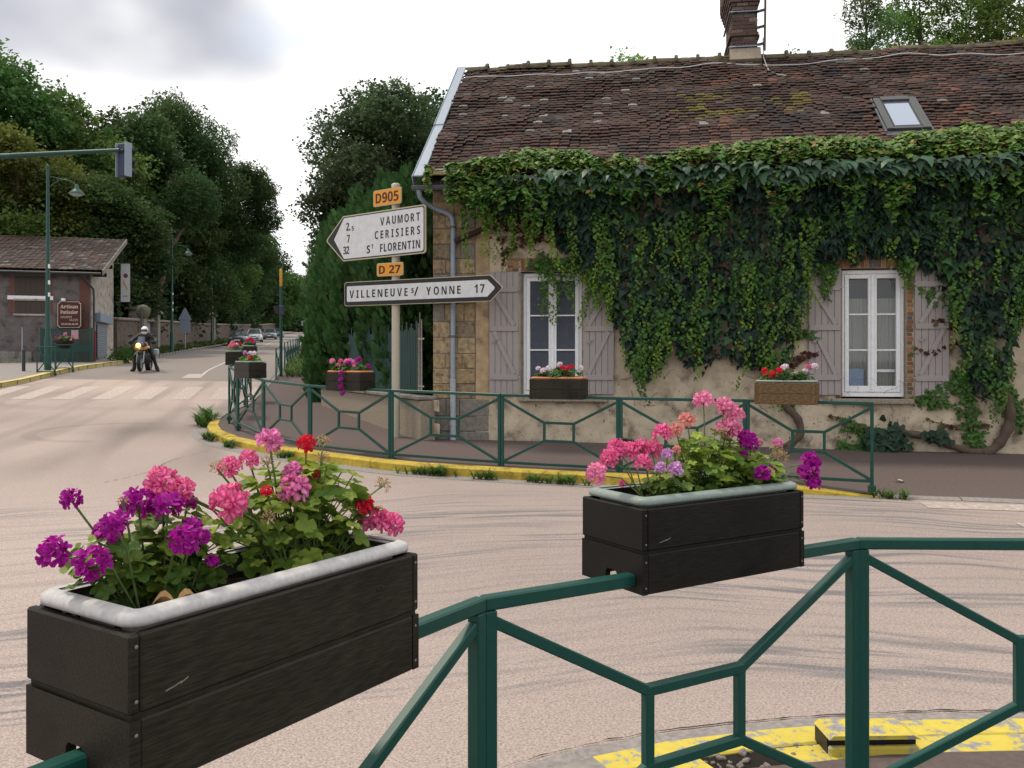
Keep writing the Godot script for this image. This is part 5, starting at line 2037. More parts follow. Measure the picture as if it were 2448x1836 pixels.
func tree(called: String, label: String, x: float, d: float, base: float, bot: float, top: float, rad: float, col: Color, n: int, size: float, lean := 0.0, kind := "broad", ragged := 1.0, group := "") -> Node3D:
	var foot := Vector2(x, d)
	var w := 0.972 * x + 0.233 * d - bend(0.972 * d - 0.233 * x)
	if x < -10 and w > -11.0 and d < 200:
		foot = rw(0.972 * d - 0.233 * x, -11.2)
	var o := thing(called, label, "tree", P(foot.x, foot.y, base), 0.0, group)
	var off := Vector3(x - foot.x, 0, foot.y - d)
	var hc := (top - bot) / 2
	var cy := (top + bot) / 2 - base
	var lobes := []
	var nl := 13
	lobes.append([Vector3(0, cy, 0), Vector3(rad * 0.62, hc * 0.75, rad * 0.62)])
	for i in nl:
		var t := (i + 0.5) / nl
		var yy := lerpf(-0.8, 0.86, t)
		var an := i * 2.4 + rf(-0.4, 0.4)
		var rr := sqrt(maxf(0.05, 1 - yy * yy)) * rad * 0.66
		var sz := rad * rf(0.34, 0.52)
		lobes.append([Vector3(cos(an) * rr, cy + yy * hc * 0.86, sin(an) * rr), Vector3(sz, sz * rf(0.8, 1.1) * clampf(hc / rad * 0.7, 0.8, 1.35), sz)])
	for l: Array in lobes:
		l[0].x += lean * (l[0].y - cy) / hc * rad
		l[0] += off
	var xf := []
	var cols := []
	var tone := []
	for l: Array in lobes:
		tone.append(Vector2(rf(0.68, 1.35), rf(0.85, 1.25)))
	for i in n:
		var li := R.randi() % lobes.size()
		var l: Array = lobes[li]
		var dv := Vector3(R.randfn(), R.randfn(), R.randfn()).normalized()
		var k := pow(R.randf(), 0.4) * (1.0 + (rf(0.05, 0.17) * ragged if R.randf() < 0.16 else 0.0))
		var p: Vector3 = l[0] + dv * k * (l[1] as Vector3)
		var s := size * rf(0.7, 1.3)
		xf.append(Transform3D(Basis.from_euler(Vector3(rf(-0.5, 0.5), rf(0, 6.28), rf(-0.5, 0.5))).scaled(Vector3.ONE * s), p))
		var q: float = rf(0.7, 1.3) * tone[li].x
		var ye: float = rf(0.9, 1.15) * tone[li].y
		cols.append(Color(col.r * q * ye, col.g * q, col.b * q))
	many("crown", clump(kind), M.tree_leaf, o, xf, cols)
	var st := new_st()
	var tr := clampf(rad * 0.075, 0.12, 0.35)
	tube(st, [Vector3(0, -0.6, 0), off * 0.25 + Vector3(0.05, (bot - base) * 0.5, 0), off * 0.7 + Vector3(lean * -rad * 0.3, cy - hc * 0.5, 0), off + Vector3(lean * rad * 0.3, cy + hc * 0.6, 0)], [tr * 1.2, tr, tr * 0.8, tr * 0.2], 8)
	ob("trunk", st, M.bark, o)
	for i in 7:
		st = new_st()
		var l: Array = lobes[1 + (i * 2) % nl]
		var e: Vector3 = l[0]
		var f := off * 0.7 + Vector3(0, clampf(e.y - rad * 0.9, cy - hc * 0.5, cy + hc * 0.3), 0)
		tube(st, [f, f.lerp(e, 0.5) + Vector3(0, rad * 0.12, 0), e], [tr * 0.5, tr * 0.3, tr * 0.1], 6)
		ob("limb", st, M.bark, o)
	return o

func trees() -> void:
	var dk := Color(0.046, 0.092, 0.030)
	var md := Color(0.066, 0.135, 0.034)
	var lt := Color(0.135, 0.235, 0.055)
	var yl := Color(0.082, 0.118, 0.026)
	var G := "trees beyond the brown wall"
	tree("tree", "tall mid green tree highest at the left edge, behind the bakery roof", -30.5, 52, 2, 6.5, 20.3, 5.6, md, 3400, 0.85, 0, "broad", 1.4, G)
	tree("tree", "broad mid green tree filling the gap right of the tallest left tree", -27.6, 55, 2, 6, 17.8, 4.4, md, 2600, 0.8, 0, "broad", 1.6, G)
	tree("tree", "very dark round-topped tree above the hanging traffic signal", -25.6, 60, 2, 6, 19.2, 3.7, dk, 2200, 0.85, 0, "broad", 1.2, G)
	tree("tree", "big dark green tree with feathery top in the middle of the left wood", -27.3, 72, 2.5, 9, 23.4, 4.8, dk, 3800, 0.85, 0.1, "narrow", 1.6, G)
	tree("tree", "leaning dark tree whose ragged side reaches out over the road", -24.6, 78, 2.6, 9.4, 19.6, 3.9, dk, 2600, 0.8, 0.25, "narrow", 2.2, G)
	tree("tree", "yellowish green tree low at the left edge behind the bakery", -25.6, 45.5, 1.9, 4.5, 14.2, 3.4, yl, 2200, 0.65, 0, "broad", 1.0, G)
	tree("tree", "olive green tree right of the yellowish one behind the street lamp", -23.0, 49, 2, 4, 12.2, 3.0, Color(0.060, 0.105, 0.030), 1900, 0.65, 0, "broad", 1.0, G)
	tree("tree", "dark bushy tree above the estate wall behind the white banner", -22.5, 50, 2, 3.6, 11.5, 2.9, dk, 2000, 0.65, 0, "broad", 1.0, G)
	tree("tree", "dark full tree over the wall behind the second street lamp", -31.6, 85, 2.8, 6.2, 17.5, 5.0, dk, 2600, 0.95, 0, "broad", 1.0, G)
	tree("tree", "mid green tree hanging over the wall above the queue of cars", -35.1, 105, 3.5, 6.4, 18.2, 5.2, md, 2400, 1.0, 0, "narrow", 1.2, G)
	tree("tree", "rounded dark tree at the bend of the wood, right of the mid green one", -39.2, 125, 4.2, 7.5, 23.5, 5.6, dk, 2400, 1.1, 0, "broad", 1.0, G)
	tree("tree", "distant dark tree sloping down toward the road end", -44.3, 150, 5.1, 8, 24.0, 6.0, dk, 2200, 1.25, 0, "broad", 1.0, G)
	tree("tree", "distant tree left of the yellow-topped post against the sky", -51.7, 185, 6.6, 8.5, 22.6, 7.0, md, 2200, 1.5, 0, "broad", 1.0, G)
	tree("tree", "far dark tree closing the road just left of the yellow-topped post", -61.6, 235, 8.8, 9.5, 22.6, 8.0, dk, 2200, 1.9, 0, "broad", 1.0, G)
	tree("tree", "far mid green tree closing the road beside the hedge", -65.0, 265, 10, 10.2, 26.0, 8.0, md, 2200, 1.9, 0, "broad", 1.0, G)
	tree("tree", "farthest dark tree behind the end of the road", -66.9, 292, 10.5, 10.8, 29.5, 9.0, dk, 2200, 2.0, 0, "broad", 1.0, G)
	tree("tree", "dark filling tree deep in the wood behind the big feathery one", -29.0, 72, 2.6, 4, 16.4, 5.0, dk, 2200, 1.0, 0, "broad", 1.0, G)
	tree("tree", "dark filling tree deep in the wood behind the bakery chimneyless roof", -36.5, 66, 2.5, 4, 16.8, 5.5, dk, 2200, 1.0, 0, "broad", 1.0, G)
	# thicket under the trees
	for th: Array in [[45.0, -18.5, 4.6, 4.0], [49.0, -12.6, 4.6, 3.0], [54.0, -12.6, 4.8, 3.0], [61.0, -12.6, 5.0, 3.2], [70.0, -12.8, 5.2, 3.4], [81.0, -13.0, 5.6, 3.8], [95.0, -13.2, 6.2, 4.2], [115.0, -13.4, 7.0, 5.0], [145.0, -14.0, 8.0, 6.5], [262.0, -4.0, 9.0, 8.0], [275.0, 6.0, 9.0, 8.0], [215.0, -11.0, 9.0, 7.0]]:
		var at := on_road(th[0], th[1])
		var e := [at.x, -at.z, at.y, th[2], th[3]]
		var i: int = used.get("thicket", 0)
		var lbl: String = ["dark thicket behind the bakery roof at far left", "dark thicket behind the bakery banner side of the roof", "dark thicket over the wall beside the white banner", "dark thicket over the wall by the round road mirror", "dark thicket over the wall by the second street lamp", "dark thicket over the wall by the back of the triangular sign", "dark thicket over the wall above the first car", "distant thicket over the wall above the last car", "distant thicket where the wall ends", "far thicket closing the road end on its left", "far thicket closing the road end beside the hedge", "far thicket between the wall end and the road end"][i]
		var o := thing("thicket", lbl, "bush", P(e[0], e[1], e[2]), 0.0, "thickets under the wood")
		var xf := []
		var cols := []
		for k in 1000:
			var dv := Vector3(R.randfn(), absf(R.randfn()), R.randfn()).normalized() * pow(R.randf(), 0.3)
			xf.append(Transform3D(Basis.from_euler(Vector3(rf(-1, 1), rf(0, 6), rf(-1, 1))).scaled(Vector3.ONE * rf(0.6, 1.1) * (0.8 + e[1] / 150.0)), Vector3(dv.x * e[4], dv.y * e[3] + 0.2, dv.z * e[4])))
			var q := rf(0.6, 1.3)
			cols.append(Color(0.036 * q, 0.072 * q, 0.026 * q))
		many("foliage", clump("broad"), M.tree_leaf, o, xf, cols)
	# the leaning pale trunk that shows against the dark wood
	var lt_ := thing("leaning_trunk", "pale curved leaning tree trunk against the dark wood, left of the second lamp", "tree", P(-23.9, 58.0, 2.2))
	var st := new_st()
	tube(st, [Vector3(-0.35, 0, 0), Vector3(0.0, 1.4, 0), Vector3(0.8, 3.2, 0.6), Vector3(1.3, 4.8, 1.0), Vector3(1.7, 6.4, 1.2), Vector3(2.9, 8.0, 1.4)], [0.24, 0.21, 0.19, 0.17, 0.14, 0.08], 8)
	ob("trunk", st, mat("pale_bark", Color(0.14, 0.105, 0.085), 0.3, Vector3(2, 0.6, 2), 0.03, 0.95, 0.6, true), lt_)
	var xfl := []
	var cl := []
	for k in 420:
		var dv := Vector3(R.randfn(), R.randfn(), R.randfn()).normalized() * pow(R.randf(), 0.3)
		xfl.append(Transform3D(Basis.from_euler(Vector3(rf(-1, 1), rf(0, 6), rf(-1, 1))).scaled(Vector3.ONE * rf(0.5, 0.9)), Vector3(3.2 + dv.x * 1.8, 9.6 + dv.y * 1.8, 1.2 + dv.z * 1.8)))
		cl.append(Color(dk.r * rf(0.7, 1.3), dk.g * rf(0.7, 1.3), dk.b))
	many("crown", clump("narrow"), M.tree_leaf, lt_, xfl, cl)
	var bu := thing("bush", "bright green bush showing over the wall beside the bakery building", "bush", P(-23.2, 54.0, 4.0))
	xfl = []
	cl = []
	for k in 160:
		var dv := Vector3(R.randfn(), absf(R.randfn()), R.randfn()).normalized() * pow(R.randf(), 0.3)
		xfl.append(Transform3D(Basis.from_euler(Vector3(rf(-1, 1), rf(0, 6), rf(-1, 1))).scaled(Vector3.ONE * rf(0.3, 0.5)), dv * Vector3(0.75, 0.7, 0.6)))
		cl.append(Color(0.09 * rf(0.7, 1.3), 0.20 * rf(0.7, 1.3), 0.04))
	many("foliage", clump("broad"), M.tree_leaf, bu, xfl, cl)
	# behind the house
	var H := "trees behind the ivy house"
	var bl := Color(0.052, 0.100, 0.044)
	tree("tree", "big dark rounded tree rising behind the hedge left of the house roof", -4.7, 33, 0.6, 4.0, 12.2, 2.9, bl, 4600, 0.42, 0.15, "broad", 1.6, H)
	tree("tree", "lower left shoulder tree of the big dark one, over the hedge", -5.85, 34.5, 0.7, 2.6, 9.9, 1.6, bl, 2400, 0.42, 0, "broad", 1.8, H)
	tree("tree", "tree peeping out beside the zinc roof edge", -2.6, 37, 0.8, 6.0, 13.2, 2.2, bl, 1300, 0.55, 0, "broad", 1.5, H)
	tree("tree", "small treetop peeping over the ridge left of the chimney", 6.0, 45, 1, 10, 17.3, 2.0, lt, 700, 0.55, 0, "broad", 2.0, H)
	tree("tree", "small treetop peeping over the ridge right of the chimney", 15.9, 48, 1, 11, 18.9, 1.3, md, 450, 0.55, 0, "broad", 1.8, H)
	tree("tree", "slender loose tree standing apart over the ridge at right", 15.3, 38, 1, 10, 19.2, 1.1, Color(0.11, 0.19, 0.07), 420, 0.5, 0, "narrow", 2.4, H)
	tree("tree", "airy light green tree right of the slender one over the ridge", 19.0, 41, 1, 9, 20.5, 2.1, lt, 1000, 0.6, 0, "narrow", 2.2, H)
	tree("tree", "tall airy green tree over the ridge near the right edge", 22.2, 40, 1, 9, 22.5, 3.0, lt, 1700, 0.65, 0, "narrow", 1.8, H)
	tree("tree", "yellow green tree over the ridge at the right edge", 22.2, 37, 1, 9, 15.6, 1.7, Color(0.17, 0.22, 0.03), 700, 0.55, 0, "broad", 1.6, H)
	tree("tree", "tall green tree beyond the right edge of the roof", 26.5, 40, 1, 8, 21.0, 3.0, md, 1500, 0.7, 0, "narrow", 1.6, H)

# ---------------------------------------------------------------- railings
func panel(a: Vector2, b: Vector2, ta: float, tb: float, label: String, group: String, H := 1.0) -> void:
	var L := a.distance_to(b)
	var dir := (b - a) / L
	var turn := atan2(dir.y, dir.x)
	var o := thing("railing_panel", label, "railing", P(a.x, a.y, ta - H), turn, group)
	var m := (tb - ta) / L
	var Y := func(x: float, y: float) -> Vector3: return Vector3(x, y + m * x, 0)
	var gp: Material = M.green_paint
	for x: float in [0.022, L - 0.022]:
		var st := new_st()
		span(st, x - 0.02, x + 0.02, -0.12 + m * x, H - 0.041 + m * x, -0.02, 0.02, 0.004)
		span(st, x - 0.045, x + 0.045, -0.06 + m * x, 0.008 + m * x, -0.045, 0.045, 0.003)
		ob("post", st, gp, o)
	var st := new_st()
	bar(st, Y.call(0.002, H - 0.02), Y.call(L - 0.002, H - 0.02), 0.041, 0.04, 0.005)
	ob("top_rail", st, gp, o)
	st = new_st()
	bar(st, Y.call(0.042, 0.06), Y.call(L - 0.042, 0.06), 0.034, 0.034, 0.004)
	ob("bottom_rail", st, gp, o)
	var hw := L * 0.125
	var c := L / 2
	var yc := H * 0.5
	var hh := 0.122 * H
	for s: float in [-1.0, 1.0]:
		st = new_st()
		bar(st, Y.call(c - hw - 0.016, yc + s * hh), Y.call(c + hw + 0.016, yc + s * hh), 0.0335, 0.034, 0.004)
		ob("square_bar", st, gp, o)
		st = new_st()
		bar(st, Y.call(c + s * (hw - 0.001), yc - hh), Y.call(c + s * (hw - 0.001), yc + hh), 0.0325, 0.034, 0.004, Vector3.RIGHT)
		ob("square_bar", st, gp, o)
		for t: float in [-1.0, 1.0]:
			st = new_st()
			bar(st, Y.call(c + s * (L / 2 - 0.035), yc + t * (H / 2 - 0.075)), Y.call(c + s * (hw - 0.012), yc + t * (hh - 0.008)), 0.031, 0.034, 0.004)
			ob("diagonal", st, gp, o)

var FP := [[-6.5, 21.9, 1.72], [-6.15, 20.3, 1.62], [-5.85, 18.7, 1.56], [-5.5, 17.1, 1.485], [-4.99, 16.0, 1.40], [-4.24, 15.0, 1.27], [-3.16, 13.75, 1.215], [-1.75, 12.7, 1.18], [-0.152, 12.05, 1.144], [1.41, 11.55, 1.12], [2.93, 11.0, 1.116], [4.28, 10.4, 1.11]]
var NP := [[-0.97, 1.15, 0.95], [-0.086, 2.48, 0.95], [1.288, 3.29, 0.95], [2.885, 3.25, 0.95], [4.4, 2.75, 0.95]]

func railings() -> void:
	var fl := ["farthest green panel of the corner railing, behind the flower boxes", "green railing panel under the hindmost grey flower box", "green railing panel seen nearly end-on left of the white-flowered box", "narrow looking green panel at the left turn of the corner railing", "green railing panel carrying the white-flowered grey box", "green panel of the corner railing left of the clay-rimmed box of pink flowers", "green panel of the corner railing carrying the pink clay-rimmed box, left of the signpost", "green panel of the corner railing just right of the signpost, before the downpipe", "green panel carrying the clay-rimmed box of white flowers before the first window", "green panel of the corner railing below the thick of the ivy", "last green panel of the corner railing, with the raw wood flower box"]
	for i in FP.size() - 1:
		panel(Vector2(FP[i][0], FP[i][1]), Vector2(FP[i + 1][0], FP[i + 1][1]), FP[i][2], FP[i + 1][2], fl[i], "corner railing panels")
	var nl := ["near green railing panel carrying the big white-rimmed flower box", "near green railing panel between the two big flower boxes' posts, carrying the grey-rimmed box", "near green railing panel cut by the right edge", "near green railing panel beyond the right edge"]
	for i in NP.size() - 1:
		panel(Vector2(NP[i][0], NP[i][1]), Vector2(NP[i + 1][0], NP[i + 1][1]), NP[i][2], NP[i + 1][2], nl[i], "foreground railing panels")
	# along the far right pavement
	var k := 0
	var names := ["first", "second", "third", "fourth", "fifth", "sixth", "seventh", "eighth", "ninth", "tenth"]
	for r: float in [29.0, 33.4, 35.4, 37.4, 39.4, 41.4, 43.4, 45.4, 64.0]:
		var w := lerpf(-0.78, -0.2, clampf((r - 29.0) / 14.0, 0, 1))
		var a := rw(r + 1.7, w + 0.1)
		var b := rw(r, w)
		panel(a, b, gh(a.x, a.y) + 1.13, gh(b.x, b.y) + 1.13, "%s green railing panel up the right-hand pavement, counted from the junction" % names[k], "railing panels up the far pavement")
		k += 1
	# two short ones before the bakery
	panel(Vector2(-15.9, 29.4), Vector2(-15.35, 29.6), gh(-15.9, 29.4) + 1.0, gh(-15.4, 29.6) + 1.0, "short dark crossed railing left of the street lamp before the bakery", "short railings before the bakery", 0.9)
	panel(Vector2(-16.1, 31.0), Vector2(-15.6, 31.3), gh(-16.1, 31.0) + 1.0, gh(-15.6, 31.3) + 1.0, "short dark crossed railing right of the street lamp before the bakery", "short railings before the bakery", 0.9)

# ---------------------------------------------------------------- signs and posts
func signpost() -> void:
	var px := -2.02
	var pd := 15.3
	var g := gh(px, pd) + 0.13
	var o := thing("direction_signpost", "cream post with two white arrow direction signs and orange road number plates", "signpost", P(px, pd, 0))
	var st := new_st()
	tube(st, [Vector3(0, g - 0.1, 0), Vector3(0, 4.62, 0)], 0.072, 20)
	lathe(st, T(0, 4.62, 0), [Vector2(0.075, -0.03), Vector2(0.078, 0.03), Vector2(0.05, 0.05), Vector2(0, 0.055)], 20)
	ob("pole", st, M.pole, o)
	# upper sign, pointing left
	var a := Node3D.new()
	a.name = "arrow_sign"
	o.add_child(a, true)
	a.rotation.y = -0.663
	var z := 0.10
	var shape := func(x0: float, x1: float, y0: float, y1: float, tip: float, r: float) -> PackedVector2Array:
		# body from x0 to x1 with the point at x = tip, beyond x0
		var ym := (y0 + y1) / 2
		var p := PackedVector2Array()
		var f := -1.0 if tip > x0 else 1.0
		for c: Array in [[x1 - r * f, y0 + r, -PI / 2, 0.0], [x1 - r * f, y1 - r, 0.0, PI / 2]]:
			for i in 5:
				var t := lerpf(c[2], c[3], i / 4.0)
				p.append(Vector2(c[0] + cos(t) * r * f, c[1] + sin(t) * r))
		p.append(Vector2(x0, y1))
		p.append(Vector2(tip + 0.02 * f, ym + 0.03))
		p.append(Vector2(tip, ym))
		p.append(Vector2(tip + 0.02 * f, ym - 0.03))
		p.append(Vector2(x0, y0))
		return p
	st = new_st()
	prism(st, T(0, 0, 0), shape.call(-1.25, 0.805, 3.39, 4.21, -1.71, 0.05), z - 0.022, z + 0.004)
	ob("back_plate", st, M.sign_edge, a)
	st = new_st()
	prism(st, T(0, 0, 0), shape.call(-1.24, 0.785, 3.41, 4.19, -1.675, 0.045), z + 0.003, z + 0.007)
	ob("border", st, M.sign_black, a)
	st = new_st()
	prism(st, T(0, 0, 0), shape.call(-1.22, 0.765, 3.43, 4.17, -1.49, 0.035), z + 0.006, z + 0.010)
	ob("face", st, M.sign_white, a)
	for e: Array in [["VAUMORT", 0.206, 4.018, 0.96, 0.137], ["CERISIERS", 0.138, 3.79, 1.10, 0.137], ["FLORENTIN", 0.205, 3.557, 0.97, 0.137], ["S", -0.575, 3.557, 0.085, 0.137], ["T", -0.475, 3.60, 0.055, 0.07], ["2.", -1.105, 4.005, 0.11, 0.137], ["5", -0.985, 3.965, 0.055, 0.075], ["7", -1.10, 3.79, 0.075, 0.137], ["32", -1.16, 3.585, 0.16, 0.137]]:
		text("lettering", e[0], Vector3(e[1], e[2], z + 0.0105), e[4], 0.0, M.sign_black, a, false, 700)
		fit(a, e[3], e[0])
	var pl := func(parent: Node3D, x0: float, x1: float, y0: float, y1: float, s: String, zz: float) -> void:
		var s2 := new_st()
		prism(s2, T(0, 0, 0), rrect(x0, x1, y0, y1, 0.035), zz - 0.02, zz)
		ob("plate_edge", s2, M.sign_edge, parent)
		s2 = new_st()
		prism(s2, T(0, 0, 0), rrect(x0 + 0.012, x1 - 0.012, y0 + 0.012, y1 - 0.012, 0.028), zz - 0.001, zz + 0.003)
		ob("plate_face", s2, M.plate_orange, parent)
		text("lettering", s, Vector3((x0 + x1) / 2, (y0 + y1) / 2, zz + 0.0035), (y1 - y0) * 0.60, (x1 - x0) * 0.82, M.letter_brown, parent, false, 700)
	var n1 := Node3D.new()
	n1.name = "number_plate"
	o.add_child(n1, true)
	n1.rotation.y = -0.663
	pl.call(n1, -0.46, 0.23, 4.29, 4.575, "D905", z)
	# lower sign, pointing right
	var b := Node3D.new()
	b.name = "arrow_sign"
	o.add_child(b, true)
	b.rotation.y = -0.489
	st = new_st()
	prism(st, T(0, 0, 0), shape.call(1.945, -1.045, 2.555, 2.985, 2.17, 0.05), z - 0.022, z + 0.004)
	ob("back_plate", st, M.sign_edge, b)
	st = new_st()
	prism(st, T(0, 0, 0), shape.call(1.94, -1.035, 2.565, 2.975, 2.155, 0.045), z + 0.003, z + 0.007)
	ob("border", st, M.sign_black, b)
	st = new_st()
	prism(st, T(0, 0, 0), shape.call(1.89, -0.985, 2.632, 2.908, 2.03, 0.02), z + 0.006, z + 0.010)
	ob("face", st, M.sign_white, b)
	for e: Array in [["VILLENEUVE", -0.30, 2.765, 1.25, 0.135], ["s", 0.425, 2.785, 0.05, 0.10], ["/", 0.50, 2.77, 0.09, 0.15], ["YONNE", 1.045, 2.765, 0.68, 0.135], ["17", 1.745, 2.768, 0.19, 0.14]]:
		text("lettering", e[0], Vector3(e[1], e[2], z + 0.0105), e[4], 0.0, M.sign_black, b, false, 700)
		fit(b, e[3], e[0])
	var n2 := Node3D.new()
	n2.name = "number_plate"
	o.add_child(n2, true)
	n2.rotation.y = -0.489
	pl.call(n2, -0.335, 0.22, 3.055, 3.285, "D 27", z)
	st = new_st()
	for e: Array in [[4.05, -0.663], [3.55, -0.663], [2.88, -0.489], [2.66, -0.489]]:
		box(st, Transform3D(Basis(Vector3.UP, e[1]), Vector3(0, e[0], 0)) * T(0, 0, 0.03), Vector3(0.2, 0.04, 0.09), 0.004)
	ob("clamp", st, M.zinc, o, "stuff")

# letters spaced out to a width: each letter keeps its shape, the gaps grow
func fit(parent: Node3D, width: float, s: String) -> void:
	var o: MeshInstance3D = parent.get_child(parent.get_child_count() - 1)
	var tm: TextMesh = o.mesh
	var narrow := 0.86
	var cx := o.position.x + tm.get_aabb().get_center().x
	if s.length() < 2:
		var k := width / maxf(tm.get_aabb().size.x, 0.001)
		o.scale.x = k
		o.position.x = cx - tm.get_aabb().get_center().x * k
		return
	# split into single letters
	var ws := []
	var total := 0.0
	for ch in s:
		var t: TextMesh = tm.duplicate()
		t.text = ch
		ws.append(t)
		total += t.get_aabb().size.x * narrow
	var gap := (width - total) / (s.length() - 1)
	var x := cx - width / 2
	var mat_: Material = o.material_override
	var y := o.position.y
	var z := o.position.z
	parent.remove_child(o)
	o.free()
	for t: TextMesh in ws:
		var l := mk("letter", t, mat_, parent)
		var ab := t.get_aabb()
		l.scale.x = narrow
		l.position = Vector3(x - ab.position.x * narrow, y, z)
		x += ab.size.x * narrow + gap

func street_lamp(label: String, at: Vector3, height: float, arm: float, turn: float) -> void:
	var o := thing("street_lamp", label, "street lamp", at, turn, "green street lamps up the left side")
	var gm := mat("lamp_green", Color(0.012, 0.060, 0.050), 0.1, Vector3.ONE * 2, 0.02, 0.45)
	var st := new_st()
	tube(st, [Vector3(0, -0.3, 0), Vector3(0, 1.1, 0)], 0.115, 12)
	tube(st, [Vector3(0, 1.1, 0), Vector3(0, 1.25, 0), Vector3(0, height, 0)], [0.115, 0.08, 0.045], 12)
	lathe(st, T(0, height, 0), [Vector2(0.05, 0), Vector2(0.05, 0.05), Vector2(0, 0.12)], 10)
	ob("pole", st, gm, o)
	st = new_st()
	var pts := []
	for i in 9:
		var t := i / 8.0
		pts.append(Vector3(arm * t, height - 0.75 + 0.32 * sin(t * PI * 0.9), 0))
	tube(st, pts, 0.022, 6)
	tube(st, [Vector3(0, height - 0.3, 0), Vector3(arm * 0.55, height - 0.43, 0)], 0.012, 5)
	ob("arm", st, gm, o)
	st = new_st()
	lathe(st, T(arm, height - 0.95, 0), [Vector2(0.26, 0), Vector2(0.255, 0.03), Vector2(0.16, 0.13), Vector2(0.07, 0.22), Vector2(0.05, 0.34), Vector2(0.0, 0.36)], 18)
	ob("lamp_shade", st, gm, o)
	st = new_st()
	lathe(st, T(arm, height - 0.95, 0), [Vector2(0.0, -0.09), Vector2(0.13, -0.06), Vector2(0.24, 0.004)], 16)
	ob("lamp_glass", st, mat("lamp_glass", Color(0.35, 0.38, 0.36), 0.0, Vector3.ONE, 0.02, 0.15), o)
	st = new_st()
	for y: float in [height * 0.50, height * 0.36, height * 0.42]:
		span(st, 0.05, 0.10, y, y + 0.14, 0.02, 0.09, 0.006)
	ob("bracket", st, M.pvc, o, "stuff")

func street_things() -> void:
	street_lamp("tall green street lamp standing before the bakery sign", P(-16.15, 30.6, gh(-16.15, 30.6) + 0.13), 7.05, 1.0, 0.0)
	var q := on_road(55.0, -7.4, 0.13)
	street_lamp("green street lamp by the estate wall, right of the pale gate", q, 6.7, 0.95, 0.0)
	q = on_road(80.0, -7.5, 0.13)
	street_lamp("far dark street lamp pole among the trees behind the first car", q, 6.6, 0.9, 0.0)
	# traffic signal on a mast arm
	var ta := thing("mast_arm_signal", "green overhead mast arm carrying a grey traffic signal seen from behind", "traffic signal", P(-14.2, 22.3, gh(-14.2, 22.3) + 0.1))
	var gm: Material = M.lamp_green
	var st := new_st()
	tube(st, [Vector3(0, -0.3, 0), Vector3(0, 5.7, 0), Vector3(0.1, 5.95, 0), Vector3(0.35, 6.03, 0), Vector3(1.5, 6.08, 0)], [0.11, 0.09, 0.085, 0.08, 0.07], 12)
	ob("mast", st, gm, ta)
	st = new_st()
	tube(st, [Vector3(1.5, 6.08, 0), Vector3(4.25, 6.23, 0)], [0.07, 0.045], 10)
	ob("arm", st, gm, ta)
	st = new_st()
	span(st, -0.0, 0.0, 0, 0, 0, 0)
	var hd := Node3D.new()
	hd.name = "signal_head"
	ta.add_child(hd)
	hd.position = Vector3(4.28, 6.0, -0.05)
	hd.rotation.y = -0.45
	var sg := mat("signal_grey", Color(0.030, 0.040, 0.080), 0.08, Vector3.ONE * 2, 0.02, 0.55)
	st = new_st()
	span(st, -0.15, 0.15, -0.43, 0.43, -0.16, 0.0, 0.03)
	ob("signal_case", st, sg, hd)
	st = new_st()
	span(st, -0.175, -0.155, -0.43, 0.43, -0.17, 0.05, 0.006)
	span(st, 0.155, 0.175, -0.43, 0.43, -0.17, 0.05, 0.006)
	ob("signal_edge", st, M.zinc, hd)
	for i in 3:
		st = new_st()
		lathe(st, Transform3D(Basis(Vector3.RIGHT, -PI / 2), Vector3(0, 0.28 - i * 0.28, -0.16)), [Vector2(0.115, 0), Vector2(0.12, 0.16)], 14)
		ob("signal_hood", st, M.black, hd)
		st = new_st()
		lathe(st, Transform3D(Basis(Vector3.RIGHT, -PI / 2), Vector3(0, 0.28 - i * 0.28, -0.16)), [Vector2(0, 0.03), Vector2(0.1, 0.012)], 14)
		ob("signal_lens", st, M.dark_metal, hd)
	st = new_st()
	tube(st, [Vector3(-0.05, 0.22, 0.02), Vector3(0.12, 0.22, 0.02)], 0.04, 8)
	ob("clamp", st, M.dark_metal, hd)
	# green post with yellow top and a small repeater signal
	var g0 := gh(-7.75, 29.4) + 0.13
	var sp := thing("signal_post", "green signal post with yellow top and small black repeater light", "traffic signal", P(-7.72, 29.4, g0))
	st = new_st()
	tube(st, [Vector3(0, -0.2, 0), Vector3(0, 3.0, 0)], 0.052, 12)
	ob("pole", st, M.green_paint, sp)
	st = new_st()
	tube(st, [Vector3(0, 3.001, 0), Vector3(0, 3.55, 0)], 0.052, 12)
	lathe(st, T(0, 3.55, 0), [Vector2(0.052, 0), Vector2(0.03, 0.03), Vector2(0, 0.035)], 12)
	ob("yellow_cap", st, mat("ochre", Color(0.42, 0.22, 0.02), 0.1, Vector3.ONE * 2, 0.02, 0.55), sp)
	st = new_st()
	span(st, -0.05, 0.08, 2.04, 2.36, -0.08, 0.08, 0.015)
	ob("signal_case", st, sg, sp)
	st = new_st()
	prism(st, T(0, 0, 0), PackedVector2Array([Vector2(-0.06, 2.06), Vector2(-0.06, 2.34), Vector2(-0.25, 2.35), Vector2(-0.2, 2.1)]), -0.1, 0.07)
	ob("signal_hood", st, M.black, sp)
	# back of a triangular sign
	q = on_road(61.5, -7.45, 0.12)
	var ts := thing("road_sign", "grey back of a triangular road sign with a plate under it, by the estate wall", "road sign", q, 0.15)
	var bk := mat("sign_back", Color(0.21, 0.25, 0.33), 0.06, Vector3.ONE, 0.02, 0.5)
	st = new_st()
	tube(st, [Vector3(0, -0.2, 0), Vector3(0, 2.2, 0)], 0.035, 8)
	ob("pole", st, M.zinc, ts)
	st = new_st()
	prism(st, T(0, 0, 0), PackedVector2Array([Vector2(-0.43, 1.98), Vector2(0.43, 1.98), Vector2(0.04, 2.75), Vector2(-0.04, 2.75)]), 0.04, 0.06)
	ob("triangle_plate", st, bk, ts)
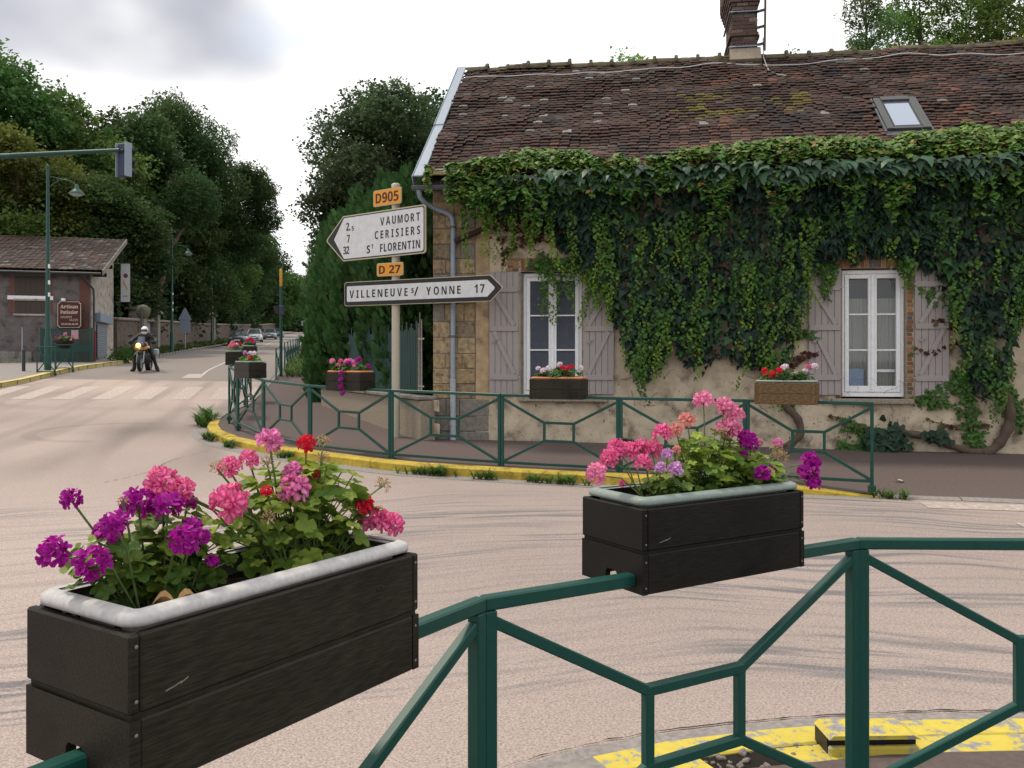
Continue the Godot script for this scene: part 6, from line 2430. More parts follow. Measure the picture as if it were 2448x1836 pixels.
	st = new_st()
	span(st, -0.33, 0.33, 1.18, 1.96, 0.04, 0.06, 0.004)
	ob("lower_plate", st, bk, ts)
	st = new_st()
	for y: float in [1.4, 1.75, 2.15, 2.4]:
		span(st, -0.3 if y < 2 else -0.2, 0.3 if y < 2 else 0.2, y, y + 0.03, 0.062, 0.075)
	ob("stiffener", st, M.zinc, ts, "stuff")
	# convex mirror from behind
	q = on_road(47.5, -7.75, 0.12)
	var cm := thing("road_mirror", "round convex road mirror seen from behind, on a pole behind the motorcycle", "mirror", q)
	st = new_st()
	lathe(st, Transform3D(Basis(Vector3.RIGHT, -PI / 2), Vector3(0, 2.25, 0.06)), [Vector2(0.36, 0.04), Vector2(0.34, 0.0), Vector2(0.2, -0.07), Vector2(0.0, -0.10)], 22)
	ob("bowl", st, mat("mirror_back", Color(0.14, 0.135, 0.095), 0.1, Vector3.ONE, 0.02, 0.6), cm)
	st = new_st()
	lathe(st, Transform3D(Basis(Vector3.RIGHT, -PI / 2), Vector3(0, 2.25, 0.06)), [Vector2(0.34, 0.03), Vector2(0.37, 0.02), Vector2(0.37, 0.05), Vector2(0.34, 0.06)], 22)
	ob("rim", st, M.concrete, cm)
	st = new_st()
	tube(st, [Vector3(0, -0.2, 0.12), Vector3(0, 2.5, 0.19)], 0.04, 8)
	ob("pole", st, M.zinc_dark, cm)
	# town end sign beside the hedge
	q = on_road(59.0, 0.35, 0.13)
	var zs := thing("zone_sign", "white square speed zone sign on a thin pole beside the hedge", "road sign", q, 0.1)
	st = new_st()
	tube(st, [Vector3(0, -0.2, 0), Vector3(0, 2.4, 0)], 0.03, 8)
	ob("pole", st, M.zinc, zs)
	st = new_st()
	span(st, -0.32, 0.32, 1.65, 2.4, 0.03, 0.05, 0.01)
	ob("face", st, M.sign_white, zs)
	st = new_st()
	var ring := []
	for i in 25:
		ring.append(Vector3(sin(i * TAU / 24) * 0.19, 1.93 + cos(i * TAU / 24) * 0.19, 0.052))
	tube(st, ring, 0.018, 5, false)
	bar(st, Vector3(-0.27, 1.68, 0.052), Vector3(-0.12, 1.80, 0.052), 0.008, 0.05)
	ob("ring", st, M.sign_black, zs)
	text("lettering", "30", Vector3(0, 1.93, 0.0515), 0.14, 0.2, M.sign_black, zs, false, 700)
	text("lettering", "ZONE", Vector3(0, 2.26, 0.0515), 0.10, 0.42, M.sign_black, zs, false, 700)
	# bollard
	var bo := thing("bollard", "dark slim bollard left of the short railings by the bakery", "bollard", P(-16.6, 29.9, gh(-16.6, 29.9) + 0.12))
	st = new_st()
	tube(st, [Vector3(0, -0.1, 0), Vector3(0, 0.72, 0)], 0.055, 10)
	lathe(st, T(0, 0.72, 0), [Vector2(0.055, 0), Vector2(0.04, 0.05), Vector2(0, 0.06)], 10)
	ob("post", st, M.dark_metal, bo)
	var mp := thing("marker_post", "thin grey marker rod on the pavement left of the bollard", "post", P(-17.6, 31.6, gh(-17.6, 31.6) + 0.12))
	st = new_st()
	tube(st, [Vector3(0, -0.1, 0), Vector3(0, 1.45, 0)], 0.018, 6)
	ob("rod", st, M.zinc, mp)

# ---------------------------------------------------------------- vehicles and the rider
# smooth body out of tapered bones [from, to, radius from, radius to], meshed with surface nets
func body(bones: Array, cell: float, soft: float) -> ArrayMesh:
	var lo := Vector3.ONE * 1e9
	var hi := -lo
	for b: Array in bones:
		var r := maxf(b[2], b[3]) + cell * 3
		for p: Vector3 in [b[0], b[1]]:
			lo = lo.min(p - Vector3.ONE * r)
			hi = hi.max(p + Vector3.ONE * r)
	var n := Vector3i(((hi - lo) / cell).ceil()) + Vector3i.ONE
	var f := PackedFloat32Array()
	f.resize(n.x * n.y * n.z)
	f.fill(0.0)
	for b: Array in bones:
		var A: Vector3 = b[0]
		var B: Vector3 = b[1]
		var ra: float = b[2]
		var rb: float = b[3]
		var ext := maxf(ra, rb) + cell * 2.5
		var l := Vector3i(((A.min(B) - Vector3.ONE * ext - lo) / cell).floor()).max(Vector3i.ZERO)
		var h := Vector3i(((A.max(B) + Vector3.ONE * ext - lo) / cell).ceil()).min(n - Vector3i.ONE)
		var ab := B - A
		var len2 := maxf(ab.length_squared(), 1e-6)
		for z in range(l.z, h.z + 1):
			for y in range(l.y, h.y + 1):
				for x in range(l.x, h.x + 1):
					var p := lo + Vector3(x, y, z) * cell
					var t := clampf((p - A).dot(ab) / len2, 0.0, 1.0)
					var d := p.distance_to(A + ab * t) - lerpf(ra, rb, t)
					f[(z * n.y + y) * n.x + x] += exp(-d * soft)
	for i in f.size():
		f[i] = -log(maxf(f[i], 1e-9)) / soft
	var id := {}
	var vs: Array[Vector3] = []
	for z in n.z - 1:
		for y in n.y - 1:
			for x in n.x - 1:
				var s := Vector3.ZERO
				var c := 0
				for e: Array in [[0, 0, 0, 1, 0, 0], [0, 1, 0, 1, 1, 0], [0, 0, 1, 1, 0, 1], [0, 1, 1, 1, 1, 1], [0, 0, 0, 0, 1, 0], [1, 0, 0, 1, 1, 0], [0, 0, 1, 0, 1, 1], [1, 0, 1, 1, 1, 1], [0, 0, 0, 0, 0, 1], [1, 0, 0, 1, 0, 1], [0, 1, 0, 0, 1, 1], [1, 1, 0, 1, 1, 1]]:
					var va := f[((z + e[2]) * n.y + y + e[1]) * n.x + x + e[0]]
					var vb := f[((z + e[5]) * n.y + y + e[4]) * n.x + x + e[3]]
					if (va < 0) != (vb < 0):
						s += Vector3(e[0], e[1], e[2]).lerp(Vector3(e[3], e[4], e[5]), va / (va - vb))
						c += 1
				if c > 0:
					id[Vector3i(x, y, z)] = vs.size()
					vs.append(lo + (Vector3(x, y, z) + s / c) * cell)
	var st := new_st()
	st.set_smooth_group(0)
	for key: Vector3i in id:
		for ax in 3:
			var u := Vector3i.ZERO
			var v := Vector3i.ZERO
			var w := Vector3i.ZERO
			w[ax] = 1
			u[(ax + 1) % 3] = 1
			v[(ax + 2) % 3] = 1
			var k1: Vector3i = key - u
			var k2: Vector3i = key - v
			var k3: Vector3i = key - u - v
			var va := f[(key.z * n.y + key.y) * n.x + key.x]
			var e: Vector3i = key + w
			if e.x >= n.x or e.y >= n.y or e.z >= n.z:
				continue
			var vb := f[(e.z * n.y + e.y) * n.x + e.x]
			if (va < 0) == (vb < 0) or not (id.has(k1) and id.has(k2) and id.has(k3)):
				continue
			var out := Vector3(w) * (1.0 if va < 0 else -1.0)
			quad(st, vs[id[key]], vs[id[k1]], vs[id[k3]], vs[id[k2]], out)
	st.index()
	return fin(st)

func wheel(parent: Node3D, at: Vector3, R_: float, w: float, called := "wheel") -> void:
	var o := Node3D.new()
	o.name = called
	parent.add_child(o, true)
	o.position = at
	var st := new_st()
	var xf := Transform3D(Basis(Vector3.BACK, PI / 2), Vector3.ZERO)
	lathe(st, xf, [Vector2(R_ * 0.68, -w / 2), Vector2(R_ * 0.9, -w / 2), Vector2(R_, -w * 0.28), Vector2(R_, w * 0.28), Vector2(R_ * 0.9, w / 2), Vector2(R_ * 0.68, w / 2), Vector2(R_ * 0.68, -w / 2)], 22)
	ob("tyre", st, M.black, o)
	st = new_st()
	lathe(st, xf, [Vector2(R_ * 0.67, -w * 0.3), Vector2(R_ * 0.67, w * 0.3), Vector2(R_ * 0.6, w * 0.3), Vector2(R_ * 0.6, -w * 0.3), Vector2(R_ * 0.67, -w * 0.3)], 20)
	for i in 5:
		var a := i * TAU / 5
		bar(st, Vector3(0, sin(a), cos(a)) * 0.03, Vector3(0, sin(a), cos(a)) * R_ * 0.62, w * 0.25, R_ * 0.13, 0.004, Vector3.RIGHT)
	lathe(st, xf, [Vector2(0.0, -w * 0.35), Vector2(0.06, -w * 0.35), Vector2(0.06, w * 0.35), Vector2(0, w * 0.35)], 12)
	ob("rim", st, mat("alloy", Color(0.30, 0.31, 0.33), 0.0, Vector3.ONE, 0.02, 0.35), o)

func car(label: String, r: float, w: float, paint: Material, height := 1.47) -> void:
	var at := on_road(r, w, 0.004)
	var q := rw(r, w)
	var q2 := rw(r - 3.0, w)
	var dir := (q2 - q).normalized()
	# forward is towards the junction
	var o := thing("car", label, "car", at, atan2(dir.x, -dir.y), "cars queuing down the far road")
	var hw := 0.86
	# body: cross-sections from front to back [z, half width, bottom, top]
	var secs := [[2.1, 0.60, 0.32, 0.58], [2.02, 0.76, 0.22, 0.72], [1.75, 0.84, 0.18, 0.80], [1.0, hw, 0.17, 0.92], [0.5, hw, 0.17, 0.96], [-1.2, hw, 0.17, 0.98], [-1.85, 0.83, 0.22, 0.98], [-2.05, 0.72, 0.32, 0.85]]
	var st := new_st()
	st.set_smooth_group(0)
	var ringf := func(s: Array) -> Array:
		var out := []
		for k: Vector2 in [Vector2(-0.86, 0.0), Vector2(-1, 0.14), Vector2(-1.0, 0.62), Vector2(-0.93, 0.86), Vector2(-0.7, 1.0), Vector2(0.7, 1.0), Vector2(0.93, 0.86), Vector2(1.0, 0.62), Vector2(1, 0.14), Vector2(0.86, 0.0)]:
			out.append(Vector3(k.x * s[1], lerpf(s[2], s[3], k.y), s[0]))
		return out
	for i in secs.size() - 1:
		var a: Array = ringf.call(secs[i])
		var b: Array = ringf.call(secs[i + 1])
		var c := Vector3(0, 0.6, (secs[i][0] + secs[i + 1][0]) / 2)
		for k in 10:
			var k2 := (k + 1) % 10
			quad(st, a[k], a[k2], b[k2], b[k], (a[k] + b[k2]) / 2 - c)
	st.set_smooth_group(-1)
	for e in [0, secs.size() - 1]:
		var a: Array = ringf.call(secs[e])
		for k in range(1, 9):
			tri(st, a[0], a[k], a[k + 1], Vector3(0, 0, 1 if e == 0 else -1))
	ob("body", st, paint, o)
	# cabin glass and roof
	var gl := mat("car_glass", Color(0.05, 0.065, 0.07), 0.0, Vector3.ONE, 0.02, 0.05)
	var lowq := [[0.95, 0.74, 0.93], [-1.75, 0.72, 0.96]]
	var hq := [[0.22, 0.575], [-1.25, 0.56]]
	var tp := height - 0.05
	st = new_st()
	var P4 := func(i: int, s: float, up: bool) -> Vector3:
		return Vector3(s * hq[i][1], tp, hq[i][0]) if up else Vector3(s * lowq[i][1], lowq[i][2], lowq[i][0])
	quad(st, P4.call(0, -1.0, false), P4.call(0, 1.0, false), P4.call(0, 1.0, true), P4.call(0, -1.0, true), Vector3(0, 0.5, 1))
	ob("windscreen", st, gl, o)
	st = new_st()
	quad(st, P4.call(1, -1.0, false), P4.call(1, 1.0, false), P4.call(1, 1.0, true), P4.call(1, -1.0, true), Vector3(0, 0.5, -1))
	ob("rear_window", st, gl, o)
	for s: float in [-1.0, 1.0]:
		st = new_st()
		quad(st, P4.call(0, s, false), P4.call(1, s, false), P4.call(1, s, true), P4.call(0, s, true), Vector3(s, 0.3, 0))
		ob("side_window", st, gl, o)
		st = new_st()
		bar(st, P4.call(0, s, false), P4.call(0, s, true), 0.06, 0.05, 0.01)
		bar(st, P4.call(1, s, false), P4.call(1, s, true), 0.08, 0.05, 0.01)
		ob("pillar", st, paint, o)
		st = new_st()
		span(st, s * 0.86 - 0.02 + s * 0.08, s * 0.86 + 0.02 + s * 0.16, 0.93, 1.07, 0.62, 0.72, 0.03)
		ob("mirror", st, paint, o)
		st = new_st()
		box(st, Transform3D(Basis(Vector3.UP, s * 0.5), Vector3(s * 0.62, 0.66, 2.0)), Vector3(0.30, 0.14, 0.10), 0.03)
		ob("headlight", st, M.cast_iron, o)
		for z: float in [1.3, -1.3]:
			wheel(o, Vector3(s * 0.77, 0.30, z), 0.30, 0.19)
	st = new_st()
	box(st, T(0, tp + 0.02, (0.22 - 1.25) / 2), Vector3(1.17, 0.055, 1.50), 0.02)
	ob("car_roof", st, paint, o)
	st = new_st()
	box(st, T(0, 0.40, 2.06), Vector3(1.1, 0.16, 0.1), 0.03)
	box(st, T(0, 0.60, 2.06), Vector3(0.62, 0.09, 0.09), 0.02)
	ob("grille", st, M.black, o)
	st = new_st()
	span(st, -0.26, 0.26, 0.42, 0.53, 2.115, 2.125)
	ob("number_plate", st, M.pvc, o)

func paint(key: String, c: Color) -> StandardMaterial3D:
	var m := mat(key, c, 0.0, Vector3.ONE, 0.02, 0.35)
	m.clearcoat_enabled = true
	m.clearcoat = 0.6
	m.clearcoat_roughness = 0.1
	return m

func vehicles() -> void:
	car("dark grey car heading the queue by the brown wall", 86.7, -5.75, paint("paint_dark", Color(0.05, 0.055, 0.062)))
	car("white silver car second in the queue behind the dark grey one", 104.5, -5.35, paint("paint_white", Color(0.50, 0.52, 0.54)), 1.52)
	car("silver grey car third in the queue, clear of the flowers", 126.5, -4.85, paint("paint_silver", Color(0.20, 0.22, 0.25)))
	car("blue grey car last in the queue, half behind the yellow-topped post", 151.0, -5.3, paint("paint_blue", Color(0.09, 0.12, 0.16)))
	# motorcycle
	var mx := -13.45
	var md := 32.2
	var my := gh(mx, md) + 0.002
	var mo := thing("motorcycle", "yellow and black touring motorcycle with its headlight lit, waiting at the crossing", "motorcycle", P(mx, md, my), 0.2)
	wheel(mo, Vector3(0, 0.325, 0.78), 0.325, 0.12, "front_wheel")
	wheel(mo, Vector3(0, 0.315, -0.72), 0.315, 0.17, "rear_wheel")
	var yel := paint("bike_yellow", Color(0.40, 0.19, 0.015))
	var st := new_st()
	for s: float in [-1.0, 1.0]:
		tube(st, [Vector3(s * 0.105, 0.325, 0.80), Vector3(s * 0.105, 0.72, 0.62)], 0.028, 8)
	ob("fork", st, M.cast_iron, mo, "stuff")
	st = new_st()
	tube(st, [Vector3(0, 0.66, 1.0), Vector3(0, 0.71, 0.8), Vector3(0, 0.68, 0.55)], [0.05, 0.08, 0.06], 8)
	ob("front_mudguard", st, M.black, mo)
	mk("fairing", body([[Vector3(-0.13, 0.84, 0.62), Vector3(0.13, 0.84, 0.62), 0.06, 0.06], [Vector3(0, 0.82, 0.70), Vector3(0, 0.78, 0.90), 0.075, 0.03], [Vector3(-0.2, 0.88, 0.35), Vector3(-0.16, 0.86, 0.56), 0.06, 0.07], [Vector3(0.2, 0.88, 0.35), Vector3(0.16, 0.86, 0.56), 0.06, 0.07]], 0.03, 30.0), yel, mo)
	mk("headlight_case", body([[Vector3(-0.09, 0.95, 0.60), Vector3(0.09, 0.95, 0.60), 0.10, 0.10]], 0.03, 30.0), M.black, mo)
	mk("tank", body([[Vector3(0, 0.95, 0.28), Vector3(0, 0.92, -0.05), 0.17, 0.13]], 0.03, 30.0), yel, mo)
	mk("seat", body([[Vector3(0, 0.86, -0.1), Vector3(0, 0.90, -0.7), 0.12, 0.09]], 0.03, 30.0), M.black, mo)
	mk("engine", body([[Vector3(0, 0.5, 0.25), Vector3(0, 0.5, -0.15), 0.17, 0.19], [Vector3(-0.15, 0.42, 0.1), Vector3(0.15, 0.42, 0.1), 0.11, 0.11], [Vector3(0, 0.6, 0.4), Vector3(0, 0.8, 0.3), 0.06, 0.06]], 0.03, 25.0), M.dark_metal, mo)
	st = new_st()
	tube(st, [Vector3(0.05, 0.33, -0.72), Vector3(0.05, 0.45, -0.2)], 0.04, 8)
	tube(st, [Vector3(0, 0.45, -0.2), Vector3(0, 0.80, -0.35), Vector3(0, 0.84, -0.8)], 0.03, 8)
	tube(st, [Vector3(0, 0.95, 0.45), Vector3(0, 0.6, -0.1)], 0.04, 8)
	ob("bike_frame", st, M.dark_metal, mo)
	st = new_st()
	tube(st, [Vector3(0.2, 0.45, -0.3), Vector3(0.24, 0.62, -0.75)], [0.05, 0.07], 10)
	ob("silencer", st, M.cast_iron, mo)
	for s: float in [-1.0, 1.0]:
		st = new_st()
		box(st, T(s * 0.29, 0.72, -0.62), Vector3(0.14, 0.22, 0.34), 0.03)
		ob("side_case", st, M.cast_iron, mo)
		st = new_st()
		tube(st, [Vector3(s * 0.3, 1.1, 0.4), Vector3(s * 0.36, 1.27, 0.42)], 0.008, 5)
		box(st, Transform3D(Basis(Vector3.BACK, s * -0.3), Vector3(s * 0.42, 1.30, 0.42)), Vector3(0.14, 0.08, 0.03), 0.012)
		ob("mirror", st, M.black, mo)
	st = new_st()
	tube(st, [Vector3(-0.42, 1.05, 0.3), Vector3(-0.2, 1.08, 0.42), Vector3(0.2, 1.08, 0.42), Vector3(0.42, 1.05, 0.3)], 0.014, 6)
	tube(st, [Vector3(-0.43, 1.05, 0.36), Vector3(-0.36, 1.09, 0.46)], 0.05, 6)
	tube(st, [Vector3(0.43, 1.05, 0.36), Vector3(0.36, 1.09, 0.46)], 0.05, 6)
	ob("handlebar", st, M.black, mo)
	st = new_st()
	st.set_smooth_group(0)
	for i in 6:
		var a0 := lerpf(-1.0, 1.0, i / 6.0)
		var a1 := lerpf(-1.0, 1.0, (i + 1) / 6.0)
		quad(st, Vector3(sin(a0) * 0.17, 1.0, 0.5 + cos(a0) * 0.16), Vector3(sin(a1) * 0.17, 1.0, 0.5 + cos(a1) * 0.16), Vector3(sin(a1) * 0.13, 1.26, 0.42 + cos(a1) * 0.12), Vector3(sin(a0) * 0.13, 1.26, 0.42 + cos(a0) * 0.12), Vector3(0, 0.3, 1))
	ob("windscreen", st, mat("smoked", Color(0.10, 0.12, 0.16), 0.0, Vector3.ONE, 0.02, 0.12), mo)
	var glow := StandardMaterial3D.new()
	glow.resource_name = "headlight_glow"
	glow.albedo_color = Color(1, 0.9, 0.7)
	glow.emission_enabled = true
	glow.emission = Color(1.0, 0.78, 0.42)
	glow.emission_energy_multiplier = 3.2
	st = new_st()
	lathe(st, Transform3D(Basis(Vector3.RIGHT, PI / 2), Vector3(-0.07, 0.94, 0.735)), [Vector2(0.085, -0.01), Vector2(0.07, 0.02), Vector2(0, 0.035)], 14)
	ob("headlight", st, glow, mo)
	st = new_st()
	lathe(st, Transform3D(Basis(Vector3.RIGHT, PI / 2), Vector3(0.09, 0.93, 0.735)), [Vector2(0.06, -0.01), Vector2(0.05, 0.02), Vector2(0, 0.03)], 14)
	ob("headlight", st, M.car_glass, mo)
	var sl := SpotLight3D.new()
	sl.name = "headlight_beam"
	mo.add_child(sl)
	sl.position = Vector3(-0.07, 0.94, 0.80)
	sl.rotation = Vector3(-0.12, PI, 0)
	sl.light_energy = 6.0
	sl.light_color = Color(1.0, 0.84, 0.58)
	sl.spot_range = 30
	sl.spot_angle = 25
	sl.light_size = 0.07
	sl.shadow_enabled = true
	# rider
	var pr := thing("person", "motorcyclist in black riding clothes and white helmet, both feet on the road", "person", P(mx, md, my), 0.2)
	var leather := mat("leather", Color(0.014, 0.014, 0.018), 0.25, Vector3.ONE * 4, 0.03, 0.55)
	var bones := [[Vector3(0, 0.93, -0.22), Vector3(0, 1.12, -0.16), 0.15, 0.145], [Vector3(0, 1.12, -0.16), Vector3(0, 1.28, -0.08), 0.15, 0.165], [Vector3(-0.13, 1.30, -0.06), Vector3(0.13, 1.30, -0.06), 0.10, 0.10], [Vector3(0, 1.36, -0.05), Vector3(0, 1.42, -0.02), 0.065, 0.06]]
	for s: float in [-1.0, 1.0]:
		var el := Vector3(s * 0.42, 1.12, 0.08)
		var ha := Vector3(s * 0.40, 1.06, 0.33)
		bones.append([Vector3(s * 0.19, 1.31, -0.05), el, 0.075, 0.058])
		bones.append([el, ha, 0.056, 0.042])
		# gloved hand closed on the grip: palm, four curled fingers, thumb
		bones.append([ha, ha + Vector3(-s * 0.01, 0.0, 0.05), 0.038, 0.036])
		for k in 4:
			var fx := s * (-0.035 + k * 0.022)
			bones.append([ha + Vector3(fx, 0.01, 0.06), ha + Vector3(fx, 0.0, 0.095), 0.011, 0.010])
			bones.append([ha + Vector3(fx, 0.0, 0.095), ha + Vector3(fx, -0.035, 0.085), 0.010, 0.009])
		bones.append([ha + Vector3(-s * 0.04, 0.0, 0.03), ha + Vector3(-s * 0.055, -0.025, 0.07), 0.012, 0.010])
		var hip := Vector3(s * 0.11, 0.90, -0.2)
		var kn := Vector3(s * 0.30, 0.56, 0.06)
		var an := Vector3(s * (0.36 if s < 0 else 0.42), 0.12, -0.02)
		bones.append([hip, kn, 0.10, 0.072])
		bones.append([kn, an, 0.07, 0.052])
		bones.append([an, an + Vector3(s * 0.03, -0.06, 0.0), 0.055, 0.05])
		bones.append([an + Vector3(s * 0.03, -0.075, -0.03), an + Vector3(s * 0.08, -0.08, 0.16), 0.042, 0.038])
	mk("body", body(bones, 0.024, 38.0), leather, pr)
	var hm := Node3D.new()
	hm.name = "helmet"
	pr.add_child(hm)
	hm.position = Vector3(0, 1.50, 0.0)
	st = new_st()
	st.set_smooth_group(0)
	var pt := func(az: float, e: float, k: float) -> Vector3:
		return Vector3(sin(az) * cos(e) * 0.125, sin(e) * 0.15 - (0.02 if e < -0.5 else 0.0), cos(az) * cos(e) * 0.155) * k
	for i in 12:
		for j in 24:
			var e0 := lerpf(-1.15, PI / 2, i / 12.0)
			var e1 := lerpf(-1.15, PI / 2, (i + 1) / 12.0)
			var a0 := TAU * j / 24
			var a1 := TAU * (j + 1) / 24
			var c: Vector3 = pt.call((a0 + a1) / 2, (e0 + e1) / 2, 1.0)
			quad(st, pt.call(a0, e0, 1.0), pt.call(a1, e0, 1.0), pt.call(a1, e1, 1.0), pt.call(a0, e1, 1.0), c)
	ob("shell", st, paint("helmet_white", Color(0.70, 0.71, 0.72)), hm)
	st = new_st()
	st.set_smooth_group(0)
	for i in 4:
		for j in 12:
			var e0 := lerpf(-0.32, 0.22, i / 4.0)
			var e1 := lerpf(-0.32, 0.22, (i + 1) / 4.0)
			var a0 := lerpf(-1.1, 1.1, j / 12.0)
			var a1 := lerpf(-1.1, 1.1, (j + 1) / 12.0)
			quad(st, pt.call(a0, e0, 1.03), pt.call(a1, e0, 1.03), pt.call(a1, e1, 1.03), pt.call(a0, e1, 1.03), pt.call(a0, e0, 1.0))
	ob("visor", st, M.car_glass, hm)

# ---------------------------------------------------------------- flower boxes
func planter(label: String, at: Vector3, turn: float, wood: Material, rim: Material, group: String, near := false) -> Node3D:
	var L := 0.735
	var W := 0.315
	var o := thing("flower_box", label, "flower box", at, turn, group)
	var cfg := [[0.0, 0.124], [0.134, 0.265]]
	for k in 2:
		var y0: float = cfg[k][0]
		var y1: float = cfg[k][1]
		for s: float in [-1.0, 1.0]:
			var st := new_st()
			span(st, 0.0205, L - 0.0205, y0, y1, s * (W / 2 - 0.021), s * W / 2, 0.004)
			ob("plank", st, wood, o)
			st = new_st()
			var x0 := 0.0 if s < 0 else L - 0.02
			if k == 0:
				# notched to sit over the rail
				var hw := W / 2 - 0.0005
				var prof_ := PackedVector2Array([Vector2(-hw, 0), Vector2(-0.032, 0), Vector2(-0.028, 0.044), Vector2(-0.02, 0.052), Vector2(0.02, 0.052), Vector2(0.028, 0.044), Vector2(0.032, 0), Vector2(hw, 0), Vector2(hw, y1), Vector2(-hw, y1)])
				prism(st, Transform3D(Basis(Vector3(0, 0, 1), Vector3.UP, Vector3(-1, 0, 0)), Vector3(x0 + 0.02, 0, 0)), prof_, 0.0, 0.02)
			else:
				span(st, x0, x0 + 0.02, y0, y1, -W / 2 + 0.0005, W / 2 - 0.0005, 0.004)
			ob("plank", st, wood, o)
	# inner lining seen in the grooves
	var st := new_st()
	span(st, 0.006, L - 0.006, 0.11, 0.15, -W / 2 + 0.006, -W / 2 + 0.0205)
	span(st, 0.006, L - 0.006, 0.11, 0.15, W / 2 - 0.0205, W / 2 - 0.006)
	span(st, 0.006, 0.0195, 0.11, 0.15, -W / 2 + 0.021, W / 2 - 0.021)
	span(st, L - 0.0195, L - 0.006, 0.11, 0.15, -W / 2 + 0.021, W / 2 - 0.021)
	span(st, 0.03, L - 0.03, 0.07, 0.079, -W / 2 + 0.03, W / 2 - 0.03)
	ob("lining", st, wood, o)
	# trough with a rounded lip
	st = new_st()
	st.set_smooth_group(0)
	var base := rrect(0.021, L - 0.021, -W / 2 + 0.021, W / 2 - 0.021, 0.022, 5)
	var lip := [Vector2(-0.026, 0.20), Vector2(-0.020, 0.288), Vector2(-0.016, 0.295), Vector2(-0.010, 0.297), Vector2(-0.006, 0.2965), Vector2(0.006, 0.2925), Vector2(0.0125, 0.288), Vector2(0.0145, 0.280), Vector2(0.0135, 0.273), Vector2(-0.008, 0.2715)]
	var n := base.size()
	var c0 := Vector2(L / 2, 0)
	for i in n:
		var j := (i + 1) % n
		var na := corner_normal(base[i], L, W)
		var nb := corner_normal(base[j], L, W)
		for k in lip.size() - 1:
			var pa: Vector2 = base[i] + na * lip[k].x
			var pb: Vector2 = base[j] + nb * lip[k].x
			var pc: Vector2 = base[j] + nb * lip[k + 1].x
			var pd: Vector2 = base[i] + na * lip[k + 1].x
			var dn := Vector2(lip[k].y - lip[k + 1].y, lip[k + 1].x - lip[k].x)
			var out := Vector3(na.x * -dn.x, dn.y, na.y * -dn.x)
			if k >= 4:
				out = Vector3(na.x, 0.4 if k < 6 else -0.3, na.y)
			elif k == 0:
				out = Vector3(-na.x, 0.1, -na.y)
			quad(st, Vector3(pa.x, lip[k].y, pa.y), Vector3(pb.x, lip[k].y, pb.y), Vector3(pc.x, lip[k + 1].y, pc.y), Vector3(pd.x, lip[k + 1].y, pd.y), out)
	ob("trough_rim", st, rim, o)
	# earth
	st = new_st()
	st.set_smooth_group(0)
	var nx := 40 if near else 8
	var nz := 16 if near else 4
	var nn := FastNoiseLite.new()
	nn.frequency = 14.0
	nn.seed = int(at.x * 100)
	var hgt := func(i: int, j: int) -> Vector3:
		var x := lerpf(0.038, L - 0.038, float(i) / nx)
		var z := lerpf(-W / 2 + 0.038, W / 2 - 0.038, float(j) / nz)
		return Vector3(x, 0.244 + nn.get_noise_2d(x, z) * 0.025, z)
	for i in nx:
		for j in nz:
			quad(st, hgt.call(i, j), hgt.call(i + 1, j), hgt.call(i + 1, j + 1), hgt.call(i, j + 1), Vector3.UP)
	ob("soil", st, M.soil, o)
	if near:
		st = new_st()
		for s: float in [-1.0, 1.0]:
			for e: Array in [[0.012, 0.02], [0.012, 0.10], [0.012, 0.155], [0.012, 0.245], [L - 0.012, 0.02], [L - 0.012, 0.10], [L - 0.012, 0.155], [L - 0.012, 0.245]]:
				lathe(st, Transform3D(Basis(Vector3.RIGHT, PI / 2 * s), Vector3(e[0], e[1], s * (W / 2 + 0.0003))), [Vector2(0.0035, 0.0), Vector2(0.0025, 0.001), Vector2(0, 0.0012)], 8)
		for z: float in [-0.125, 0.125]:
			for y: float in [0.03, 0.1, 0.16, 0.24]:
				lathe(st, Transform3D(Basis(Vector3.BACK, PI / 2), Vector3(0.0037, y, z)), [Vector2(0.0035, 0.0), Vector2(0.0025, 0.001), Vector2(0, 0.0012)], 8)
		ob("nails", st, M.nail, o, "stuff")
		# a pale scratch and a knot
		st = new_st()
		for k in 3:
			box(st, Transform3D(Basis(Vector3.BACK, 0.2 + k * 0.1), Vector3(0.075 + k * 0.014, 0.158 + k * 0.003, W / 2 + 0.0004)), Vector3(0.018, 0.0022, 0.0008))
		ob("scratch", st, M.nail, o)
		st = new_st()
		lathe(st, Transform3D(Basis(Vector3.RIGHT, PI / 2), Vector3(0.60, 0.213, W / 2)).scaled_local(Vector3(1, 1, 0.5)), [Vector2(0.013, 0.0), Vector2(0.009, 0.0014), Vector2(0.006, 0.0004), Vector2(0.0, 0.0008)], 14)
		ob("knot", st, wood, o)
	return o

func corner_normal(p: Vector2, L: float, W: float) -> Vector2:
	var c := Vector2(clampf(p.x, 0.043, L - 0.043), clampf(p.y, -W / 2 + 0.043, W / 2 - 0.043))
	var d := p - c
	return d.normalized() if d.length() > 1e-4 else Vector2.ZERO

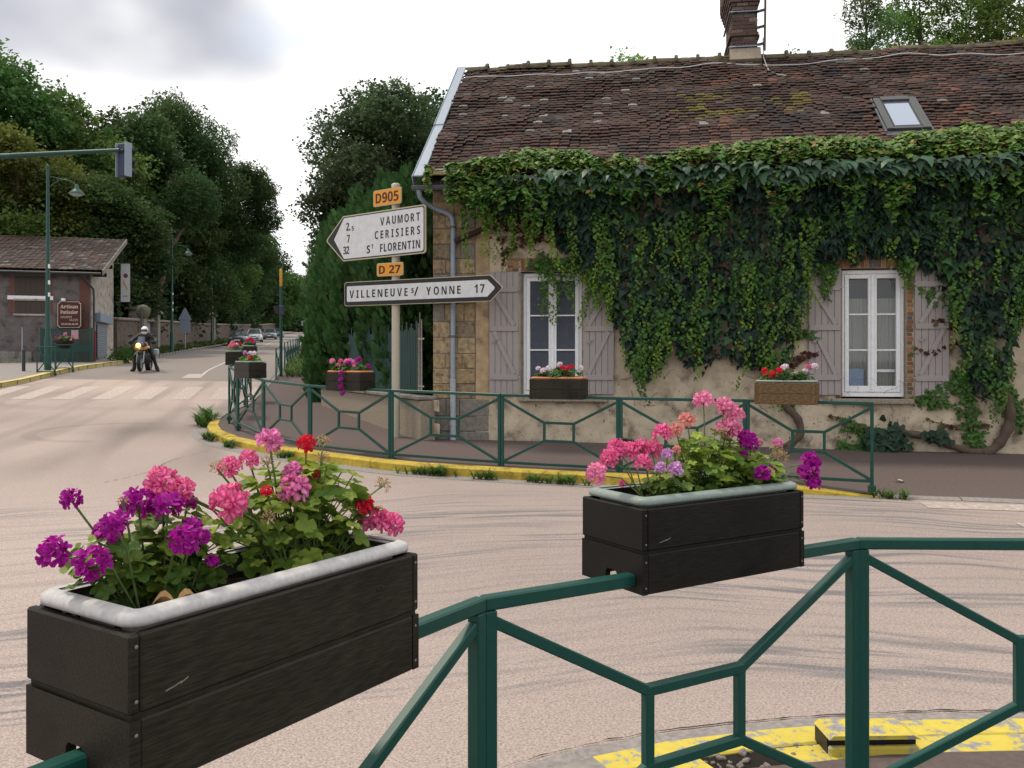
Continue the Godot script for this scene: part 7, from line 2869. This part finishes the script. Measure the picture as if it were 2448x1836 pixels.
var leafm := []
func geranium_leaf(v: int) -> ArrayMesh:
	# ivy-leaved: five blunt lobes, dished, paler rim; unit radius, normal +y, stalk at the origin
	var st := new_st()
	st.set_smooth_group(0)
	var n := 20
	var rr := RandomNumberGenerator.new()
	rr.seed = v + 3
	var rings := [[], [], []]
	var ph := rr.randf() * 0.3
	for i in n + 1:
		var a := TAU * i / n + 0.31
		var lobe := 0.80 + 0.20 * absf(cos(2.5 * (a - PI / 2))) 
		lobe = 0.74 + 0.30 * pow(absf(cos(2.5 * (a + PI / 2))), 0.8)
		var notch := 1.0 - 0.62 * exp(-pow(angle_difference(a, -PI / 2) / 0.28, 2))
		for k in 3:
			var f: float = [0.42, 0.86, 1.0][k]
			var rad := f * lerpf(1.0, lobe * notch, f)
			var y: float = [0.06, 0.17, 0.20][k] * (0.7 + 0.5 * sin(2.5 * a * 2 + ph)) + 0.05 * sin(a * 3 + v)
			rings[k].append(Vector3(cos(a) * rad, y, sin(a) * rad))
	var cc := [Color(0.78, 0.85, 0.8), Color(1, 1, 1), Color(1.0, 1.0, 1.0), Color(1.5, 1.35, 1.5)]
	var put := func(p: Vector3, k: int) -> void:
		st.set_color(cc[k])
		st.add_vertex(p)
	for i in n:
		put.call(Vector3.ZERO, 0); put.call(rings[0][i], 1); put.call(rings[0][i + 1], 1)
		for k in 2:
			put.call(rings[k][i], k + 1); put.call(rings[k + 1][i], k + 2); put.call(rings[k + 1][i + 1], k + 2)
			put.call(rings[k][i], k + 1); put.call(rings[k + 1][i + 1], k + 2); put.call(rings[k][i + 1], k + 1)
	return fin(st)

var heads := {}
const HUE := {
	"m": [Color(0.42, 0.006, 0.30), Color(0.26, 0.004, 0.26), Color(0.50, 0.02, 0.34)],
	"p": [Color(0.70, 0.004, 0.16), Color(0.82, 0.34, 0.52), Color(0.68, 0.02, 0.26)],
	"q": [Color(0.72, 0.07, 0.26), Color(0.84, 0.46, 0.60), Color(0.76, 0.18, 0.42)],
	"k": [Color(0.66, 0.06, 0.28), Color(0.78, 0.40, 0.64), Color(0.62, 0.10, 0.36)],
	"r": [Color(0.68, 0.008, 0.030), Color(0.62, 0.03, 0.06), Color(0.72, 0.01, 0.05)],
	"l": [Color(0.60, 0.25, 0.62), Color(0.74, 0.48, 0.74), Color(0.52, 0.18, 0.55)],
	"o": [Color(0.72, 0.20, 0.17), Color(0.80, 0.45, 0.42), Color(0.62, 0.22, 0.20)],
	"w": [Color(0.74, 0.62, 0.72), Color(0.82, 0.80, 0.82), Color(0.70, 0.50, 0.66)],
	"d": [Color(0.40, 0.26, 0.14), Color(0.52, 0.38, 0.22), Color(0.34, 0.18, 0.10)],
}
func flower_head(kind: String, v: int) -> ArrayMesh:
	var key := kind + str(v)
	if heads.has(key):
		return heads[key]
	var st := new_st()
	st.set_smooth_group(0)
	var rr := RandomNumberGenerator.new()
	rr.seed = key.hash() % 100000
	var nf := 8 if kind != "d" else 8
	var pal: Array = HUE[kind]
	for i in nf:
		var t := (i + 0.5) / nf
		var ph := i * 2.399 + rr.randf_range(-0.3, 0.3)
		var yy := lerpf(0.97, -0.30, t)
		var rad := sqrt(maxf(0.0, 1 - yy * yy))
		var dir := Vector3(cos(ph) * rad, yy, sin(ph) * rad).normalized()
		var c := dir * rr.randf_range(0.42, 0.62)
		var ref := Vector3.UP if absf(dir.y) < 0.9 else Vector3.RIGHT
		var u := dir.cross(ref).normalized()
		var w := dir.cross(u)
		var whorls := 2 if kind != "d" else 1
		for wh in whorls:
			var np := 5 if wh == 0 else 4
			for k in np:
				var a := TAU * k / np + rr.randf_range(-0.25, 0.25) + wh * 0.6
				var tilt := rr.randf_range(0.05, 0.45) + wh * 0.55
				var L := rr.randf_range(0.46, 0.66) * (1.0 if wh == 0 else 0.75)
				var ax := ((u * cos(a) + w * sin(a)) * cos(tilt) + dir * sin(tilt)).normalized()
				var sd := ax.cross(dir).normalized()
				var nr := sd.cross(ax)
				if nr.dot(dir) < 0:
					nr = -nr
				var hw := L * (0.34 if kind != "d" else 0.12)
				var cup := rr.randf_range(-0.05, 0.10)
				var k1 := rr.randf_range(0.75, 1.2)
				var e: Color = (pal[0] as Color).lerp(pal[2], rr.randf()) * k1
				var mcol: Color = (pal[1] as Color) * k1
				# obovate petal: base, two shoulders, notched tip
				var p := [c, c + ax * L * 0.45 - sd * hw * 0.7 + nr * (cup * L), c + ax * L * 0.45 + nr * 0.02, c + ax * L * 0.45 + sd * hw * 0.7 + nr * (cup * L), c + ax * L * 0.85 - sd * hw + nr * rr.randf_range(-0.04, 0.05), c + ax * L * 0.92 + nr * 0.03, c + ax * L * 0.85 + sd * hw + nr * rr.randf_range(-0.04, 0.05), c + ax * L * 1.02 - sd * hw * 0.45, c + ax * L * 1.02 + sd * hw * 0.45]
				var col := [e, e, mcol, e, e, mcol.lerp(e, 0.25), e, e, e]
				for f: Array in [[0, 1, 2], [0, 2, 3], [1, 4, 5], [1, 5, 2], [2, 5, 6], [2, 6, 3], [4, 7, 5], [5, 8, 6], [7, 8, 5]]:
					var flip: bool = ((p[f[1]] as Vector3) - p[f[0]]).cross((p[f[2]] as Vector3) - p[f[0]]).dot(nr) > 0.0
					var order := [f[0], f[2], f[1]] if flip else f
					for q: int in order:
						st.set_color(col[q])
						st.add_vertex(p[q])
	heads[key] = fin(st)
	return heads[key]

# one plant: leaves spread over [centre, radii], flower heads at given places (all in the box's axes)
func plant(box_: Node3D, label: String, centre: Vector3, radii: Vector3, nleaf: int, leafr: float, fl: Array, tone: Color, single := true) -> Node3D:
	var o := thing("geranium", label, "geranium", box_.position, box_.rotation.y, "geraniums in the flower boxes")
	if leafm.is_empty():
		for v in 4:
			leafm.append(geranium_leaf(v))
	var lms := []
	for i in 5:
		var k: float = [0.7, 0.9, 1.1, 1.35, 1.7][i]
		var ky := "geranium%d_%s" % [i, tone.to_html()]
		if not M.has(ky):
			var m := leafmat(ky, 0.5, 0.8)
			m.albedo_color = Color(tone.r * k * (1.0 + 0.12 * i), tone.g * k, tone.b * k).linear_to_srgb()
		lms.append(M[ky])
	var stems := new_st()
	var xf := []
	var cols := []
	var root := Vector3(centre.x, 0.235, centre.z)
	for i in nleaf:
		var dv := Vector3(R.randfn(), R.randfn(), R.randfn()).normalized() * pow(R.randf(), 0.45)
		var p := centre + dv * radii
		if p.y < 0.265:
			p.y = 0.265 + rf(0, 0.04)
		var out := (p - root).normalized()
		var nrm := (Vector3.UP * 0.75 + out * 0.55 + Vector3(R.randfn(), R.randfn() * 0.3, R.randfn()) * 0.42).normalized()
		var fwd := Vector3(out.x, -0.1, out.z)
		fwd = (fwd - nrm * fwd.dot(nrm)).normalized()
		var bs := Basis(nrm.cross(fwd), nrm, fwd).scaled(Vector3.ONE * leafr * rf(0.62, 1.25))
		var t := Transform3D(bs, p)
		if single:
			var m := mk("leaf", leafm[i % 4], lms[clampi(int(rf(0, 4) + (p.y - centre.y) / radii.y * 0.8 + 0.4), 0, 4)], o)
			m.transform = t
			if i % 3 == 0:
				var s := root + Vector3(rf(-0.05, 0.05), 0, rf(-0.03, 0.03))
				tube(stems, [s, s.lerp(p, 0.5) + Vector3(0, 0.02, 0), p], 0.0016, 4, false)
		else:
			xf.append(t)
			var k := rf(0.6, 1.6)
			cols.append(Color(tone.r * k, tone.g * k, tone.b * k))
	if not single:
		many("foliage", leafm[0], M.plant_leaf, o, xf, cols)
	for e: Array in fl:
		var h := Vector3(e[1], e[2], e[3])
		var rad: float = e[4]
		var fn := Node3D.new()
		fn.name = "flower"
		o.add_child(fn, true)
		var m := mk("petals", flower_head(e[0], R.randi() % 3), M.petal, fn)
		var dirh := (h - root)
		var up := (Vector3.UP * 0.6 + dirh.normalized() * 0.6 + Vector3(rf(-0.2, 0.2), 0, rf(0.0, 0.35))).normalized()
		var sx := up.cross(Vector3(rf(-1, 1), 0, rf(-1, 1)).normalized()).normalized()
		m.transform = Transform3D(Basis(sx, up, sx.cross(up)).scaled(Vector3.ONE * rad * 1.05), h)
		var st := new_st()
		var s := root + Vector3(clampf(h.x - root.x, -0.12, 0.12) * 0.6, 0.02, clampf(h.z - root.z, -0.1, 0.1) * 0.5)
		var midp := s.lerp(h, 0.55) + Vector3(0, 0.03, 0)
		var cen := h - up * rad * 0.15
		tube(st, [s, midp, cen], 0.0022 if single else 0.004, 5, false)
		if single:
			for k in 6:
				var a := k * 1.05
				tube(st, [cen - up * rad * 0.25, cen + (up * 0.35 + Vector3(cos(a), 0, sin(a)) * 0.4) * rad], 0.0009, 3, false)
		ob("stem", st, mat("geranium_stem", Color(0.10, 0.15, 0.045), 0.2, Vector3.ONE * 20, 0.03, 0.6), fn)
	if single:
		ob("stem", stems, M.geranium_stem, o, "stuff")
	return o

func planters() -> void:
	var gn := "big flower boxes on the foreground railing"
	# heads: kind, along, height above the box bottom, across (towards the viewer), radius
	var b1 := planter("big dark brown flower box with marbled white rim at lower left", Vector3(-0.7506, 0.905, -1.51), 0.9903, M.box_wood2, M.rim_white, gn, true)
	var W := 0.155
	var cv := func(rows: Array, y0: float) -> Array:
		var out := []
		for e: Array in rows:
			out.append([e[0], e[1], e[2] - y0, W - e[3], e[4] * 1.07])
		return out
	plant(b1, "magenta purple geranium in the left half of the white-rimmed box", Vector3(0.19, 0.335, -0.04), Vector3(0.175, 0.095, 0.09), 215, 0.025, cv.call([["m", 0.02, 1.372, 0.20, 0.02], ["m", 0.04, 1.333, 0.10, 0.026], ["m", 0.15, 1.344, 0.20, 0.033], ["m", 0.18, 1.338, 0.15, 0.031], ["m", 0.14, 1.293, 0.05, 0.029], ["m", 0.26, 1.333, 0.20, 0.019], ["m", -0.01, 1.282, 0.20, 0.030], ["m", 0.01, 1.269, 0.12, 0.031], ["m", 0.24, 1.233, 0.10, 0.014], ["m", 0.21, 1.30, 0.12, 0.02], ["m", 0.08, 1.305, 0.18, 0.028], ["m", 0.22, 1.352, 0.22, 0.026], ["m", 0.19, 1.29, 0.07, 0.018], ["d", 0.1, 1.36, 0.17, 0.012]], 0.905), Color(0.11, 0.21, 0.038))
	plant(b1, "pink and red streaked geranium in the right half of the white-rimmed box", Vector3(0.53, 0.36, -0.015), Vector3(0.205, 0.14, 0.125), 298, 0.026, cv.call([["p", 0.20, 1.379, 0.20, 0.033], ["p", 0.225, 1.362, 0.17, 0.026], ["p", 0.43, 1.40, 0.22, 0.024], ["k", 0.50, 1.37, 0.16, 0.026], ["p", 0.31, 1.325, 0.12, 0.024], ["r", 0.58, 1.36, 0.18, 0.016], ["p", 0.36, 1.392, 0.20, 0.024], ["p", 0.28, 1.340, 0.10, 0.038], ["k", 0.47, 1.437, 0.20, 0.03], ["r", 0.53, 1.430, 0.15, 0.022], ["k", 0.45, 1.346, 0.10, 0.036], ["r", 0.66, 1.282, 0.10, 0.025], ["p", 0.70, 1.240, 0.10, 0.036], ["p", 0.745, 1.225, 0.09, 0.03], ["r", 0.39, 1.345, 0.12, 0.014], ["d", 0.30, 1.40, 0.16, 0.018], ["d", 0.60, 1.43, 0.17, 0.018], ["d", 0.55, 1.40, 0.12, 0.016], ["d", 0.78, 1.31, 0.15, 0.022], ["d", 0.36, 1.30, 0.08, 0.016], ["d", 0.48, 1.39, 0.22, 0.018]], 0.905), Color(0.14, 0.25, 0.038))
	var dl := thing("dried_leaf", "curled dry tan leaf lying on the soil of the white-rimmed box", "leaf", b1.transform * Vector3(0.145, 0.262, 0.075), 0.4)
	var st := new_st()
	st.set_smooth_group(0)
	for s: float in [-1.0, 1.0]:
		for i in 5:
			for j in 4:
				var f := func(a: int, b: int) -> Vector3:
					var t := a / 5.0
					var u := b / 4.0
					var hw := 0.022 * sin(PI * clampf(t * 0.9 + 0.08, 0, 1))
					return Vector3(s * t * 0.042, 0.012 * sin(t * 3.0) + 0.008 * sin(u * 6.0 + t * 4.0) + 0.012 * (2 * u - 1) * (2 * u - 1), (u - 0.5) * 2 * hw)
				quad(st, f.call(i, j), f.call(i + 1, j), f.call(i + 1, j + 1), f.call(i, j + 1), Vector3.UP)
	ob("blade", st, mat("dry_leaf", Color(0.42, 0.26, 0.11), 0.3, Vector3.ONE * 12, 0.02, 0.8), dl)
	var b2 := planter("big near-black flower box with grey-green rim right of the centre", Vector3(0.319, 0.892, -2.832), 0.557, M.box_wood1, M.rim_grey, gn, true)
	plant(b2, "rosy pink geranium spilling over the left end of the grey-rimmed box", Vector3(0.20, 0.31, 0.03), Vector3(0.08, 0.06, 0.08), 70, 0.023, cv.call([["q", -0.10, 1.263, 0.10, 0.035], ["p", -0.01, 1.300, 0.15, 0.032], ["p", 0.06, 1.325, 0.20, 0.033], ["p", 0.11, 1.310, 0.20, 0.036], ["p", 0.16, 1.318, 0.20, 0.033], ["p", 0.21, 1.310, 0.20, 0.036], ["p", 0.09, 1.285, 0.10, 0.030], ["l", 0.115, 1.272, 0.05, 0.020], ["l", 0.19, 1.306, 0.10, 0.021], ["l", 0.18, 1.262, 0.05, 0.027], ["o", 0.23, 1.318, 0.10, 0.016], ["p", 0.02, 1.22, 0.12, 0.014]], 0.892), Color(0.10, 0.19, 0.038))
	plant(b2, "tall salmon pink geranium in the middle of the grey-rimmed box", Vector3(0.42, 0.36, 0.0), Vector3(0.17, 0.12, 0.11), 270, 0.023, cv.call([["p", 0.26, 1.363, 0.20, 0.036], ["o", 0.30, 1.375, 0.18, 0.028], ["o", 0.37, 1.405, 0.20, 0.032], ["q", 0.45, 1.470, 0.20, 0.037], ["q", 0.50, 1.451, 0.15, 0.037], ["q", 0.55, 1.435, 0.18, 0.032], ["q", 0.60, 1.417, 0.20, 0.039], ["q", 0.51, 1.370, 0.15, 0.042], ["q", 0.56, 1.37, 0.16, 0.034], ["d", 0.44, 1.37, 0.1, 0.02]], 0.892), Color(0.14, 0.26, 0.042))
	plant(b2, "bright magenta geranium hanging over the right end of the grey-rimmed box", Vector3(0.62, 0.305, 0.01), Vector3(0.12, 0.09, 0.13), 190, 0.024, cv.call([["m", 0.56, 1.332, 0.10, 0.037], ["m", 0.60, 1.315, 0.12, 0.03], ["m", 0.54, 1.281, 0.10, 0.020], ["k", 0.73, 1.31, 0.20, 0.016], ["m", 0.56, 1.228, 0.03, 0.029], ["m", 0.63, 1.233, 0.05, 0.017], ["k", 0.77, 1.310, 0.15, 0.02], ["m", 0.88, 1.195, 0.10, 0.042], ["m", 0.90, 1.235, 0.11, 0.04], ["m", 0.885, 1.165, 0.09, 0.034], ["d", 0.72, 1.31, 0.20, 0.022], ["d", 0.82, 1.284, 0.20, 0.028], ["d", 0.80, 1.255, 0.15, 0.026], ["d", 0.76, 1.26, 0.15, 0.024]], 0.892), Color(0.125, 0.24, 0.042))
	# boxes on the corner railing across the road
	var rows := [
		[6, 0.52, M.box_wood2, M.rim_clay, "grey brown flower box with clay rim hung on the corner rail left of the signpost", "pink and magenta geranium trailing from the clay-rimmed box left of the signpost", "qqpqqqmmkqmmm", Color(0.07, 0.13, 0.03), true],
		[8, 0.50, M.box_wood0, M.rim_clay, "dark flower box with clay rim on the railing before the first window", "white and red geranium in the box before the first window", "wwwwwwrrrw", Color(0.08, 0.16, 0.04), false],
		[10, 0.33, M.raw_wood, M.rim_grey, "scorched raw wood flower box with grey rim on the last corner panel", "red and white geranium in the raw wood box", "rrrrwwwwwpw", Color(0.07, 0.14, 0.035), false],
		[4, 0.50, M.box_wood2, M.rim_grey, "grey flower box with white flowers at the left turn of the corner railing", "leafy geranium with few white and violet flowers at the left turn", "wwwwlmwrw", Color(0.10, 0.20, 0.035), false],
		[2, 0.25, M.box_wood2, M.rim_grey, "dark flower box at far left of the corner railing, second from the rear", "red and lilac geranium in the second box from the rear", "rpllowkop", Color(0.08, 0.14, 0.035), false],
		[0, 0.25, M.box_wood0, M.rim_grey, "hindmost dark flower box on the corner railing", "violet white and red geranium in the hindmost box", "wlmwwrrrplr", Color(0.08, 0.15, 0.035), false],
	]
	for e: Array in rows:
		var i: int = e[0]
		var a := Vector2(FP[i][0], FP[i][1])
		var b := Vector2(FP[i + 1][0], FP[i + 1][1])
		var dir := (b - a).normalized()
		var c := a.lerp(b, e[1]) - dir * 0.3675
		var y := lerpf(FP[i][2], FP[i + 1][2], e[1]) - 0.05
		var bx := planter(e[4], P(c.x, c.y, y), atan2(dir.y, dir.x), e[2], e[3], "flower boxes on the corner railing")
		var fl := []
		var kinds: String = e[6]
		for k in kinds.length():
			var t := (k + 0.5) / kinds.length()
			fl.append([kinds[k], lerpf(0.04, 0.70, t) + rf(-0.05, 0.05), 0.40 + rf(-0.05, 0.07), rf(-0.1, 0.12), rf(0.035, 0.055)])
		if e[8]:
			for k in 4:
				fl.append(["m", 0.36 + rf(-0.05, 0.05), 0.26 - k * 0.10, 0.19, 0.045])
		plant(bx, e[5], Vector3(0.37, 0.33, 0.0), Vector3(0.35, 0.085, 0.15), 190, 0.034, fl, e[7], false)
		if e[8]:
			pass
	# pot of pink flowers hung on the yard gate
	var hp := thing("hanging_pot", "dark hanging pot full of pink flowers on the green yard gate", "flower pot", P(-17.6, 34.6, gh(-17.6, 34.6) + 0.72))
	st = new_st()
	lathe(st, T(0, 0, 0), [Vector2(0.0, 0.0), Vector2(0.2, 0.02), Vector2(0.33, 0.26), Vector2(0.36, 0.30), Vector2(0.3, 0.28), Vector2(0, 0.26)], 16)
	ob("bowl", st, M.box_wood0, hp)
	var fake := Node3D.new()
	fake.name = "place"
	add_child(fake)
	fake.position = hp.position + Vector3(0, 0.05, 0)
	var fl := []
	for k in 16:
		fl.append(["q" if k % 3 else "m", rf(-0.45, 0.45), 0.38 + rf(-0.12, 0.16), rf(-0.1, 0.3), rf(0.05, 0.08)])
	plant(fake, "pink geranium overflowing the pot on the yard gate", Vector3(0, 0.34, 0), Vector3(0.42, 0.13, 0.3), 160, 0.06, fl, Color(0.08, 0.14, 0.03), false)
	remove_child(fake)
	fake.free()

# ---------------------------------------------------------------- weeds along the kerbs
func tuft() -> ArrayMesh:
	var st := new_st()
	var rr := RandomNumberGenerator.new()
	rr.seed = 77
	for i in 14:
		var a := rr.randf() * TAU
		var L := rr.randf_range(0.06, 0.16)
		var d := Vector3(cos(a), 0, sin(a))
		var s := Vector3(-sin(a), 0, cos(a)) * rr.randf_range(0.004, 0.011)
		var m := d * L * 0.35 + Vector3.UP * L * 0.6
		var e := d * L * 0.9 + Vector3.UP * L * rr.randf_range(0.45, 1.0)
		tri(st, -s * 0.5, m + s, m - s, Vector3.UP)
		tri(st, -s * 0.5, s * 0.5, m + s, Vector3.UP)
		tri(st, m - s, m + s, e, Vector3.UP)
	return fin(st)

func weeds() -> void:
	var tf := tuft()
	var list := [[-1.28, 12.02, 0.22, "low weed tuft at the foot of the yellow kerb below the signpost"], [-0.92, 11.88, 0.28, "broad weed at the yellow kerb left of the downpipe"], [-0.38, 11.62, 0.24, "leafy weed at the yellow kerb below the downpipe"], [0.35, 11.36, 0.26, "weed with grass blades at the yellow kerb below the first shutter"], [0.72, 11.22, 0.25, "ragged weed at the yellow kerb left of the pink flowers"], [-6.35, 18.3, 0.42, "tall weed clump at the nose of the yellow kerb"], [-6.2, 17.6, 0.40, "spreading weed in the gutter at the kerb's left turn"], [-5.4, 15.6, 0.30, "grass in the gutter along the curved kerb"], [-4.7, 14.65, 0.25, "thin grass in the gutter near the grey-rimmed box's rail"], [-3.5, 13.55, 0.22, "dark weed in the gutter behind the red flower"], [4.35, 10.15, 0.24, "grass tuft where the yellow kerb ends at right"], [1.9, 10.9, 0.2, "small grass tuft at the kerb behind the pink flowers"], [1.9, 14.55, 0.2, "small weed growing at the foot of the cream wall"]]
	for e: Array in list:
		var o := thing("weed", e[3], "weed", P(e[0], e[1], gh(e[0], e[1]) + (0.13 if e[1] > 14.4 and e[0] > 0 else 0.005)), 0.0, "weeds along the kerb")
		var xf := []
		var cols := []
		for i in 13:
			var s: float = e[2] * rf(2.2, 5.0) * (1.3 if e[1] > 17 else 1.0)
			var along := Vector3(0.93, 0, 0.36) if e[0] > -4.0 else Vector3(0.55, 0, 0.83)
			xf.append(Transform3D(Basis(Vector3.UP, rf(0, 6.28)).scaled(Vector3.ONE * s), along * R.randfn() * e[2] * 0.5 + Vector3(rf(-0.05, 0.05), 0, rf(-0.04, 0.05))))
			var k := rf(0.6, 1.4)
			cols.append(Color(0.075 * k, 0.15 * k, 0.03 * k))
		many("blades", tf, M.plant_leaf, o, xf, cols)
	# verge grass under the estate wall
	var xf := []
	var cols := []
	for i in 2600:
		var r := rf(47.0, 110.0)
		var w := rf(-8.9, -7.3)
		if R.randf() > 0.75 - (w + 8.9) * 0.2:
			continue
		var p := on_road(r, w, 0.11)
		xf.append(Transform3D(Basis(Vector3.UP, rf(0, 6.28)).scaled(Vector3.ONE * rf(1.2, 3.0)), p))
		var k := rf(0.6, 1.4)
		cols.append(Color(0.07 * k, 0.10 * k, 0.025 * k))
	for i in 260:
		var p := on_road(rf(30.0, 44.0), rf(-0.5, 0.1), 0.12)
		xf.append(Transform3D(Basis(Vector3.UP, rf(0, 6.28)).scaled(Vector3.ONE * rf(1.0, 2.4)), p))
		cols.append(Color(0.08, 0.14, 0.03))
	tag(many("grass", tf, M.plant_leaf, self, xf, cols), "verge grass along the estate wall and the far kerb", "grass", "", "stuff")
	for e: Array in [[-17.1, 38.6, "green bush at the foot of the bakery's red downpipe", 0.55], [-18.9, 43.6, "small green bush at the corner of bakery and estate wall", 0.5]]:
		var o := thing("shrub", e[2], "bush", P(e[0], e[1], gh(e[0], e[1]) + 0.12))
		xf = []
		cols = []
		for k in 60:
			var dv := Vector3(R.randfn(), absf(R.randfn()), R.randfn()).normalized() * pow(R.randf(), 0.4)
			xf.append(Transform3D(Basis.from_euler(Vector3(rf(-1, 1), rf(0, 6), rf(-1, 1))).scaled(Vector3.ONE * rf(0.25, 0.4)), dv * Vector3(e[3], e[3], e[3])))
			cols.append(Color(0.07 * rf(0.7, 1.3), 0.14 * rf(0.7, 1.3), 0.03))
		many("foliage", clump("broad"), M.tree_leaf, o, xf, cols)
	# fallen leaves on the right pavement
	for e: Array in [[4.9, 11.2, "pale fallen leaf on the dark pavement at right"], [7.6, 13.6, "yellow green fallen leaf by the wall foot at far right"]]:
		var o := thing("fallen_leaf", e[2], "leaf", P(e[0], e[1], gh(e[0], e[1]) + 0.085), rf(0, 6))
		var m := mk("blade", small_leaf_mesh(), mat("fallen", Color(0.42, 0.42, 0.26)), o)
		m.transform = Transform3D(Basis(Vector3.RIGHT, -1.4).scaled(Vector3.ONE * 0.12), Vector3.ZERO)
